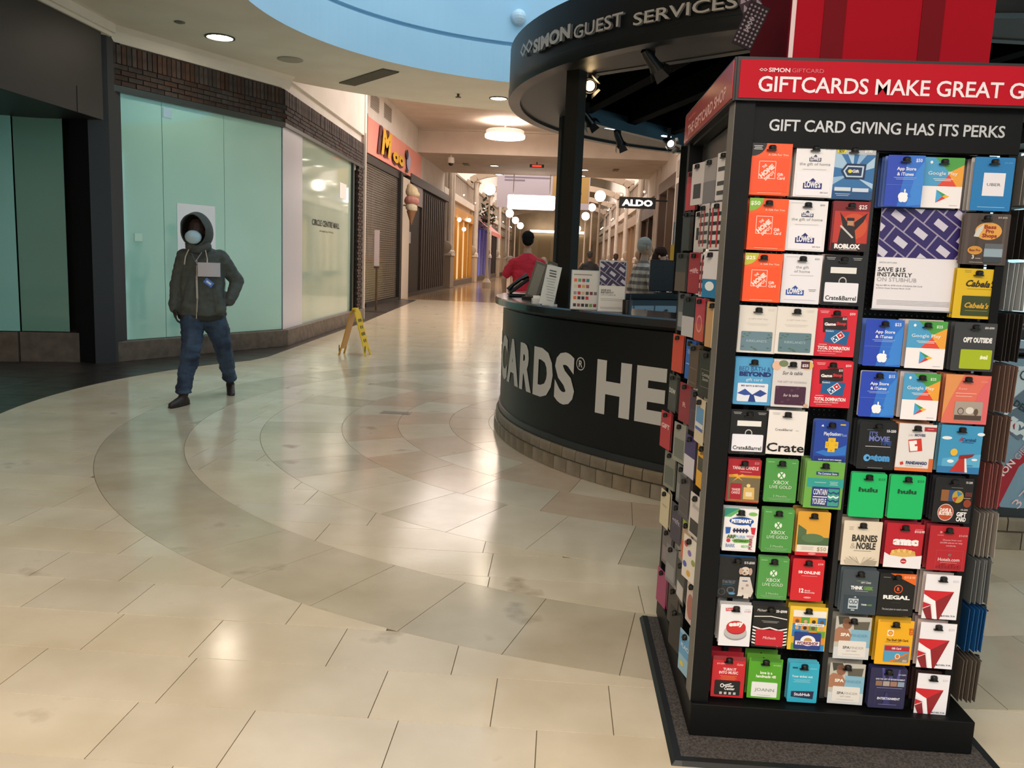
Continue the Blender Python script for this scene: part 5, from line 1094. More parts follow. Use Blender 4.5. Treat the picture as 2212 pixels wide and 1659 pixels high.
figure((-0.50, 11.9, 0), PI+0.05, 1.86, 'man seen from behind in a bright red t-shirt with short black hair', nmat('red_cotton', '#c21f31', '#ae1a2b', 5, (0.85, 0.95), 3, 0.2), mat('#16171b', 0.8), mat('#b08468', 0.6), mat('#15110f', 0.95, spec=0.15), short_h, mat('#1a1a1a', 0.5), sleeve=0.72, build_=1.12, walk=0.1)
# plaid shirt: woven bands
pm = bpy.data.materials.new('plaid_flannel'); pm.use_nodes = True; nt = pm.node_tree; N = nt.nodes; L = nt.links; pb_ = N['Principled BSDF']; pb_.inputs['Roughness'].default_value = 0.9
tc = N.new('ShaderNodeTexCoord'); sp_ = N.new('ShaderNodeSeparateXYZ'); L.new(tc.outputs['Object'], sp_.inputs[0])
def band(out, sc, ph=0.0):
    a = N.new('ShaderNodeMath'); a.operation = 'MULTIPLY_ADD'; a.inputs[1].default_value = sc; a.inputs[2].default_value = ph; L.new(out, a.inputs[0]); s_ = N.new('ShaderNodeMath'); s_.operation = 'SINE'; L.new(a.outputs[0], s_.inputs[0]); r_ = N.new('ShaderNodeMapRange'); r_.inputs[1].default_value = -0.25; r_.inputs[2].default_value = 0.25; L.new(s_.outputs[0], r_.inputs[0]); return r_.outputs[0]
m1 = N.new('ShaderNodeMix'); m1.data_type = 'RGBA'; m1.inputs[6].default_value = rgb('#b5a698')+(1,); m1.inputs[7].default_value = rgb('#6b625c')+(1,); L.new(band(sp_.outputs['Z'], 68), m1.inputs[0])
m2 = N.new('ShaderNodeMix'); m2.data_type = 'RGBA'; m2.blend_type = 'MULTIPLY'; m2.inputs[7].default_value = (0.72, 0.70, 0.70, 1); mm_ = N.new('ShaderNodeMath'); mm_.operation = 'MULTIPLY'; mm_.inputs[1].default_value = 0.6; L.new(band(sp_.outputs['X'], 55), mm_.inputs[0]); L.new(mm_.outputs[0], m2.inputs[0]); L.new(m1.outputs[2], m2.inputs[6]); L.new(m2.outputs[2], pb_.inputs['Base Color'])
figure((1.05, 10.9, 0), math.radians(112), 1.80, 'grey-haired man in a loose plaid shirt standing behind the kiosk facing right', pm, mat('#3a3a40', 0.8), mat('#b08a72', 0.6), mat('#9a938a', 0.95, spec=0.1), short_h, mat('#2a2420', 0.5), sleeve=2, top_len=0.80, build_=1.08, tilt=0.12)
long_h = [((0, 0.02, 0.05), 0.098, (0.95, 1.02, 0.95)), ((0, 0.05, -0.05), 0.095, (1.0, 0.8, 1.3)), ((0.05, 0.03, -0.13), 0.06, (0.8, 1, 1.4)), ((-0.05, 0.03, -0.13), 0.06, (0.8, 1, 1.4))]
sm2 = bpy.data.materials.new('striped_jersey'); sm2.use_nodes = True; nt = sm2.node_tree; N = nt.nodes; L = nt.links; pb_ = N['Principled BSDF']; tc = N.new('ShaderNodeTexCoord'); sp_ = N.new('ShaderNodeSeparateXYZ'); L.new(tc.outputs['Object'], sp_.inputs[0])
mx_ = N.new('ShaderNodeMix'); mx_.data_type = 'RGBA'; mx_.inputs[6].default_value = rgb('#141416')+(1,); mx_.inputs[7].default_value = rgb('#cfcfd2')+(1,); L.new(band(sp_.outputs['X'], 160), mx_.inputs[0]); L.new(mx_.outputs[2], pb_.inputs['Base Color'])
figure((1.33, 11.6, 0), math.radians(75), 1.70, 'dark-haired woman in black and white striped top beside the plaid-shirted man', sm2, mat('#1a1a20', 0.8), mat('#c09078', 0.6), mat('#2e1c16', 0.9, spec=0.15), long_h, mat('#1a1a1a', 0.5), sleeve=2, build_=0.88, tilt=0.2)
def carry_bag(t, k): MB().box((-0.30*k, -0.06, 0.72), (0.05, 0.22, 0.30)).build('held_bag', mat('#b98f88', 0.7), t, bevel=0.01)
figure((0.80, 25.0, 0), PI, 1.80, 'distant person walking away in a black jacket and grey trousers', mat('#0f1012', 0.9), mat('#3b3835', 0.8), mat('#6a4a3a', 0.6), mat('#141210', 0.8), short_h, mat('#1a1a1a', 0.6), sleeve=2, build_=1.12, walk=0.8, arms=[((-0.20, 0, 1.40), (-0.30, 0.05, 1.15), (-0.28, -0.08, 0.92)), ((0.20, 0, 1.40), (0.30, 0.05, 1.15), (0.34, 0.06, 0.92))])
figure((1.75, 28.0, 0), PI, 1.80, 'distant person walking away in dark maroon top and blue jeans', mat('#2a1216', 0.9), mat('#262b45', 0.8), mat('#6a4a3a', 0.6), mat('#2a1a14', 0.8), short_h, mat('#1a1a1a', 0.6), sleeve=2, build_=1.0, walk=0.9)
pg = thing('carried_bag', 'pale pink shopping bag hanging at left side of the distant walkers', 'bag', (1.42, 27.9, 0.62)); MB().box((0, 0, 0.2), (0.10, 0.26, 0.34)).build('bag_body', mat('#c0a09c', 0.6), pg, bevel=0.01); MB().tube([(0, -0.08, 0.36), (0, -0.05, 0.5), (0, 0.05, 0.5), (0, 0.08, 0.36)], 0.006, n=6).build('bag_handle', mat('#8f706c', 0.6), pg)
# ================================================================== gift card rack
RX0, RX1, RY0, RY1 = 0.462, 1.318, 2.45, 3.35
blkr = nmat('rack_black', '#0e0f10', '#0b0c0d', 4, (0.45, 0.55), 2, spec=0.18); blks = mat('#2b2a28', 0.4); red = mat('#b80e24', 0.5, spec=0.15)
rk = thing('gift_card_rack', 'tall black four-sided gift card display rack with red header sign', 'display rack', (RX0, RY0, 0))
O = Vector((RX0, RY0, 0))
def rb(a, b, name, m=blkr, bev=0.0): mb = MB(); mb.bb([a[i]-O[i] for i in range(3)], [b[i]-O[i] for i in range(3)]); return mb.build(name, m, rk, bevel=bev)
# plinth
rb((RX0, 2.435, 0.012), (RX1, RY1, 0.118), 'plinth', blkr, 0.003)
# posts and rails
rb((RX0, RY0, 0.118), (0.516, RY0+0.085, 1.92), 'corner_post'); rb((RX0-0.002, RY0+0.002, 0.118), (RX0, RY0+0.083, 1.915), 'post_lit_side', mat('#6b6862', 0.4))  # light on the post's side painted as a paler grey strip
rb((0.862, RY0+0.03, 0.14), (0.877, RY0+0.06, 1.80), 'centre_mullion', mat('#16181a', 0.4)); rb((1.228, RY0+0.02, 0.118), (1.252, RY0+0.07, 1.92), 'corner_post')
rb((RX0, RY1-0.05, 0.118), (0.516, RY1, 1.92), 'corner_post'); rb((1.228, RY1-0.05, 0.118), (1.252, RY1, 1.92), 'corner_post')
rb((0.516, RY0+0.015, 1.795), (1.252, RY0+0.05, 1.92), 'title_rail'); rb((0.516, RY0+0.055, 0.118), (1.228, RY0+0.095, 0.142), 'bottom_rail')
# pegboards with rows of small nubs
pegm = mat('#0b0c0e', 0.5, spec=0.15)
rb((0.516, RY0+0.10, 0.14), (1.235, RY0+0.115, 1.80), 'pegboard', pegm); rb((RX0+0.10, RY0+0.05, 0.14), (RX0+0.115, RY1-0.05, 1.80), 'pegboard', pegm); rb((1.175, RY0+0.05, 0.14), (1.19, RY1-0.05, 1.80), 'pegboard', pegm)
rb((RX0+0.05, RY0+0.05, 1.78), (RX0+0.10, RY1-0.05, 1.9), 'side_title_rail', mat('#3a3836', 0.35)); rb((RX0+0.085, RY0+0.06, 1.62), (RX0+0.10, RY1-0.08, 1.78), 'side_backing', mat('#6a6466', 0.25))
nb = MB()
for i in range(47):
    for j in range(106):
        x, z = 0.525+i*0.0152, 0.155+j*0.0155
        if abs(x-0.87) < 0.012: continue
        nb.box((x-O.x, 0.097, z), (0.005, 0.007, 0.004))
tag(nb.build('peg_nub', mat('#1d2023', 0.25), rk, fix=False), kind='stuff')
# red header boxes
rb((RX0-0.006, 2.435, 1.914), (1.335, 2.47, 2.03), 'header_frame', mat('#14090c', 0.4)); rb((RX0+0.002, 2.432, 1.920), (1.33, 2.436, 2.022), 'header_panel', red)
rb((RX0-0.012, 2.44, 1.914), (RX0+0.02, RY1+0.02, 2.03), 'header_frame', mat('#14090c', 0.4)); rb((RX0-0.015, 2.447, 1.920), (RX0-0.011, RY1+0.01, 2.022), 'header_panel', mat('#b0202c', 0.18, spec=0.7))
rb((1.315, 2.44, 1.914), (1.34, RY1+0.02, 2.03), 'header_frame', mat('#14090c', 0.4)); rb((RX0, RY1-0.03, 1.914), (1.33, RY1+0.02, 2.03), 'header_frame', mat('#14090c', 0.4)); rb((RX0+0.01, 2.47, 1.905), (1.32, RY1, 1.914), 'header_underside', mat('#1a1a1b', 0.4))
hl = MB(); pf = lambda x, y: (x-O.x, 2.4305-O.y, y)
put_text(hl, 'SIMON', mat('#eccdd2', 0.4), pf, 0.0105, 0.058, x=0.541, y=1.9905, align='l', bold=0.03, res=3); put_text(hl, 'GIFTCARD', mat('#d46a78', 0.4), pf, 0.0105, 0.086, x=0.604, y=1.9905, align='l', res=3)
for c in (0.5215, 0.5315):
    Oq = [(-0.0065, 0), (0, 0.0042), (0.0065, 0), (0, -0.0042)]
    for j in range(4): a, b = Oq[j], Oq[(j+1) % 4]; hl.poly([pf(c+a[0], 1.9955+a[1]), pf(c+b[0], 1.9955+b[1]), pf(c+b[0]*0.6, 1.9955+b[1]*0.6), pf(c+a[0]*0.6, 1.9955+a[1]*0.6)], mat('#f0d8dc', 0.4))
put_text(hl, 'GIFTCARDS MAKE GREAT GIFTS', mat('#f1e3ea', 0.4), pf, 0.0405, 0.815, x=0.5155, y=1.9385, align='l', bold=0.013, res=3, space=0.97)
ps_ = lambda x, y: (RX0-0.0155-O.x, RY1-0.02-x-O.y, y)
put_text(hl, 'THE GIFTCARD SHOP', mat('#e8b9b4', 0.4), ps_, 0.034, 0.74, x=0.06, y=1.938, align='l', bold=0.03, res=3); put_text(hl, 'SIMON GIFTCARD', mat('#d77c74', 0.4), ps_, 0.009, 0.16, x=0.06, y=1.992, align='l')
hl.build('header_lettering', None, rk)
tl = MB(); pf2 = lambda x, y: (x-O.x, RY0+0.0145-O.y, y); put_text(tl, 'GIFT CARD GIVING HAS ITS PERKS', mat('#c9ccd0', 0.25, 0.3), pf2, 0.031, 0.645, x=0.562, y=1.840, align='l', bold=0.015, res=3, space=0.97); tl.build('title_lettering', None, rk)
# big red gift box on top
bx = thing('gift_box_topper', 'giant red gift box with dark ribbon stripes standing on top of the rack', 'gift box', (0.66, 2.72, 2.03))
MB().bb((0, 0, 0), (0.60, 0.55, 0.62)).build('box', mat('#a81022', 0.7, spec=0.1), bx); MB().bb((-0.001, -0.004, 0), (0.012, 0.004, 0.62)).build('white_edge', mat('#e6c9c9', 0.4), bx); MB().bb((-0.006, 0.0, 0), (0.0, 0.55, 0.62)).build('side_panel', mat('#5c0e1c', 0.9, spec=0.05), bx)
for x in (0.095, 0.385): MB().bb((x, -0.003, 0), (x+0.066, 0.0, 0.62)).build('ribbon_stripe', mat('#74131d', 0.7, spec=0.1), bx)
MB().sphere((0.05, -0.03, 0.345), 0.03, None, 14, (1.4, 0.6, 0.7)).build('ribbon_bow', mat('#5c0e1a', 0.6), bx)
rb((RX0+0.01, 2.46, 2.03), (1.32, RY1, 2.036), 'top_lid', mat('#1a0d10', 0.5))
p0 = atY(1617, 40, 2.66)
tg = thing('hanging_card_tag', 'dark purple patterned card tag hanging beside the giant red gift box', 'tag', (p0.x, 2.66, p0.z), 0.0); M3 = Matrix.Rotation(math.radians(22), 3, 'Y'); M3b = Matrix.Rotation(math.radians(-26), 3, 'Y')
mb = MB(); mb.box((0.008, 0, -0.02), (0.062, 0.004, 0.13), mat('#1e1218', 0.5, spec=0.1), M=M3)
for i in range(5):
    for j in range(10): mb.box(Vector((0.008, 0, -0.02))+M3 @ Vector((-0.024+i*0.012, -0.0025, -0.055+j*0.012)), (0.006, 0.001, 0.006), mat('#5d4a52', 0.4), M=M3 @ Matrix.Rotation(PI/4, 3, 'Y'))
put_text(mb, 'SIMON', mat('#9a8a90', 0.4), lambda x, y: Vector((0.008, 0, -0.02))+M3 @ Vector((-y*1.0-0.002, -0.004, x)), 0.008, 0.045, bold=0.02)
mb.build('card', None, tg); mb = MB(); mb.box((-0.012, 0.006, 0.075), (0.062, 0.004, 0.13), mat('#33262e', 0.5, spec=0.1), M=M3b)
for i in range(3):
    for j in range(4): q = Vector((-0.012, 0.003, 0.075)); a_, b_ = -0.028+i*0.02, -0.05+j*0.025; mb.poly([q+M3b @ Vector((a_, 0, b_)), q+M3b @ Vector((a_+0.018, 0, b_)), q+M3b @ Vector((a_+0.009, 0, b_+0.02))], mat('#6d5c64', 0.4))
mb.build('card', None, tg); MB().tube([(0, 0, 0.12), (0.06, 0.05, 0.30)], 0.0015, n=6).build('string', mat('#222222', 0.5), tg)
# carpet base with rubber edging
mt = thing('carpet_platform', 'grey carpeted low platform with black rubber edging under the rack', 'mat', (0.39, 2.285, 0))
carp = nmat('grey_carpet', '#5c5653', '#37332f', 130, (0.95, 1.0), 3, 1.0, 0, 300)
MB().bb((0.03, 0.03, 0), (0.965, 1.03, 0.010)).build('carpet', carp, mt)
tp_ = random.Random(3); tf = MB()
for i in range(9000):
    x, y = tp_.uniform(0.032, 0.96), tp_.uniform(0.032, 1.03)
    if 0.075 < x < 0.925 and y > 0.155: continue
    a = tp_.uniform(0, 6.28); h = tp_.uniform(0.001, 0.0035); c_, s_ = math.cos(a)*0.0016, math.sin(a)*0.0016; tf.poly([(x-c_, y-s_, 0.0098), (x+c_, y+s_, 0.0098), (x+tp_.uniform(-.002, .002), y+tp_.uniform(-.002, .002), 0.010+h)])
tag(tf.build('carpet_pile', nmat('carpet_fibre', '#77706c', '#3c3835', 200, (0.95, 1.0), 2), mt, fix=False), kind='stuff')
rbm = mat('#17191a', 0.45)
for a, b, nm in (((0, 0), (0.995, 0.032), 'x'), ((0, 0), (0.032, 1.03), 'y'), ((0.963, 0), (0.995, 1.03), 'y')):
    m_ = MB()
    if nm == 'x': m_.faces([(a[0], a[1], 0), (b[0], a[1], 0), (b[0], b[1], 0), (a[0], b[1], 0), (a[0]+0.01, a[1]+0.012, 0.011), (b[0]-0.01, a[1]+0.012, 0.011), (b[0]-0.01, b[1], 0.013), (a[0]+0.01, b[1], 0.013)], [(0, 3, 2, 1), (4, 5, 6, 7), (0, 1, 5, 4), (1, 2, 6, 5), (2, 3, 7, 6), (3, 0, 4, 7)])
    else: o_ = 0.012 if a[0] < 0.5 else 0.0; m_.faces([(a[0], a[1], 0), (b[0], a[1], 0), (b[0], b[1], 0), (a[0], b[1], 0), (a[0]+o_, a[1]+0.01, 0.012), (b[0]-(0.012-o_), a[1]+0.01, 0.012), (b[0]-(0.012-o_), b[1], 0.012), (a[0]+o_, b[1], 0.012)], [(0, 3, 2, 1), (4, 5, 6, 7), (0, 1, 5, 4), (1, 2, 6, 5), (2, 3, 7, 6), (3, 0, 4, 7)])
    m_.build('rubber_edge', rbm, mt)
# ------------------------------------------------------------------ cards
# hook: rod plus the black plastic cap seen in front of every pack
def hook_mesh(L):
    mb = MB(); mb.tube([(0, 0, 0), (0, -L, 0)], 0.0022, n=6); mb.lathe((0, -L+0.001, -0.004), [(0.0095, 0), (0.0105, 0.002), (0.0105, 0.0105), (0.008, 0.0135), (0.001, 0.0145)], None, 14); mb.bb((-0.016, -L-0.009, -0.0055), (0.0095, -L-0.0, -0.0025)); return mb
_hk = {}
def add_hook(loc, L, rz=0.0):
    k = round(L, 3)
    if k not in _hk: o = hook_mesh(L).build('hook', mat('#08090a', 0.4), rk, smooth=True); _hk[k] = o
    else: o = _hk[k].copy(); COL.objects.link(o)
    o.location = Vector(loc)-O; o.rotation_euler = (0, 0, rz); return o
CM = lambda c: mat(c, 0.38)
def outline(w, h, r):
    P = []
    for cx_, cz_, a0 in ((w/2-r, -r, 0), (-w/2+r, -r, PI/2), (-w/2+r, -h+r, PI), (w/2-r, -h+r, 1.5*PI)):
        n = 3 if r > 0.001 else 1
        for i in range(n+1 if n > 1 else 1): a = a0+PI/2*i/n; P.append((cx_+r*math.cos(a), cz_+r*math.sin(a)))
    return P
def card_body(w, h, r, th=0.0012):
    P = outline(w, h, r); n = len(P); mb = MB(); mb.faces([(x, 0, z) for x, z in P]+[(x, th, z) for x, z in P], [tuple(range(n)), tuple(range(n, 2*n))[::-1]]+[(i, (i+1) % n, (i+1) % n+n, i+n) for i in range(n)]); return mb
def make_card(label, loc, w, h, col, els, rz=0.0, r=0.004, grp=None, tilt=0.0):
    t = card_body(w, h, r).build('gift_card', CM(col)); tag(t, label, 'gift card', grp); t.location = loc; t.rotation_euler = (tilt, 0, rz)
    art = MB(); txt = MB(); d = [0.0003]
    def Pt(u, v): return (-w/2+u*w, -d[0], -v*h)
    lo_, hi_ = r/w*0.3, 1-r/w*0.3
    for e in els:
        k = e[0]; d[0] += 0.00012
        if k == 'r': _, x0, y0_, x1, y1_, c = e; art.poly([Pt(x0, y0_), Pt(x1, y0_), Pt(x1, y1_), Pt(x0, y1_)], CM(c))
        elif k == 'p': art.poly([Pt(x, y) for x, y in e[1]], CM(e[2]))
        elif k == 'c': _, cx_, cy_, rx, ry, c = e; art.poly([Pt(cx_+rx*math.cos(2*PI*i/24), cy_+ry*math.sin(2*PI*i/24)) for i in range(24)], CM(c))
        elif k == 'o': # outlined ring
            _, cx_, cy_, rx, ry, th, c = e
            for i in range(24):
                a, b = 2*PI*i/24, 2*PI*(i+1)/24; q = 1-th; art.poly([Pt(cx_+rx*math.cos(a), cy_+ry*math.sin(a)), Pt(cx_+rx*math.cos(b), cy_+ry*math.sin(b)), Pt(cx_+rx*q*math.cos(b), cy_+ry*q*math.sin(b)), Pt(cx_+rx*q*math.cos(a), cy_+ry*q*math.sin(a))], CM(c))
        elif k == 'f': # framed rectangle
            _, x0, y0_, x1, y1_, g, c = e
            gy = g*w/h
            for a in ((x0, y0_, x1, y0_+gy), (x0, y1_-gy, x1, y1_), (x0, y0_, x0+g, y1_), (x1-g, y0_, x1, y1_)): art.poly([Pt(a[0], a[1]), Pt(a[2], a[1]), Pt(a[2], a[3]), Pt(a[0], a[3])], CM(c))
        elif k == 'b': # raised plastic card window
            _, x0, y0_, x1, y1_, c = e
            ww, hh = (x1-x0)*w, (y1_-y0_)*h; P = outline(ww, hh, min(0.003, hh*0.2)); cx_ = -w/2+(x0+x1)/2*w; z0_ = -y0_*h
            n = len(P); art.faces([(x+cx_, -d[0]-0.0006, z+z0_) for x, z in P]+[(x+cx_, 0, z+z0_) for x, z in P], [tuple(range(n))]+[(i, i+n, (i+1) % n+n, (i+1) % n) for i in range(n)], CM(c)); d[0] += 0.0007
        elif k == 't': # text: u, v(baseline), cap height (of card h), string, colour, width (of card w) or None, bold, shear, rot
            _, u, v, hh, s, c = e[:6]; wd = e[6] if len(e) > 6 else None; bo = e[7] if len(e) > 7 else 0.02; sh = e[8] if len(e) > 8 else 0.0; ro = e[9] if len(e) > 9 else 0.0
            dd = d[0]; put_text(txt, s, CM(c), lambda x, y: (x, -dd-0.0001, y), hh*h, wd*w if wd else None, x=-w/2+u*w, y=-v*h, bold=bo, shear=sh, rot=ro)
        elif k == 'l': # lines of unreadable small print
            _, u, v, wd, n, c = e[:6]
            for i in range(n): q = wd*(1-0.18*(i % 2)); vv_ = v+i*0.03; art.poly([Pt(u-q/2, vv_), Pt(u+q/2, vv_), Pt(u+q/2, vv_+0.011), Pt(u-q/2, vv_+0.011)], CM(c))
    if art.f: art.build('printed_artwork', None, t)
    if txt.f: txt.build('printed_lettering', None, t)
    return t
WH = '#e9e8ec'
def homedepot(corner, ctext, ccol):
    e = [('p', [(0, 0), (0.36, 0)]+[(0.36*math.cos(a*PI/12), 0.25*math.sin(a*PI/12)) for a in range(1, 7)], corner)]
    if ctext: e.append(('t', 0.15, 0.13, 0.07, ctext, ccol, 0.25, 0.03))
    else: e += [('l', 0.15, 0.05, 0.22, 3, '#d8d8d8')]
    return e+[('t', 0.66, 0.235, 0.035, 'A Gift For You', '#f7d9cc', 0.5, 0.01), ('r', 0.0, 0.29, 0.94, 0.93, '#f4511b'), ('f', 0.2, 0.34, 0.62, 0.68, 0.012, '#f6ded4'), ('t', 0.36, 0.46, 0.05, 'THE', '#f6ded4', 0.12, 0.03, 0, 0.72), ('t', 0.44, 0.565, 0.085, 'HOME', '#f6ded4', 0.42, 0.06, 0, 0.72), ('t', 0.50, 0.64, 0.055, 'DEPOT', '#f6ded4', 0.3, 0.04, 0, 0.72), ('t', 0.74, 0.62, 0.055, 'Gift', '#f6ded4', 0.15, 0.03), ('t', 0.765, 0.69, 0.055, 'Card', '#f6ded4', 0.19, 0.03), ('l', 0.5, 0.95, 0.6, 1, '#f9b493')]
def gable(cx_, cy_, s, c, txt=True, tc='#e8e8f0'):
    q = 0.72*s
    e = [('p', [(cx_-s, cy_+q*0.6), (cx_-s, cy_-q*0.05), (cx_-s*0.75, cy_-q*0.05), (cx_-s*0.75, cy_-q*0.2), (cx_-s*0.4, cy_-q*0.2), (cx_, cy_-q*0.6), (cx_+s*0.4, cy_-q*0.2), (cx_+s*0.75, cy_-q*0.2), (cx_+s*0.75, cy_-q*0.05), (cx_+s, cy_-q*0.05), (cx_+s, cy_+q*0.6)], c)]
    if txt: e.append(('t', cx_, cy_+q*0.42, q*0.62, "LOWE'S", tc, s*1.7, 0.05))
    return e
def lowes(price, big=True):
    e = [('l', 0.22, 0.05, 0.3, 1, '#c0c0c6'), ('t', 0.86, 0.10, 0.03, price, '#8a8a90', 0.22 if len(price) > 4 else 0.12)]
    if big: e += gable(0.5, 0.26, 0.15, '#23264a')+[('t', 0.5, 0.40, 0.055, 'the gift of home', '#8c8c90', 0.78, 0.0), ('l', 0.5, 0.47, 0.6, 1, '#c8c8ce'), ('b', 0.06, 0.54, 0.93, 0.97, '#ecebf3')]+gable(0.48, 0.74, 0.24, '#26266e')+[('t', 0.78, 0.92, 0.025, 'Gift Card', '#77777c', 0.2)]
    else: e += [('t', 0.5, 0.285, 0.055, 'the gift', '#8c8c90', 0.33, 0.0), ('t', 0.5, 0.37, 0.055, 'of home', '#8c8c90', 0.4, 0.0), ('l', 0.5, 0.42, 0.6, 1, '#c8c8ce')]+gable(0.36, 0.73, 0.23, '#2a4f9c')+[('l', 0.8, 0.70, 0.2, 2, '#99999d'), ('r', 0.1, 0.92, 0.9, 0.925, '#b9b9c4')]
    return e
def crate_black(): return [('l', 0.17, 0.05, 0.22, 2, '#a9a9a9'), ('l', 0.82, 0.05, 0.22, 2, '#a9a9a9'), ('r', 0.35, 0.10, 0.62, 0.115, '#3a3a3a'), ('r', 0.18, 0.24, 0.82, 0.36, '#e2e2df'), ('o', 0.5, 0.52, 0.10, 0.09, 0.25, '#b9b9b9'), ('b', 0.07, 0.545, 0.90, 0.93, '#e5e6f0'), ('t', 0.485, 0.89, 0.085, 'Crate&Barrel', '#1b1b1d', 0.76, 0.02), ('l', 0.5, 0.955, 0.4, 1, '#5a5a5a')]
def kirk(c): return [('l', 0.82, 0.06, 0.2, 2, '#c9c4bd'), ('t', 0.5, 0.29, 0.028, 'A GIFT FOR YOU', '#b9b3ab', 0.5, 0.0), ('l', 0.5, 0.37, 0.6, 2, '#cfcac2'), ('b', 0.09, 0.54, 0.90, 0.95, c), ('t', 0.5, 0.765, 0.05, "KIRKLAND'S", '#a9bcc4', 0.52, 0.0)]+[('c', x, y, 0.035, 0.012, '#4f6d55') for x, y in ((0.18, 0.6), (0.25, 0.63), (0.3, 0.58), (0.14, 0.66), (0.8, 0.6), (0.86, 0.65), (0.78, 0.67), (0.45, 0.9), (0.38, 0.87), (0.5, 0.92), (0.8, 0.88), (0.15, 0.86))]
def domino(): return [('l', 0.2, 0.05, 0.22, 2, '#f0b9bd'), ('t', 0.88, 0.115, 0.045, '$50', '#f3d3d6', 0.14), ('p', [(0.18, 0.2), (0.75, 0.15), (0.78, 0.42), (0.2, 0.5)], '#2a1517'), ('t', 0.36, 0.35, 0.06, 'Game', '#efe9ea', 0.28, 0.05, 0, 0.03), ('t', 0.63, 0.33, 0.06, 'Stop', '#c83038', 0.24, 0.05, 0, 0.03), ('t', 0.7, 0.22, 0.045, '$25', '#e9e4e5', 0.1), ('p', [(0.28, 0.42), (0.85, 0.46), (0.80, 0.75), (0.24, 0.70)], '#1d5d92'), ('t', 0.36, 0.48, 0.035, "Domino's", '#d9e6f0', 0.2), ('p', [(0.40, 0.62), (0.64, 0.46), (0.74, 0.56), (0.50, 0.72)], '#e9eef3'), ('p', [(0.42, 0.62), (0.52, 0.555), (0.60, 0.635), (0.50, 0.70)], '#1d5d92'), ('p', [(0.54, 0.54), (0.64, 0.475), (0.72, 0.56), (0.62, 0.62)], '#c92535'), ('c', 0.47, 0.625, 0.022, 0.018, '#ffffff'), ('c', 0.54, 0.64, 0.022, 0.018, '#ffffff'), ('c', 0.63, 0.548, 0.022, 0.018, '#ffffff'), ('l', 0.22, 0.745, 0.2, 1, '#f3c9cc'), ('t', 0.49, 0.855, 0.068, 'TOTAL DOMINATION', '#f6e9ea', 0.78, 0.04), ('t', 0.40, 0.905, 0.03, 'REQUIRES A FULL STOMACH', '#f0c4c8', 0.6), ('l', 0.35, 0.935, 0.4, 1, '#e88f95')]
def appstore(pr): return [('p', [(0.55, 0), (1, 0.0), (1, 1), (0.35, 1)], '#2f6fd0'), ('p', [(0.8, 0.3), (1, 0.1), (1, 0.95), (0.6, 0.98)], '#3b86dc'), ('t', 0.84, 0.125, 0.065, pr, '#dfe7fa', 0.17), ('t', 0.52, 0.29, 0.062, 'App Store', '#eef2fb', 0.52, 0.02), ('t', 0.5, 0.395, 0.062, '& iTunes', '#eef2fb', 0.45, 0.02), ('l', 0.5, 0.43, 0.6, 2, '#8fb0e8'), ('r', 0.02, 0.575, 0.98, 0.58, '#6f97dc'), ('c', 0.46, 0.80, 0.10, 0.078, '#f2f4fa'), ('c', 0.54, 0.80, 0.10, 0.078, '#f2f4fa'), ('c', 0.455, 0.855, 0.075, 0.06, '#f2f4fa'), ('c', 0.545, 0.855, 0.075, 0.06, '#f2f4fa'), ('c', 0.655, 0.785, 0.045, 0.04, '#2f6fd0'), ('c', 0.53, 0.69, 0.022, 0.035, '#f2f4fa')]
def gplay(pr): return [('p', [(0, 0), (0.34, 0), (0.34, 0.57), (0, 0.57)], '#4d9ecb'), ('p', [(0.0, 0.0), (0.30, 0.0), (0.72, 0.30), (0.42, 0.57), (0, 0.57)], '#4b9dcc'), ('p', [(0.25, 0), (1, 0), (1, 0.14), (0.66, 0.30)], '#4a9c46'), ('p', [(1, 0.14), (1, 0.57), (0.80, 0.57), (0.62, 0.30)], '#e8a13a'), ('p', [(0.64, 0.34), (0.86, 0.57), (0.36, 0.57)], '#dc4a36'), ('c', 0.17, 0.10, 0.035, 0.03, '#e8f0f4'), ('t', 0.80, 0.14, 0.055, pr, '#dfeedd', 0.16), ('t', 0.48, 0.345, 0.07, 'Google Play', '#f0f4f4', 0.74, 0.0), ('l', 0.5, 0.42, 0.5, 2, '#e8ecec'), ('r', 0.0, 0.57, 1, 1, '#eeebee'), ('p', [(0.36, 0.64), (0.36, 0.90), (0.52, 0.77)], '#49a5dc'), ('p', [(0.36, 0.64), (0.60, 0.735), (0.52, 0.77)], '#3a9a58'), ('p', [(0.60, 0.735), (0.70, 0.77), (0.60, 0.81), (0.52, 0.77)], '#eeb52f'), ('p', [(0.52, 0.77), (0.60, 0.81), (0.36, 0.90)], '#d23c3c'), ('l', 0.82, 0.94, 0.2, 1, '#b5b5ba')]
def xbox(): return [('l', 0.16, 0.06, 0.2, 1, '#a9d0a5'), ('l', 0.86, 0.07, 0.12, 1, '#a9d0a5'), ('c', 0.5, 0.37, 0.12, 0.078, '#dfeadd'), ('p', [(0.41, 0.30), (0.45, 0.295), (0.58, 0.43), (0.55, 0.44)], '#4c9447'), ('p', [(0.59, 0.30), (0.55, 0.295), (0.42, 0.43), (0.45, 0.44)], '#4c9447'), ('t', 0.5, 0.575, 0.085, 'XBOX', '#e3ede1', 0.48, 0.0), ('t', 0.5, 0.675, 0.072, 'LIVE GOLD', '#d9e7d6', 0.68, 0.0), ('t', 0.5, 0.88, 0.05, '3 Months', '#b5d3b0', 0.42, 0.0), ('l', 0.5, 0.905, 0.75, 2, '#86b681')]
def hulu(): return [('t', 0.86, 0.15, 0.05, '$25', '#127a45', 0.2), ('t', 0.5, 0.42, 0.095, 'hulu', '#0d4a2c', 0.54, 0.05)]
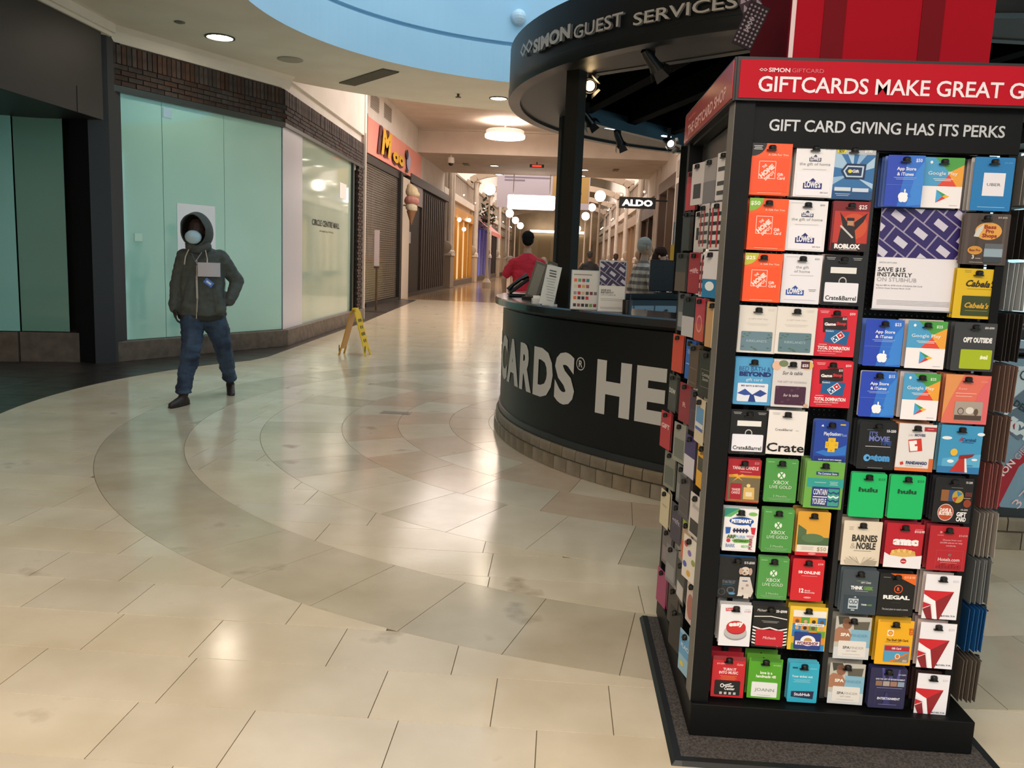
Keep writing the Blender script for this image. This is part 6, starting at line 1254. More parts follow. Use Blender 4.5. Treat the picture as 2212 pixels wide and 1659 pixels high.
def delta(pr): return [('t', 0.86, 0.16, 0.045, pr, '#b9bac6', 0.16, 0.0), ('p', [(0.0, 0.36), (0.84, 0.37), (0.34, 0.60), (0, 0.44)], '#c81e2b'), ('p', [(0.84, 0.37), (0.34, 0.60), (0.42, 0.995), (0.50, 0.995)], '#8c1c26'), ('p', [(0.0, 0.62), (0.24, 0.68), (0, 0.76)], '#c01d2a'), ('p', [(0.0, 0.78), (0.22, 0.70), (0.30, 0.995), (0.14, 0.995)], '#85202a'), ('p', [(0, 0.46), (0.34, 0.59), (0.44, 0.995), (0.33, 0.995), (0.24, 0.68), (0, 0.56)], '#f2f1f6'), ('p', [(0.53, 0.93), (0.565, 0.895), (0.60, 0.93)], '#2b2f4c'), ('t', 0.78, 0.93, 0.032, 'DELTA', '#3c4058', 0.34, 0.01)]
def spa(): return [('r', 0, 0, 1, 0.5, '#b9b8b0'), ('p', [(0.05, 0), (0.35, 0), (0.4, 0.12), (0.1, 0.2)], '#3b4038'), ('p', [(0.5, 0.12), (0.95, 0.1), (0.92, 0.3), (0.52, 0.3)], '#5e5a50'), ('r', 0.45, 0.30, 1.0, 0.72, '#7fb0c8'), ('p', [(0, 0.32), (0.1, 0.25), (0.34, 0.28), (0.46, 0.42), (0.44, 0.6), (0, 0.6)], '#a5755a'), ('c', 0.32, 0.18, 0.13, 0.12, '#8b5f48'), ('c', 0.30, 0.10, 0.12, 0.07, '#6a4a3a'), ('r', 0, 0.72, 1, 1, '#c9cfd3'), ('t', 0.29, 0.46, 0.07, 'SPA', '#f0ede8', 0.26, 0.04), ('t', 0.69, 0.47, 0.065, 'FINDER', '#5d93b3', 0.46, 0.0), ('b', 0.12, 0.57, 0.90, 0.94, '#dcdad6'), ('t', 0.35, 0.755, 0.06, 'SPA', '#5a5652', 0.2, 0.03), ('t', 0.65, 0.755, 0.058, 'FINDER', '#a09c98', 0.38, 0.0), ('t', 0.5, 0.82, 0.028, 'GIFT CARD', '#aaa6a2', 0.3), ('l', 0.5, 0.88, 0.5, 1, '#bab6b2')]
# (u, v, width px, height px, colour, label, artwork, cards behind, colour behind, corner radius)
CARDS = [
(1665, 366, 83, 104, '#ee5a22', 'orange card with black corner and white square logo, top left', homedepot('#181314', None, None), 3, '#e2562a', 0.0005),
(1754, 369, 86, 106, WH, 'white card with navy roof logo and price range, top row second from left', lowes('$15-$200'), 4, '#d9d2d0', 0.001),
(1842, 373, 87, 106, '#b9bcc0', 'blue starburst card with dark tag shape and grey top, top row', [('r', 0.02, 0.16, 1, 1, '#2f6ca6'), ('p', [(0.02, 0.16), (0.2, 0.16), (0.45, 0.45), (0.02, 0.4)], '#9fc0dc'), ('p', [(0.35, 0.16), (0.5, 0.16), (0.5, 0.4)], '#a8c6e0'), ('p', [(0.62, 0.16), (0.8, 0.16), (0.55, 0.42)], '#8db2d6'), ('p', [(0.99, 0.2), (0.99, 0.4), (0.6, 0.5)], '#a9c8e2'), ('p', [(0.02, 0.6), (0.02, 0.75), (0.4, 0.55)], '#8fb5d8'), ('p', [(0.99, 0.7), (0.99, 0.8), (0.62, 0.6)], '#a9c8e2'), ('r', 0.02, 0.84, 1, 1, '#1e4f84'), ('t', 0.2, 0.115, 0.045, 'BEST', '#161616', 0.16, 0.03), ('c', 0.2, 0.10, 0.11, 0.055, '#d8cf3a'), ('t', 0.2, 0.09, 0.04, 'BEST', '#2a2a14', 0.16, 0.03), ('t', 0.2, 0.135, 0.04, 'BUY', '#2a2a14', 0.12, 0.03), ('t', 0.82, 0.12, 0.06, '$100', '#f0f0f0', 0.18, 0.03), ('p', [(0.22, 0.47), (0.34, 0.33), (0.8, 0.34), (0.78, 0.62), (0.33, 0.62)], '#12284c'), ('p', [(0.27, 0.475), (0.36, 0.37), (0.75, 0.375), (0.735, 0.585), (0.355, 0.585)], '#b9cfe4'), ('p', [(0.31, 0.475), (0.38, 0.395), (0.71, 0.4), (0.70, 0.56), (0.38, 0.56)], '#142c56'), ('c', 0.43, 0.475, 0.05, 0.035, '#d8cf3a'), ('t', 0.56, 0.50, 0.055, 'Gift', '#e8eef4', 0.16, 0.03), ('r', 0.1, 0.78, 0.48, 0.85, '#c9d6e4'), ('r', 0.52, 0.79, 0.90, 0.86, '#c9d6e4'), ('l', 0.3, 0.90, 0.35, 2, '#a9c0d8')], 2, '#8fa2b4', 0.003),
(1658, 485, 82, 106, '#ee5a22', 'orange card with green corner marked $50', homedepot('#7fb23c', '$50', '#e4efcf'), 3, '#e2562a', 0.0005),
(1742, 488, 83, 103, WH, 'white card with navy roof logo marked $50, second row', lowes('$50'), 2, '#d9d2d0', 0.001),
(1836, 489, 74, 101, '#7c1d22', 'dark red card with winged warrior picture marked $25', [('r', 0.03, 0.0, 1, 0.18, '#7a1c22'), ('r', 0.06, 0.20, 0.98, 0.84, '#b8362a'), ('c', 0.6, 0.5, 0.36, 0.26, '#c8502e'), ('p', [(0.2, 0.22), (0.42, 0.42), (0.42, 0.55), (0.3, 0.5)], '#20171a'), ('p', [(0.95, 0.22), (0.6, 0.42), (0.64, 0.58), (0.85, 0.4)], '#20171a'), ('p', [(0.2, 0.84), (0.25, 0.55), (0.45, 0.48), (0.62, 0.5), (0.7, 0.84)], '#251b1e'), ('r', 0.42, 0.37, 0.58, 0.48, '#b98a6a'), ('r', 0.40, 0.33, 0.60, 0.39, '#1d1618'), ('p', [(0.22, 0.50), (0.26, 0.48), (0.62, 0.72), (0.58, 0.74)], '#c9c4c4'), ('r', 0.03, 0.84, 1, 1, '#2a1416'), ('t', 0.8, 0.15, 0.08, '$25', '#f0e4e4', 0.22, 0.02), ('t', 0.47, 0.945, 0.085, 'ROBLOX', '#f4f0f0', 0.7, 0.06), ('l', 0.5, 0.965, 0.5, 1, '#c9b9b9')], 1, '#4a1a1e', 0.004),
(1647, 600, 80, 101, '#ee5a22', 'orange card with yellow-green corner marked $25', homedepot('#b9b83a', '$25', '#f0efcf'), 3, '#d9734e', 0.0005),
(1731, 603, 82, 102, '#e6e6ee', 'white card with tilted blue roof logo marked $25, third row', lowes('$25', False), 2, '#d5d0d2', 0.001),
(1820, 606, 84, 104, '#101114', 'black card with white shopping bag panel, third row', crate_black(), 3, '#d3b9ae', 0.003),
(1949, 391, 80, 102, '#2746b8', 'blue gradient card with white fruit logo, topmost of three, above purple sheet', appstore('$50'), 4, '#5a78c4', 0.003),
(2036, 395, 80, 100, '#4b9dcc', 'multicoloured card with play triangle on white, top row', gplay(' '), 3, '#d9c9c4', 0.003),
(2139, 398, 86, 106, '#1c78b8', 'bright blue card with white square centre, top right', [('r', 0.26, 0.29, 0.80, 0.72, '#e6e4ec'), ('t', 0.53, 0.535, 0.055, 'UBER', '#3a3a40', 0.34, 0.0), ('t', 0.84, 0.115, 0.03, '$15-$500', '#5aa5d6', 0.2), ('l', 0.52, 0.925, 0.68, 1, '#8fc3e6')], 4, '#c9c4c2', 0.004),
(2128, 517, 92, 103, '#4a3f3a', 'brown woodgrain card with orange oval fish logo', [('r', 0.06, 0.02, 0.14, 1, '#554943'), ('r', 0.3, 0.02, 0.36, 1, '#42372f'), ('r', 0.86, 0.02, 0.92, 0.98, '#5a4e46'), ('c', 0.55, 0.34, 0.29, 0.17, '#dca04a'), ('p', [(0.24, 0.45), (0.3, 0.3), (0.44, 0.2), (0.42, 0.32), (0.34, 0.46)], '#c9cac4'), ('t', 0.58, 0.29, 0.07, 'Bass', '#8f2a1c', 0.26, 0.04), ('t', 0.58, 0.375, 0.07, 'Pro', '#8f2a1c', 0.18, 0.04), ('t', 0.58, 0.46, 0.07, 'Shops', '#8f2a1c', 0.32, 0.04), ('c', 0.3, 0.72, 0.16, 0.085, '#c98f3c'), ('t', 0.3, 0.74, 0.045, 'Bass Pro', '#6a2a1c', 0.24, 0.03), ('r', 0.5, 0.58, 0.9, 0.95, '#8fa2b0'), ('r', 0.5, 0.84, 0.9, 0.95, '#3a4046'), ('r', 0.5, 0.58, 0.9, 0.68, '#5f6468'), ('t', 0.27, 0.885, 0.07, '3', '#e0dcd8', 0.05, 0.03), ('l', 0.38, 0.87, 0.12, 1, '#bfb9b4'), ('t', 0.82, 0.085, 0.03, '$15-$500', '#c9c4c0', 0.2), ('l', 0.35, 0.95, 0.3, 1, '#a59c96')], 1, '#6b625c', 0.003),
(2110, 635, 93, 103, '#d8b51e', 'yellow card with brown script and dark green panel', [('l', 0.25, 0.04, 0.16, 2, '#a58a20'), ('r', 0.84, 0.03, 0.94, 0.08, '#efe9c4'), ('t', 0.56, 0.36, 0.125, "Cabela's", '#35280f', 0.66, 0.035, 0.35, -0.03), ('l', 0.58, 0.40, 0.62, 1, '#a88a1e'), ('b', 0.18, 0.54, 0.86, 0.94, '#3a4420'), ('t', 0.52, 0.78, 0.10, "Cabela's", '#cfa22e', 0.54, 0.03, 0.35, -0.03), ('l', 0.52, 0.83, 0.5, 1, '#8f8440')], 2, '#c9a522', 0.001),
(1636, 712, 79, 100, '#d9d5ce', 'pale cream card with slate blue panel, fourth row leftmost', kirk('#64808e'), 1, '#c4c0b9', 0.001),
(1719, 715, 82, 100, '#ded9d3', 'pale cream card with slate blue panel, fourth row second from left', kirk('#5f7d88'), 1, '#c4bfb8', 0.001),
(1804, 719, 86, 100, '#cf1f34', 'red card with tilted black and blue cards printed, fourth row', domino(), 2, '#a0202f', 0.003),
(1627, 824, 79, 101, '#4f9ccc', 'sky blue card with navy bow picture on white panel', [('t', 0.52, 0.28, 0.095, 'BED BATH &', '#1f4a86', 0.82, 0.0), ('t', 0.54, 0.385, 0.085, 'BEYOND', '#17306e', 0.84, 0.07), ('t', 0.52, 0.49, 0.06, 'gift card', '#cfe4f2', 0.42, 0.0), ('b', 0.10, 0.54, 0.90, 0.93, '#dde2ee'), ('t', 0.5, 0.61, 0.032, 'BED BATH & BEYOND', '#2a3a6e', 0.62, 0.03), ('p', [(0.1, 0.76), (0.3, 0.66), (0.5, 0.78), (0.3, 0.80)], '#2d4c98'), ('p', [(0.88, 0.74), (0.7, 0.67), (0.5, 0.78), (0.72, 0.82)], '#27448c'), ('p', [(0.44, 0.78), (0.54, 0.78), (0.60, 0.93), (0.40, 0.93)], '#1f3b80')], 1, '#3f88b8', 0.003),
(1710, 829, 80, 101, '#d3cfcf', 'pale grey card with food photo and plum patterned panel', [('c', 0.08, 0.13, 0.12, 0.10, '#dcb49c'), ('c', 0.25, 0.08, 0.12, 0.07, '#6f7f5c'), ('c', 0.86, 0.10, 0.16, 0.10, '#d3b26c'), ('r', 0.70, 0.02, 0.92, 0.17, '#4a2238'), ('t', 0.81, 0.13, 0.055, '$25', '#e9dde2', 0.16, 0.03), ('t', 0.5, 0.31, 0.075, 'Sur la table', '#2e2a2a', 0.52, 0.0, 0.3), ('t', 0.5, 0.485, 0.04, 'THE GIFT OF COOKING', '#9f9a9c', 0.76, 0.0), ('b', 0.09, 0.555, 0.88, 0.95, '#43203a')]+[('o', 0.14+0.075*i, 0.59+0.05*((i*3) % 7), 0.03, 0.02, 0.3, '#75586c') for i in range(10) if not 0.64 < 0.59+0.05*((i*3) % 7) < 0.8]+[('t', 0.5, 0.77, 0.055, 'Sur la table', '#e6dbe2', 0.4, 0.0, 0.3), ('c', 0.9, 0.95, 0.06, 0.04, '#c9a48c')], 1, '#c0bcba', 0.002),
(1796, 830, 86, 100, '#cf1f34', 'red card with tilted black and blue cards printed, fifth row', domino(), 2, '#a0202f', 0.003),
(1617, 934, 79, 97, '#101114', 'black card with white shopping bag panel, sixth row', crate_black(), 1, '#2a2c30', 0.003),
(1699, 935, 84, 97, '#e4e0de', 'off-white card with huge cropped black word at the bottom', [('l', 0.2, 0.06, 0.2, 2, '#a9a5a3'), ('t', 0.42, 0.46, 0.055, 'Crate&Barrel', '#3a3836', 0.44, 0.0), ('l', 0.77, 0.44, 0.08, 1, '#a5a19f'), ('t', 0.5, 0.925, 0.19, 'Crate', '#0e0d0d', 0.97, 0.02)], 3, '#cfc9c4', 0.001),
(1794, 960, 72, 103, '#21439f', 'deep blue card with yellow plus symbol', [('p', [(0.05, 0.68), (0.3, 0.62), (0.5, 0.66), (0.98, 0.5), (0.98, 0.72), (0.4, 0.75)], '#2f74c8'), ('r', 0.03, 0.76, 0.97, 0.97, '#1c3180'), ('t', 0.52, 0.31, 0.07, 'PlayStation', '#dfe8f6', 0.5, 0.02), ('t', 0.86, 0.32, 0.06, 'Plus', '#9fb9e4', 0.2, 0.0), ('r', 0.42, 0.36, 0.64, 0.66, '#e0b62c'), ('r', 0.34, 0.44, 0.73, 0.58, '#e0b62c'), ('o', 0.53, 0.42, 0.03, 0.025, 0.3, '#b98a1c'), ('f', 0.37, 0.48, 0.44, 0.54, 0.01, '#b98a1c'), ('o', 0.66, 0.51, 0.03, 0.022, 0.3, '#b98a1c'), ('t', 0.53, 0.64, 0.04, 'x', '#b98a1c', 0.06), ('t', 0.52, 0.84, 0.028, 'PLAY ONLINE WITH FRIENDS', '#dfe8f6', 0.7, 0.02), ('r', 0.2, 0.87, 0.32, 0.90, '#dfe8f6'), ('r', 0.46, 0.865, 0.6, 0.90, '#dfe8f6'), ('r', 0.78, 0.86, 0.86, 0.91, '#dfe8f6'), ('p', [(0.16, 0.12), (0.22, 0.08), (0.25, 0.13)], '#dfe8f6'), ('r', 0.74, 0.06, 0.9, 0.09, '#d0ae3a'), ('l', 0.52, 0.93, 0.7, 1, '#7f9ad0')], 2, '#4a62a8', 0.006),
(1908, 741, 80, 98, '#2746b8', 'blue gradient card with white fruit logo, middle of three, below purple sheet', appstore('$25'), 3, '#5a78c4', 0.003),
(1994, 745, 88, 100, '#4b9dcc', 'multicoloured card with play triangle marked $25, above its twin', gplay('$25'), 6, '#d6c2ba', 0.003),
(2098, 750, 95, 101, '#3a3b3d', 'dark grey card with rough white words and lime green panel', [('t', 0.82, 0.115, 0.04, '$25-$500', '#d0d0d0', 0.22, 0.03), ('t', 0.57, 0.40, 0.095, 'OPT OUTSIDE', '#e6e6e6', 0.68, 0.06), ('b', 0.20, 0.55, 0.94, 0.95, '#a3b51e'), ('t', 0.76, 0.74, 0.085, 'rei', '#e9efc4', 0.18, 0.05), ('p', [(0.66, 0.74), (0.70, 0.65), (0.74, 0.74)], '#e9efc4')], 5, '#46484a', 0.003),
(1896, 852, 74, 97, '#2746b8', 'blue gradient card with white fruit logo, lowest of three, left of play triangle', appstore('$15'), 1, '#b9bcc8', 0.004),
(1983, 857, 82, 99, '#4b9dcc', 'multicoloured card with play triangle marked $25, below its twin', gplay('$25'), 4, '#d3c6c4', 0.003),
(2081, 863, 102, 104, '#dc6f5c', 'coral orange card with pale photo panel near the right edge', [('p', [(0, 0), (0.4, 0), (0.15, 0.5), (0, 0.9)], '#dd9358'), ('p', [(1, 0.0), (1, 1), (0.5, 1), (0.8, 0.3)], '#d9656a'), ('o', 0.33, 0.28, 0.02, 0.02, 0.3, '#f0c9bc'), ('t', 0.43, 0.30, 0.035, 'airbnb', '#f0c9bc', 0.13, 0.0), ('l', 0.48, 0.37, 0.46, 1, '#f0c9bc'), ('l', 0.44, 0.43, 0.36, 1, '#f0c9bc'), ('t', 0.86, 0.14, 0.025, '$25-$500', '#ecb3a4', 0.15, 0.0), ('b', 0.26, 0.54, 0.88, 0.93, '#a59a90'), ('r', 0.27, 0.82, 0.87, 0.92, '#4f4038'), ('o', 0.40, 0.74, 0.07, 0.07, 0.2, '#4a3c34'), ('c', 0.60, 0.72, 0.09, 0.07, '#d9d3cc'), ('c', 0.74, 0.75, 0.05, 0.07, '#5f4c40')], 6, '#c8785a', 0.001),
(1889, 963, 88, 103, '#15181b', 'black card with blue neon film words and glowing blue name', [('l', 0.3, 0.16, 0.2, 1, '#3f6a8a'), ('t', 0.84, 0.205, 0.05, '15-250', '#d8dade', 0.24, 0.04), ('t', 0.38, 0.29, 0.085, 'IT\'S', '#5c6aa4', 0.22, 0.03), ('t', 0.54, 0.40, 0.10, 'MOVIE', '#6f7cc0', 0.54, 0.04), ('t', 0.72, 0.48, 0.085, 'TIME', '#2f4a8c', 0.3, 0.04), ('l', 0.52, 0.51, 0.66, 1, '#c9ccd0'), ('f', 0.14, 0.55, 0.88, 0.93, 0.006, '#3a3d42'), ('c', 0.26, 0.76, 0.09, 0.075, '#5aa3dc'), ('c', 0.28, 0.76, 0.035, 0.03, '#15181b'), ('t', 0.60, 0.81, 0.13, 'atom', '#4a92cc', 0.52, 0.08), ('l', 0.5, 0.96, 0.4, 1, '#8a8d92')], 5, '#2d3134', 0.005),
(1973, 967, 85, 103, '#dcdada', 'white card with orange base and red ticket letter logo', [('r', 0.0, 0.93, 1, 1, '#d8743c'), ('r', 0.88, 0.72, 1, 1, '#c9683a'), ('r', 0.68, 0.06, 1.0, 0.15, '#a5303a'), ('l', 0.84, 0.095, 0.16, 1, '#e0a9ae'), ('t', 0.36, 0.26, 0.04, '2 for 1', '#9c9c9f', 0.18, 0.0, 0.3), ('t', 0.58, 0.26, 0.05, 'MOVIES', '#4c5478', 0.28, 0.04), ('p', [(0.28, 0.34), (0.62, 0.30), (0.68, 0.56), (0.34, 0.60)], '#c9392c'), ('p', [(0.30, 0.37), (0.50, 0.345), (0.52, 0.42), (0.46, 0.43), (0.47, 0.47), (0.54, 0.465), (0.55, 0.56), (0.36, 0.58)], '#ecebec'), ('p', [(0.12, 0.82), (0.20, 0.80), (0.22, 0.86), (0.14, 0.88)], '#c9392c'), ('t', 0.56, 0.85, 0.06, 'FANDANGO', '#33406c', 0.56, 0.05), ('l', 0.5, 0.88, 0.45, 1, '#aaaab0')], 4, '#cf8a60', 0.001),
(2068, 971, 96, 104, '#3c92c0', 'sky blue card with yellow sun and red ship funnel', [('r', 0.0, 0.86, 1, 1, '#2d76ac'), ('p', [(0.1, 0.70), (1, 0.58), (1, 0.86), (0.1, 0.86)], '#58a8cf'), ('c', 0.16, 0.27, 0.12, 0.035, '#dfe8ee'), ('c', 0.95, 0.17, 0.09, 0.035, '#dfe8ee'), ('c', 0.30, 0.75, 0.08, 0.035, '#dfe8ee'), ('c', 0.86, 0.70, 0.07, 0.025, '#dfe8ee'), ('c', 0.36, 0.56, 0.085, 0.075, '#e0b43c'), ('p', [(0.44, 0.32), (0.52, 0.23), (0.53, 0.31)], '#b02f3c'), ('t', 0.68, 0.325, 0.065, 'Carnival', '#1c4a7a', 0.32, 0.03), ('l', 0.66, 0.345, 0.28, 1, '#1c4a7a'), ('p', [(0.30, 0.97), (0.55, 0.63), (0.64, 0.66), (0.66, 0.97)], '#b3302e'), ('p', [(0.48, 0.69), (0.50, 0.62), (0.85, 0.58), (0.80, 0.64), (0.62, 0.70)], '#8c2224'), ('p', [(0.62, 0.68), (0.66, 0.68), (0.72, 0.97), (0.66, 0.97)], '#e0e2e6'), ('l', 0.76, 0.82, 0.14, 1, '#1c5a8a')], 6, '#6aa4bc', 0.001),
(1606, 1039, 73, 96, '#a31a28', 'dark red card with gold ribbon and candle photo', [('t', 0.53, 0.235, 0.075, 'YANKEE CANDLE', '#ecd3d3', 0.78, 0.02), ('l', 0.55, 0.285, 0.35, 1, '#d99a9c'), ('r', 0.05, 0.38, 1, 0.97, '#6e6248'), ('r', 0.05, 0.36, 1, 0.42, '#c98f2c'), ('p', [(0.14, 0.36), (0.3, 0.34), (0.34, 0.40), (0.44, 0.34), (0.56, 0.38), (0.36, 0.42), (0.48, 0.50), (0.33, 0.44), (0.16, 0.52), (0.3, 0.42)], '#dca23c'), ('r', 0.12, 0.56, 0.46, 0.94, '#9e1c2a'), ('t', 0.29, 0.73, 0.055, 'YANKEE', '#e6c9c9', 0.26, 0.02), ('t', 0.29, 0.80, 0.055, 'CANDLE', '#e6c9c9', 0.26, 0.02), ('c', 0.66, 0.60, 0.06, 0.04, '#e6cc86'), ('p', [(0.52, 0.64), (0.84, 0.64), (0.86, 0.92), (0.52, 0.92)], '#cfae66'), ('r', 0.59, 0.75, 0.78, 0.85, '#dcd0b4'), ('r', 0.05, 0.93, 1, 0.975, '#9c6a3a'), ('t', 0.86, 0.10, 0.05, '$25', '#ca8a8e', 0.14)], 2, '#7a2a30', 0.001),
(1687, 1039, 68, 95, '#4c9447', 'green game card with white ball logo, topmost of three alike', xbox(), 1, '#5f9a58', 0.003),
(1775, 1048, 88, 105, '#6aa84a', 'lime green card with navy panel and zigzag pattern', [('r', 0.06, 0.36, 1, 0.55, '#2f9a94'), ('r', 0.27, 0.22, 0.85, 0.29, '#1f3f78'), ('t', 0.56, 0.275, 0.04, 'The Container Store', '#dfe6ee', 0.5, 0.02), ('l', 0.4, 0.44, 0.3, 1, '#a9d8d4'), ('l', 0.75, 0.42, 0.22, 3, '#a9d8d4'), ('b', 0.20, 0.54, 0.92, 0.95, '#23367c'), ('r', 0.62, 0.57, 0.90, 0.93, '#3a9c8c')]+[('p', [(0.62+0.07*i, 0.62+0.085*j+(0.03 if i % 2 else 0)), (0.69+0.07*i, 0.62+0.085*j+(0 if i % 2 else 0.03)), (0.69+0.07*i, 0.655+0.085*j+(0 if i % 2 else 0.03)), (0.62+0.07*i, 0.655+0.085*j+(0.03 if i % 2 else 0))], '#d9e8e6' if j % 2 else '#26407e') for i in range(4) for j in range(3)]+[('t', 0.41, 0.70, 0.12, 'CONTAIN', '#e3e6ee', 0.36, 0.02), ('t', 0.40, 0.90, 0.12, 'YOURSELF', '#e3e6ee', 0.36, 0.02), ('r', 0.23, 0.735, 0.60, 0.755, '#e3e6ee')], 4, '#7fae62', 0.001),
(1599, 1145, 76, 97, '#e9e9ec', 'white card with blue speech bubble and coloured pet words', [('p', [(0.0, 0.0), (0.42, 0.0), (0.0, 0.2)], '#2f8a78'), ('p', [(0.42, 0.0), (0.48, 0.03), (0.2, 0.2), (0.0, 0.2)], '#5fae6a'), ('c', 0.84, 0.12, 0.13, 0.045, '#7fb860'), ('c', 0.52, 0.29, 0.36, 0.095, '#20509c'), ('p', [(0.68, 0.34), (0.82, 0.33), (0.8, 0.42)], '#20509c'), ('t', 0.52, 0.325, 0.075, 'PETSMART', '#eef0f6', 0.6, 0.06), ('p', [(0.06, 0.44), (0.22, 0.44), (0.2, 0.58), (0.08, 0.60)], '#2a5aa8'), ('p', [(0.8, 0.43), (0.95, 0.43), (0.93, 0.60), (0.84, 0.58)], '#c9283c'), ('r', 0.28, 0.49, 0.74, 0.53, '#23284e')]+[('r', 0.3+0.09*i, 0.46, 0.345+0.09*i, 0.56, '#23284e') for i in range(5)]+[('t', 0.24, 0.69, 0.075, 'ARF', '#4a6a3a', 0.26, 0.06), ('t', 0.52, 0.68, 0.06, 'PURR', '#8fb0d8', 0.3, 0.03), ('t', 0.80, 0.66, 0.05, 'WOOF', '#b87a9c', 0.22, 0.03), ('c', 0.17, 0.745, 0.06, 0.045, '#c9303c'), ('p', [(0.26, 0.73), (0.4, 0.70), (0.8, 0.71), (0.84, 0.76), (0.7, 0.79), (0.34, 0.79)], '#6aa84a'), ('t', 0.55, 0.77, 0.045, 'PETSMART', '#2f5a2a', 0.42, 0.04), ('t', 0.24, 0.90, 0.08, 'BARK', '#7a92b8', 0.28, 0.02), ('t', 0.68, 0.90, 0.06, 'MEOW', '#8fc47a', 0.24, 0.02), ('t', 0.87, 0.80, 0.07, 'PURRR', '#a03040', 0.36, 0.03, 0, PI/2), ('r', 0.08, 0.955, 0.94, 0.96, '#b9bcc8')], 2, '#c9ccc9', 0.001),
(1680, 1147, 69, 97, '#4c9447', 'green game card with white ball logo, middle of three alike', xbox(), 2, '#5f9a58', 0.003),
(1756, 1153, 73, 99, '#d9a038', 'amber and green card marked $50 with red base', [('p', [(0.04, 0.30), (0.3, 0.42), (0.30, 0.75), (0.04, 0.76)], '#4f6a48'), ('r', 0.04, 0.58, 1, 0.76, '#4a6644'), ('c', 0.5, 0.6, 0.34, 0.10, '#587650'), ('r', 0.04, 0.76, 1, 0.92, '#e2dcd2'), ('r', 0.0, 0.92, 1, 1, '#c4202c'), ('c', 0.52, 0.955, 0.12, 0.025, '#e38a90'), ('l', 0.36, 0.80, 0.4, 3, '#b5aba0'), ('t', 0.8, 0.885, 0.09, '$50', '#8a8060', 0.28, 0.0)], 3, '#c89c50', 0.005),
(1591, 1248, 79, 95, '#15171a', 'black card with a white spotted dog sitting and price range', [('t', 0.82, 0.15, 0.055, '$15-$500', '#d9d9dc', 0.28, 0.02), ('r', 0.38, 0.125, 0.7, 0.14, '#2e3136'), ('b', 0.10, 0.53, 0.62, 0.90, '#1d2227'), ('t', 0.30, 0.64, 0.07, 'IT HAS THE LIST', '#7f8a96', 0.34, 0.0), ('r', 0.13, 0.665, 0.42, 0.672, '#2f78a0'), ('o', 0.12, 0.85, 0.10, 0.085, 0.2, '#4a4e54'), ('o', 0.36, 0.80, 0.11, 0.08, 0.3, '#565a60'), ('c', 0.40, 0.88, 0.09, 0.03, '#4a8ab8'), ('c', 0.72, 0.32, 0.13, 0.10, '#cfc2b8'), ('c', 0.60, 0.33, 0.05, 0.08, '#b59a8a'), ('c', 0.86, 0.33, 0.05, 0.09, '#b59a8a'), ('c', 0.71, 0.38, 0.06, 0.045, '#c0ac9e'), ('c', 0.70, 0.37, 0.025, 0.018, '#5a3c36'), ('c', 0.66, 0.30, 0.014, 0.012, '#2a1c18'), ('c', 0.77, 0.30, 0.014, 0.012, '#2a1c18'), ('p', [(0.58, 0.46), (0.86, 0.46), (0.98, 0.80), (0.92, 0.95), (0.56, 0.88)], '#cbc4be'), ('p', [(0.58, 0.84), (0.68, 0.84), (0.68, 0.93), (0.54, 0.93)], '#d3ccc4'), ('p', [(0.74, 0.86), (0.86, 0.86), (0.86, 0.98), (0.72, 0.98)], '#d3ccc4'), ('r', 0.66, 0.545, 0.80, 0.57, '#3a5a8a'), ('c', 0.8, 0.66, 0.04, 0.03, '#9c8f86'), ('c', 0.68, 0.74, 0.03, 0.03, '#9c8f86')], 1, '#24507c', 0.001),
(1670, 1250, 67, 96, '#4c9447', 'green game card with white ball logo, lowest of three alike', xbox(), 2, '#5f9a58', 0.003),
(1744, 1253, 71, 96, '#cc1f2b', 'bright red card with white ONLINE word and 12 month text', [('t', 0.87, 0.13, 0.04, '$19.99', '#f0c4c8', 0.16), ('f', 0.2, 0.28, 0.25, 0.35, 0.02, '#f4e4e6'), ('c', 0.29, 0.315, 0.035, 0.035, '#f4e4e6'), ('t', 0.62, 0.35, 0.065, 'ONLINE', '#f4e8ea', 0.52, 0.04), ('l', 0.55, 0.395, 0.5, 1, '#e88f96'), ('t', 0.34, 0.80, 0.095, '12', '#f4e8ea', 0.14, 0.04), ('t', 0.53, 0.765, 0.035, 'Month', '#f0d3d6', 0.17, 0.02), ('t', 0.60, 0.81, 0.035, 'Membership', '#f0d3d6', 0.32, 0.02), ('c', 0.54, 0.915, 0.12, 0.022, '#ec9aa0')], 3, '#a8202a', 0.005),
(1874, 1070, 73, 98, '#17b866', 'emerald green card with dark green word, left of its twin', hulu(), 1, '#3f9a66', 0.005),
(1958, 1074, 73, 96, '#17b866', 'emerald green card with dark green word, right of its twin', hulu(), 1, '#3f9a66', 0.005),
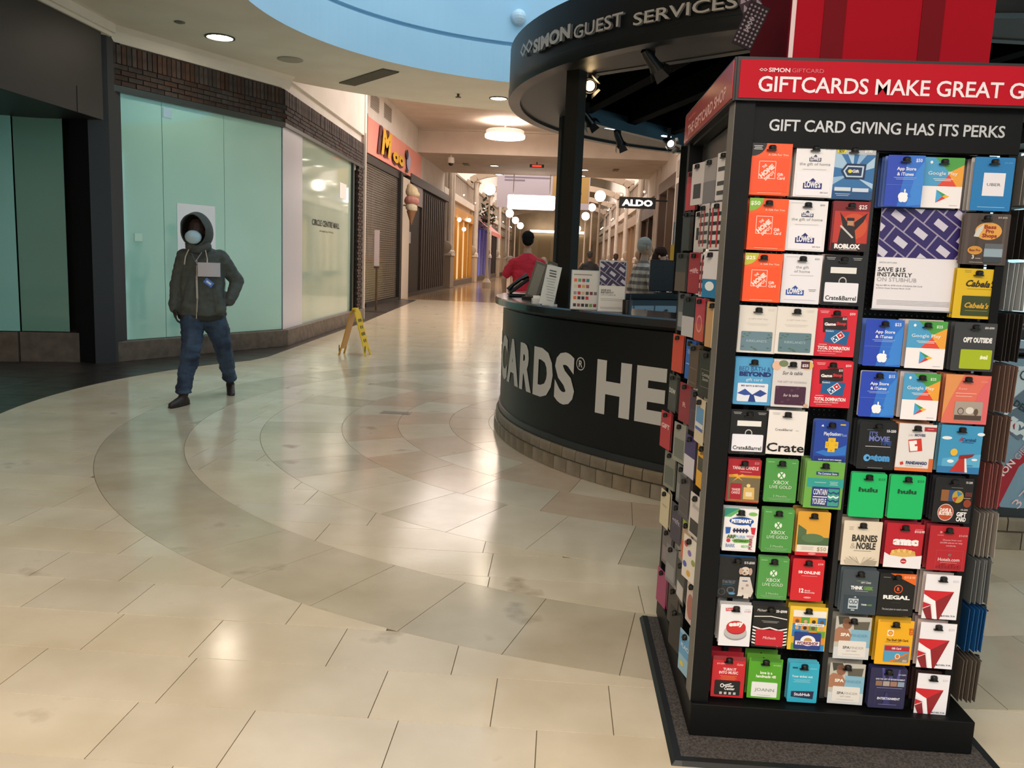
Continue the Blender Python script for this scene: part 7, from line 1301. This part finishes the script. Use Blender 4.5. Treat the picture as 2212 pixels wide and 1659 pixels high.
(2053, 1081, 86, 99, '#16181c', 'black card with round orange badge and coloured wheel picture', [('t', 0.88, 0.11, 0.045, '15-200', '#c9cacc', 0.17, 0.03), ('l', 0.58, 0.21, 0.3, 1, '#7a7c80'), ('r', 0.18, 0.27, 0.38, 0.52, '#8a5a34'), ('r', 0.38, 0.27, 0.56, 0.52, '#2a4a7c'), ('c', 0.62, 0.41, 0.15, 0.14, '#b09a3c'), ('p', [(0.58, 0.28), (0.62, 0.41), (0.74, 0.34)], '#3a7ab0'), ('p', [(0.48, 0.44), (0.62, 0.41), (0.56, 0.54)], '#b03a30'), ('c', 0.88, 0.55, 0.10, 0.09, '#8a3a24'), ('r', 0.8, 0.30, 0.98, 0.40, '#5a2c2a'), ('l', 0.86, 0.43, 0.18, 1, '#c9b0a4'), ('c', 0.34, 0.77, 0.21, 0.19, '#d9c9c4'), ('c', 0.34, 0.77, 0.195, 0.175, '#b04a2c'), ('t', 0.34, 0.75, 0.07, "DAVE &", '#f0e4dc', 0.3, 0.05), ('t', 0.34, 0.83, 0.07, "BUSTER'S", '#f0e4dc', 0.34, 0.05), ('t', 0.76, 0.84, 0.09, 'GIFT', '#e6e6e8', 0.26, 0.05), ('t', 0.76, 0.95, 0.09, 'CARD', '#e6e6e8', 0.26, 0.05), ('t', 0.82, 0.71, 0.035, '15-200', '#c9cacc', 0.18)], 4, '#2a2b30', 0.003),
(1861, 1174, 84, 100, '#ddd2bf', 'cream card with dark words above a photographed open book', [('l', 0.2, 0.13, 0.12, 3, '#a89e8c'), ('t', 0.57, 0.45, 0.14, 'BARNES', '#33322c', 0.66, 0.04), ('t', 0.28, 0.62, 0.13, '&', '#b0a898', 0.14, 0.0), ('t', 0.62, 0.62, 0.14, 'NOBLE', '#33322c', 0.5, 0.04), ('l', 0.54, 0.66, 0.46, 1, '#8a8272')]+[('p', [(0.52, 0.97), (0.5+s*0.02, 0.97), (0.5+s*(0.10+0.09*k), 0.80-0.02*k+0.03*k*k*0.3), (0.5+s*(0.12+0.09*k), 0.81-0.02*k+0.03*k*k*0.3)], ('#b5ab9a', '#cfc6b6', '#9c9282', '#c0b6a6')[k]) for k in range(4) for s in (-1, 1)]+[('p', [(0.08, 0.88), (0.3, 0.86), (0.5, 0.98), (0.12, 0.97)], '#c0b5a4'), ('p', [(0.95, 0.88), (0.7, 0.86), (0.5, 0.98), (0.9, 0.98)], '#a59c8c')], 3, '#c4b8a4', 0.002),
(1947, 1179, 86, 100, '#b3182a', 'red card with white lower band and popcorn picture', [('t', 0.88, 0.19, 0.05, '$15-$100', '#f0d3d6', 0.26, 0.03), ('l', 0.86, 0.11, 0.2, 2, '#dc7f88'), ('t', 0.54, 0.47, 0.15, 'amc', '#f3e9ea', 0.68, 0.09), ('r', 0.15, 0.54, 0.88, 0.545, '#cf5a66'), ('c', 0.5, 0.70, 0.34, 0.11, '#d8ae62')]+[('c', 0.24+0.075*i, 0.64-0.035*math.sin(PI*i/7), 0.055, 0.04, ('#e3bd74', '#cfa050')[i % 2]) for i in range(8)]+[('p', [(0.0, 0.66), (0.14, 0.72), (0.5, 0.75), (0.96, 0.70), (1, 0.69), (1, 0.995), (0, 0.995)], '#e6e4ea'), ('c', 0.53, 0.84, 0.08, 0.06, '#b3182a'), ('t', 0.53, 0.855, 0.03, 'amc', '#f3e9ea', 0.11, 0.04)], 4, '#8c2a34', 0.001),
(2041, 1185, 90, 100, '#b0202c', 'plain red card with small lines of white text and skyline', [('c', 0.29, 0.14, 0.03, 0.025, '#d98a90'), ('l', 0.28, 0.20, 0.16, 1, '#d98a90'), ('t', 0.87, 0.22, 0.04, '$15-$100', '#e0a0a6', 0.22), ('t', 0.60, 0.325, 0.035, 'Choose from over', '#e9b9bd', 0.5, 0.0), ('t', 0.58, 0.385, 0.035, '60,000 places to stay', '#e9b9bd', 0.58, 0.0), ('t', 0.58, 0.45, 0.035, 'worldwide.', '#e9b9bd', 0.26, 0.0), ('f', 0.22, 0.54, 0.92, 0.96, 0.005, '#c85a62'), ('c', 0.57, 0.64, 0.05, 0.035, '#8c5a5c'), ('t', 0.56, 0.78, 0.075, 'Hotels.com', '#f0d9db', 0.56, 0.01), ('l', 0.56, 0.81, 0.44, 1, '#d9868c')]+[('r', 0.26+0.08*i, 0.90-0.03*(i % 3), 0.33+0.08*i, 0.955, '#951a26') for i in range(8)], 5, '#96303a', 0.002),
(1851, 1279, 84, 102, '#3f4a52', 'slate grey card with white robot drawing', [('l', 0.56, 0.245, 0.3, 1, '#6f8a5a'), ('t', 0.66, 0.30, 0.035, 'GIFT CARD', '#d3d8da', 0.28, 0.02), ('t', 0.42, 0.44, 0.072, 'THINK', '#eef0f0', 0.34, 0.05), ('t', 0.74, 0.44, 0.072, 'GEEK', '#6a9a4a', 0.28, 0.05), ('l', 0.56, 0.47, 0.36, 1, '#9aa4aa'), ('r', 0.1, 0.56, 1, 0.565, '#5f6c74'), ('r', 0.1, 0.567, 1, 0.99, '#30404c'), ('p', [(0.36, 0.625), (0.40, 0.59), (0.44, 0.625)], '#b9c4cc'), ('r', 0.22, 0.65, 0.50, 0.88, '#b9c4cc'), ('o', 0.29, 0.72, 0.055, 0.045, 0.35, '#30404c'), ('o', 0.43, 0.72, 0.055, 0.045, 0.35, '#30404c'), ('p', [(0.34, 0.77), (0.38, 0.77), (0.36, 0.72)], '#30404c'), ('r', 0.25, 0.81, 0.46, 0.855, '#50606c'), ('r', 0.31, 0.895, 0.41, 0.92, '#b9c4cc'), ('t', 0.66, 0.79, 0.035, 'THINK', '#dfe4e6', 0.16, 0.03), ('t', 0.82, 0.79, 0.035, 'GEEK', '#6a9a4a', 0.14, 0.03)], 4, '#57646c', 0.006),
(1936, 1285, 80, 97, '#101113', 'black card with orange corner and orange ringed letter', [('p', [(0.28, 0.0), (1, 0.0), (1, 0.26), (0.62, 0.12)], '#e0661e'), ('t', 0.82, 0.10, 0.05, '$15-$100', '#f3c4a4', 0.3, 0.02), ('l', 0.2, 0.09, 0.2, 1, '#8a8c90'), ('o', 0.54, 0.36, 0.12, 0.10, 0.18, '#d9582a'), ('t', 0.54, 0.395, 0.075, 'R', '#d9582a', 0.08, 0.06), ('t', 0.51, 0.60, 0.085, 'REGAL', '#eceded', 0.74, 0.05), ('r', 0.38, 0.68, 0.64, 0.684, '#5a5c5e'), ('t', 0.5, 0.86, 0.045, 'The best place to watch a movie', '#c9cacc', 0.72, 0.0, 0.2)], 2, '#24262a', 0.004),
(2028, 1290, 84, 102, '#e9e8ef', 'white card with red triangle widget logo, topmost of three alike', delta('$250'), 5, '#d3c6c2', 0.001),
(1583, 1351, 77, 97, '#e3e4ea', 'white card with big red round push button', [('p', [(0.16, 0.09), (0.40, 0.075), (0.41, 0.15), (0.17, 0.165)], '#c3303c'), ('t', 0.285, 0.14, 0.04, 'STAPLES', '#eec9cc', 0.2, 0.03, 0, 0.03), ('t', 0.86, 0.17, 0.035, '$15-$500', '#c98a96', 0.2), ('l', 0.86, 0.10, 0.16, 1, '#b9bac4'), ('c', 0.52, 0.69, 0.36, 0.17, '#8e8f92'), ('c', 0.52, 0.66, 0.36, 0.165, '#b4b4b6'), ('c', 0.53, 0.56, 0.31, 0.155, '#8c1a20'), ('c', 0.53, 0.54, 0.31, 0.155, '#c42a30'), ('t', 0.54, 0.50, 0.10, 'easy', '#f4ecec', 0.48, 0.06, 0.1, 0.12)], 4, '#c9c6c4', 0.002),
(1663, 1354, 77, 97, '#0f1012', 'black and white zigzag card with plain red panel', [('t', 0.24, 0.14, 0.06, 'Michaels', '#d9d9d9', 0.28, 0.0, 0.2), ('t', 0.80, 0.14, 0.055, '25-$500', '#e6e6e6', 0.32, 0.04), ('p', [(0.02, 0.26), (0.5, 0.235), (0.98, 0.29), (0.98, 0.31), (0.5, 0.255), (0.02, 0.28)], '#e4e4e4'), ('l', 0.5, 0.36, 0.5, 2, '#9a9a9a')]+[('p', [(0.0+0.25*i, 0.50+0.075*j+(0.05 if i % 2 else 0)), (0.25+0.25*i, 0.50+0.075*j+(0 if i % 2 else 0.05)), (0.25+0.25*i, 0.535+0.075*j+(0 if i % 2 else 0.05)), (0.25*i, 0.535+0.075*j+(0.05 if i % 2 else 0))], '#e2e2e2') for i in range(4) for j in range(6)]+[('b', 0.10, 0.57, 0.90, 0.95, '#bb1c2e'), ('t', 0.5, 0.785, 0.065, 'Michaels', '#f0d3d6', 0.38, 0.0, 0.2)], 3, '#3c3d40', 0.002),
(1744, 1358, 84, 102, '#e8c23a', 'card of coloured squares with navy panel and toy bear arch', [('r', 0.10, 0.09, 0.97, 0.24, '#e6e4dc')]+[('r', 0.10+0.2175*i, 0.24+0.15*j, 0.3175+0.2175*i, 0.39+0.15*j, ('#e08a2c', '#2a78b8', '#5f9c3c', '#2c86c4', '#e0b030')[(i*2+j*3) % 5]) for i in range(4) for j in range(5)]+[('c', 0.21+0.2175*i, 0.33+0.15*j, 0.05, 0.04, ('#6a4a34', '#c9a27c', '#3a2c24')[(i+j) % 3]) for i in range(4) for j in range(2)]+[('r', 0.16, 0.37, 0.92, 0.43, '#eeeae2'), ('t', 0.54, 0.415, 0.028, 'THE MOST FUN GIFTS EVER MADE', '#4a5a8c', 0.68, 0.02), ('b', 0.17, 0.58, 0.87, 0.96, '#20387e'), ('c', 0.53, 0.76, 0.20, 0.12, '#e3e6f0'), ('c', 0.53, 0.765, 0.11, 0.07, '#b98a4a'), ('r', 0.20, 0.77, 0.84, 0.86, '#e9ebf3'), ('t', 0.52, 0.85, 0.065, 'WORKSHOP', '#8a4a5a', 0.58, 0.06)], 3, '#d8b83c', 0.002),
(1573, 1462, 75, 98, '#c0202c', 'red card with black guitar logo panel, bottom left', [('r', 0.0, 0.0, 1.0, 0.10, '#8c2430'), ('t', 0.26, 0.20, 0.035, '$15-$500', '#eab9bd', 0.26), ('t', 0.84, 0.21, 0.05, 'Guitar', '#ecd0d2', 0.2, 0.0, 0.2), ('t', 0.53, 0.345, 0.062, 'TURN IT', '#f0d9db', 0.40, 0.03), ('t', 0.50, 0.425, 0.062, 'INTO MUSIC', '#f0d9db', 0.58, 0.03), ('l', 0.5, 0.47, 0.52, 4, '#e0803c'), ('b', 0.10, 0.59, 0.88, 0.94, '#111113'), ('c', 0.33, 0.71, 0.06, 0.05, '#e6e6e6'), ('c', 0.33, 0.71, 0.035, 0.03, '#111113'), ('p', [(0.36, 0.70), (0.60, 0.645), (0.62, 0.66), (0.38, 0.72)], '#e6e6e6'), ('t', 0.55, 0.74, 0.06, 'Guitar', '#e9e9e9', 0.28, 0.03), ('t', 0.56, 0.81, 0.06, 'Center', '#e9e9e9', 0.32, 0.03)]+[('r', 0.26+0.14*i, 0.86, 0.34+0.14*i, 0.92, '#b9b9b9') for i in range(4)], 3, '#9c2430', 0.002),
(1652, 1466, 76, 96, '#4f9e24', 'grass green card with white panel in the bottom row', [('r', 0.05, 0.0, 0.95, 0.08, '#3c7c20'), ('t', 0.84, 0.17, 0.03, '$15-$250', '#bcd8a8', 0.22), ('t', 0.53, 0.385, 0.07, 'love is a', '#e9f2e0', 0.36, 0.03), ('t', 0.53, 0.475, 0.07, 'handmade gift', '#e9f2e0', 0.6, 0.03, 0.1), ('b', 0.12, 0.59, 0.89, 0.95, '#dfe2e4'), ('t', 0.51, 0.81, 0.075, 'JOANN', '#6a7c6a', 0.58, 0.0), ('l', 0.5, 0.90, 0.4, 1, '#a9b0a9')], 3, '#5a9434', 0.002),
(1735, 1475, 68, 94, '#2fa8c6', 'turquoise card with navy slanted name panel, bottom row', [('r', 0.10, 0.11, 0.28, 0.15, '#15445c'), ('l', 0.8, 0.13, 0.24, 1, '#9fd8e4'), ('t', 0.45, 0.365, 0.055, 'Your ticket out', '#d9f0f4', 0.7, 0.02), ('l', 0.45, 0.415, 0.58, 3, '#8fd0de'), ('p', [(0.12, 0.72), (0.88, 0.70), (0.86, 0.90), (0.5, 0.88), (0.12, 0.86)], '#1e2748'), ('t', 0.49, 0.825, 0.07, 'StubHub', '#e6e9f0', 0.54, 0.02)], 2, '#56b4cc', 0.004),
(1841, 1378, 80, 98, '#b9b8b0', 'spa card with bather by blue water, upper of two alike', spa(), 3, '#8f8c84', 0.003),
(1926, 1388, 86, 104, '#e8ac1c', 'bright yellow card with scallop shell emblem marked $25', [('r', 0.05, 0.0, 0.9, 0.05, '#c4921c'), ('f', 0.28, 0.22, 0.46, 0.36, 0.02, '#f0e4c0'), ('r', 0.30, 0.235, 0.44, 0.345, '#f0e9d0'), ('c', 0.37, 0.29, 0.065, 0.05, '#d85a24'), ('c', 0.37, 0.29, 0.045, 0.036, '#e8b030'), ('t', 0.89, 0.24, 0.085, '$25', '#c4501e', 0.21, 0.04, 0, -PI/2), ('t', 0.58, 0.465, 0.048, 'The Shell Gift Card.', '#5c3c14', 0.62, 0.03), ('l', 0.46, 0.485, 0.42, 1, '#a87a20'), ('b', 0.24, 0.56, 0.94, 0.93, '#4f9ac0'), ('r', 0.25, 0.57, 0.93, 0.68, '#b0202c'), ('t', 0.57, 0.645, 0.042, 'Gift Card', '#f0d3d6', 0.26, 0.04), ('p', [(0.5, 0.92), (0.93, 0.70), (0.93, 0.92)], '#8a7a6c'), ('p', [(0.38, 0.92), (0.9, 0.70), (0.93, 0.72), (0.5, 0.92)], '#d07a34'), ('c', 0.62, 0.80, 0.07, 0.06, '#f0e4d0'), ('c', 0.62, 0.80, 0.05, 0.045, '#c8783c'), ('t', 0.83, 0.91, 0.04, '$25', '#e0d8cc', 0.12, 0.03)], 5, '#caa02c', 0.003),
(2017, 1395, 87, 106, '#e9e8ef', 'white card with red triangle widget logo, middle of three alike', delta('$250'), 6, '#cdb9b4', 0.001),
(1828, 1477, 79, 96, '#b9b8b0', 'spa card with bather by blue water, lower of two alike', spa(), 3, '#a09c94', 0.003),
(1917, 1487, 82, 95, '#24244a', 'midnight blue entertainment card with spotlights and photo strip', [('p', [(0.3, 0.0), (0.36, 0.0), (0.42, 0.25), (0.34, 0.25)], '#4a4c90'), ('p', [(0.5, 0.05), (0.55, 0.05), (0.62, 0.26), (0.5, 0.26)], '#4a4c90'), ('p', [(0.8, 0.02), (0.76, 0.02), (0.72, 0.26), (0.8, 0.26)], '#4a4c90'), ('t', 0.86, 0.16, 0.03, '$15-$250', '#c9cadc', 0.2), ('t', 0.55, 0.29, 0.036, 'GIVE THE GIFT OF ENTERTAINMENT', '#cfd2e6', 0.8, 0.03)]+[('r', 0.16+0.2*i, 0.32, 0.34+0.2*i, 0.44, ('#8a6a54', '#a89c94', '#9a7460', '#8a9ab0')[i]) for i in range(4)]+[('l', 0.55, 0.48, 0.7, 1, '#8f92c0'), ('f', 0.18, 0.55, 0.92, 0.96, 0.004, '#4c4e80'), ('p', [(0.45, 0.6), (0.5, 0.6), (0.6, 0.9), (0.4, 0.9)], '#30316a'), ('t', 0.55, 0.775, 0.055, 'ENTERTAINMENT', '#dfe1ef', 0.62, 0.03), ('l', 0.53, 0.89, 0.5, 1, '#7a7cb0')], 2, '#2c2d52', 0.005),
(2008, 1501, 77, 98, '#e9e8ef', 'white card with red triangle widget logo, lowest of three alike', delta('$250'), 4, '#3c2c2c', 0.001),
]
FY = 2.462
for ci, (u, v, wp_, hp_, col, label, els, nb_, bcol, rad) in enumerate(CARDS):
    fy = FY+0.006*((ci*5) % 3)
    if nb_ >= 4: fy -= 0.006
    p = atY(u, v, fy); k = fy/FPX*1.02
    if nb_ >= 4: wp_ -= 4+nb_
    elif nb_ >= 2: wp_ -= 3
    if nb_ >= 4: p = atY(u+3+nb_*0.5, v, fy)
    w, h = wp_*k, hp_*k*0.99
    th = random.uniform(-0.012, 0.012); top = Vector((p.x, fy, p.z+h/2))
    make_card(label, top, w, h, col, els, rz=random.uniform(-0.03, 0.03), r=rad, tilt=0.0)
    add_hook((p.x, RY0+0.10, top.z-h*0.105), RY0+0.10-fy+0.002)
    n = min(nb_, 4); grp = 'cards packed behind: '+label[:40]
    if n > 2: n = max(2, n-1) if n == 3 else 3
    src = None
    gap = (RY0+0.088-fy)/max(1, n+0.3) if nb_ >= 3 else 0.012
    for j in range(n):
        if src is None: src = card_body(w, h, rad).build('gift_card', CM(bcol)); o = src
        else: o = src.copy(); COL.objects.link(o)
        tag(o, 'card in the pack hanging behind the '+' '.join(label.split()[:9]).rstrip(','), 'gift card', grp)
        o.location = (top.x+random.uniform(-0.0015, 0.0015), fy+gap*(j+1), top.z+random.uniform(-0.001, 0.002)); o.rotation_euler = (0, 0, random.uniform(-0.02, 0.02))
# poster sheet pinned to the rack
pc_ = atY(1982, 562, 2.49); kw = 2.49/FPX; pw_, ph_ = 166*kw, 208*kw
po = thing('promo_sheet', 'tall white promo sheet with purple card pattern pinned on the rack', 'poster', (pc_.x, 2.49, pc_.z))
MB().box((0, 0.001, 0), (pw_, 0.002, ph_)).build('sheet', mat('#e4e2e8', 0.4), po); q = MB(); pattern(q, -pw_/2, pw_/2, ph_*0.02, ph_/2, -0.0002, 0.078, mat('#2c1f62', 0.4), mat('#9d97b0', 0.4), mat('#c9c6d8', 0.4))
pq = lambda x, y: (x, -0.0008, y)
put_text(q, 'SIMON GIFTCARD', mat('#8a8a92', 0.4), pq, 0.004, 0.05, x=-pw_/2+0.008, y=-0.012, align='l'); put_text(q, 'SAVE $15', mat('#26262a', 0.4), pq, 0.0115, 0.078, x=-pw_/2+0.006, y=-0.035, align='l', bold=0.02); put_text(q, 'INSTANTLY', mat('#26262a', 0.4), pq, 0.0115, 0.098, x=-pw_/2+0.006, y=-0.0495, align='l', bold=0.02); put_text(q, 'ON STUBHUB', mat('#9a9a9e', 0.4), pq, 0.0115, 0.112, x=-pw_/2+0.006, y=-0.064, align='l', bold=0.0)
put_text(q, 'Pay just $85 for $100 worth of StubHub Gift Cards', mat('#6a6a70', 0.4), pq, 0.0042, 0.13, x=-pw_/2+0.006, y=-0.077, align='l', bold=0.0); put_text(q, 'at Simon Guest Services March 10-29.', mat('#6a6a70', 0.4), pq, 0.0042, 0.098, x=-pw_/2+0.006, y=-0.085, align='l', bold=0.0)
for i in range(4): q.box((0.0, -0.0006, -0.118-i*0.004), (pw_*0.9, 0.0004, 0.0014), mat('#a9a9ae', 0.4))
q.build('print', None, po); MB().box((0, -0.001, -ph_/2-0.001), (pw_+0.006, 0.008, 0.004)).build('acrylic_edge', mat('#8a8e92', 0.2), po); MB().box((pw_/2+0.002, -0.001, 0), (0.003, 0.006, ph_)).build('acrylic_edge', mat('#5a5e62', 0.2), po)
# left face of the rack: four packs per row, seen edge-on from the aisle
ordn = ('top', 'second', 'third', 'fourth', 'fifth', 'sixth', 'seventh', 'eighth', 'ninth', 'tenth', 'eleventh')
def grid_art(a, b): return [('r', 0, 0.2+0.2*i, 1, 0.28+0.2*i, '#26262a') for i in range(4)]+[('r', 0.1+0.4*i, 0.1, 0.22+0.4*i, 0.95, a) for i in range(2)]
def halves(a, at=0.5): return [('r', 0, at, 1, 1, a)]
def panel_(a, x=('l', 0.5, 0.2, 0.6, 2, '#9a9a9a')): return [('b', 0.12, 0.55, 0.88, 0.92, a), x]
def words(t1, c, y=0.5, w=0.8): return [('t', 0.5, y, 0.12, t1, c, w, 0.03)]
SIDE = [  # rows from the top; entries from the near corner to the far corner
[('#d9d5d6', [('r', 0.1, y, 0.9, y+0.09, '#4a4648') for y in (0.3, 0.6, 0.8)], 'white with black word blocks'), ('#a29a9c', halves('#7f7a80'), 'plain grey'), ('#d6cfd0', [('r', 0.2, 0.5, 0.8, 0.85, '#4a4446')], 'white with grey square'), ('#a82434', halves('#c0303e', 0.3), 'red'), ('#b03a44', [('r', 0.1, 0.6, 0.9, 0.95, '#d6b9bc')], 'red with pale panel')],
[('#d8d2d2', grid_art('#b02c38', 0), 'white with black and red grid'), ('#d4cece', grid_art('#b02c38', 0), 'second white with black and red grid'), ('#cfc9c8', [('r', 0.2, 0.4, 0.8, 0.7, '#2a2628')], 'white with black block'), ('#15151a', [], 'plain black'), ('#b0486a', halves('#a02838', 0.55)+[('c', 0.5, 0.3, 0.4, 0.2, '#dcb4cc')], 'pink and red')],
[('#d8d6da', [('r', 0, 0.6, 1, 1, '#2c78a8'), ('c', 0.5, 0.75, 0.3, 0.1, '#e6ecf0')], 'white with blue base'), ('#cfcaca', grid_art('#a83038', 0), 'striped black and white'), ('#9c2230', words('gift', '#e0b4b8'), 'red with script word'), ('#3a3634', halves('#5c4c40'), 'dark brown photo'), ('#d0cdd0', halves('#4a4c54', 0.6), 'white and slate')],
[('#c2996a', [('r', 0.5, 0, 1, 1, '#d8cfbc')], 'tan'), ('#b92e48', [('r', 0, 0.6, 1, 1, '#c2503a'), ('o', 0.5, 0.6, 0.3, 0.2, 0.2, '#dca49c')], 'crimson with orange base'), ('#2c2e32', [('r', 0, 0.5, 1, 1, '#bcbcc0')], 'black with white base'), ('#5a5c60', [('r', 0.1, 0.5, 0.9, 0.9, '#8f9296')], 'mid grey'), ('#35373a', [], 'charcoal')],
[('#33352e', [('f', 0.15, 0.4, 0.85, 0.8, 0.02, '#6a6c62'), ('t', 0.5, 0.55, 0.07, 'Coming', '#a4a69a', 0.5), ('t', 0.5, 0.65, 0.07, 'Soon', '#a4a69a', 0.4)], 'dark olive'), ('#c43a68', [('r', 0, 0.6, 1, 0.72, '#dcd0dc'), ('r', 0, 0.72, 1, 1, '#b03a90')], 'hot pink'), ('#4f3c2a', [('f', 0.1, 0.55, 0.9, 0.9, 0.02, '#8a7460')], 'brown'), ('#2060b8', [('l', 0.5, 0.25, 0.7, 4, '#b4cce8'), ('r', 0.1, 0.6, 0.9, 0.62, '#c4d4ec')], 'bright blue'), ('#c84a34', [], 'orange red')],
[('#cfc4a8', [('r', 0.1, 0.2, 0.9, 0.55, '#5a94c4'), ('r', 0.1, 0.65, 0.9, 0.72, '#3a5cb0'), ('r', 0.1, 0.55, 0.9, 0.65, '#d6dade')], 'beige with blue sky picture'), ('#33373c', [('f', 0.2, 0.5, 0.8, 0.8, 0.02, '#a4a8ac')], 'charcoal with white outlined box'), ('#4a3a48', [('f', 0.1, 0.5, 0.9, 0.95, 0.02, '#6a5a68')], 'dusky purple'), ('#8c2a34', words('R', '#d4a4a8', 0.6, 0.3), 'dark red'), ('#3a3c36', words('DSW', '#d6d8d4'), 'olive black with three white letters')],
[('#e0a81c', [('r', 0.1, 0.30, 0.9, 0.62, '#3c3a28'), ('t', 0.5, 0.22, 0.08, 'gift', '#7a5c14', 0.5)], 'bright yellow'), ('#35304e', [], 'dark violet'), ('#3a2c66', [('r', 0, 0.5, 1, 1, '#cfcdd8')], 'purple and white'), ('#8f9088', [('r', 0.1, 0.4, 0.9, 0.9, '#6a6f68')], 'grey leafy'), ('#b02a34', words('GIFT', '#e8d0d2', 0.45), 'red with white word')],
[('#d2ccca', [('r', 0.1, 0.6, 0.9, 0.92, '#2c2a2a'), ('l', 0.5, 0.25, 0.6, 3, '#8f8a88')], 'white with black panel'), ('#4a4648', [('f', 0.1, 0.5, 0.9, 0.9, 0.02, '#7a7678')], 'smoky grey'), ('#6a6c6e', [('r', 0.1, 0.5, 0.9, 0.9, '#85888a')], 'steel grey'), ('#7f8178', [('r', 0.1, 0.4, 0.9, 0.9, '#5f645c')], 'stone grey leafy'), ('#6c6a64', [], 'warm grey')],
[('#d9d4cc', [('c', 0.2+0.3*(i % 3), 0.2+0.16*i, 0.14, 0.07, ('#c8384c', '#7a6ab0', '#8a9c4a', '#4a5ca8', '#d8a43c')[i]) for i in range(5)], 'white with coloured dots'), ('#b89a78', [('r', 0, 0.55, 1, 1, '#d8603c'), ('r', 0, 0, 1, 0.14, '#9ab03a')], 'tan with orange base'), ('#3c3448', words('gift', '#a49cb0', 0.5), 'aubergine'), ('#cfc4a4', [('l', 0.5, 0.4, 0.6, 2, '#8a8068')], 'cream'), ('#6f6d68', [], 'dull grey')],
[('#cdbcb8', [('c', 0.4, 0.6, 0.3, 0.3, '#a8655c')], 'blush photo'), ('#2c2c2e', [('r', 0.1, 0.55, 0.9, 0.92, '#c0bebc')], 'black with white window'), ('#77777a', [('r', 0.1, 0.5, 0.9, 0.9, '#8f8f92')], 'silver grey'), ('#6a6264', [('r', 0.1, 0.5, 0.9, 0.9, '#8a7c80')], 'grey rose'), ('#7f6a68', [], 'dusty pink')],
[('#8fb8d0', [('r', 0, 0.1, 1, 0.6, '#5a9ccc'), ('t', 0.5, 0.4, 0.1, 'PLACE', '#cfe0ea', 0.7), ('c', 0.3, 0.8, 0.15, 0.06, '#d8c44a')], 'light blue'), ('#1d1b1e', [], 'dark packed'), ('#3a3230', [], 'dark brown packed'), ('#a03468', [], 'magenta'), ('#8f3a5c', [], 'plum')],
]
sw, sh_ = 0.104, 0.142
for ri, row in enumerate(SIDE):
    zr = 1.555-ri*0.131-ri*0.0
    zt = atY(1640-ri*9.3, (366, 485, 600, 712, 824, 934, 1039, 1145, 1248, 1351, 1462)[ri], 2.47).z+0.07
    row = row[:4] if ri not in (4, 5, 6) else [row[0], row[2], row[3], row[4]]
    for cj, (c, els, nm) in enumerate(row):
        y = 2.61+cj*0.192; xo = RX0+0.010-0.009*((ri+cj) % 3)-(0.010 if cj >= 3 else 0); 
        if ri == 6 and cj == 3: xo -= 0.035
        z = zt+random.uniform(-0.006, 0.006)
        lab = '%s gift card on rack\'s left face, %s row, %s' % (nm, ordn[ri], ('nearest the corner', 'second from the corner', 'third from the corner', 'farthest from the corner', 'farthest from the corner')[cj])
        if len(lab.split()) > 16: lab = '%s card, rack left face, %s row, %s' % (nm, ordn[ri], ('nearest corner', 'second from corner', 'third from corner', 'farthest from corner', 'farthest from corner')[cj])
        make_card(lab, (xo, y, z), sw, sh_, c, els, rz=-PI/2+random.uniform(0.10, 0.28), r=0.003)
        add_hook((RX0+0.10, y, z-0.014), RX0+0.10-xo+0.004, rz=-PI/2)
        bl = MB(); nbk = 3 if (ri+cj) % 2 else 2
        src = card_body(sw, sh_, 0.003).build('gift_card', CM(c))
        tag(src, 'card tucked behind the '+nm+' card, rack left face, '+ordn[ri]+' row', 'gift card'); src.location = (xo+0.018, y, z); src.rotation_euler = (0, 0, -PI/2)
        src['label'] = ' '.join(('card tucked behind the %s card, rack left face, %s row, %s' % (nm, ordn[ri], ('near end', 'second pack', 'third pack', 'far end', 'far end')[cj])).split()[:16])
# right face of the rack: packs seen edge-on beyond the corner
edge_cols = ['#5a5048', '#77706a', '#8f877e', '#4a423c', '#a39a90', '#6a5a50']
for ri in range(11):
    zt = atY(1640-ri*9.3, (366, 485, 600, 712, 824, 934, 1039, 1145, 1248, 1351, 1462)[ri], 2.47).z+0.075
    y = 2.60+random.uniform(-0.01, 0.02); src = None; n = 5; cc = ('#9c9a94', '#2c2826', '#b9c0c2', '#2e2a28', '#83695e', '#7a6258', '#9a5f5c', '#a39c94', '#7f8484', '#1d5a94', '#6f665c')[ri]
    for j in range(n):
        x = RX1-0.002+j*0.0125+random.uniform(-0.002, 0.002)
        if src is None:
            src = card_body(sw, sh_, 0.003, 0.0016).build('gift_card', CM(cc)); o = src
            b2 = MB(); b2.faces([(-sw/2, 0, -0.05), (-sw/2, 0.0016, -0.05), (-sw/2, 0.0016, -0.09), (-sw/2, 0, -0.09)], [(0, 1, 2, 3)])
        else: o = src.copy(); COL.objects.link(o)
        tag(o, 'card seen edge-on in %s pack from the top on rack\'s right face' % ordn[ri], 'gift card', 'right face pack, %s row' % ordn[ri]); o.location = (x, y+random.uniform(-0.004, 0.004), zt); o.rotation_euler = (0, random.uniform(-0.05, 0.03), PI/2+random.uniform(-0.05, 0.05))
    add_hook((1.19, y, zt-0.014), RX1+0.062-1.19, rz=PI/2)
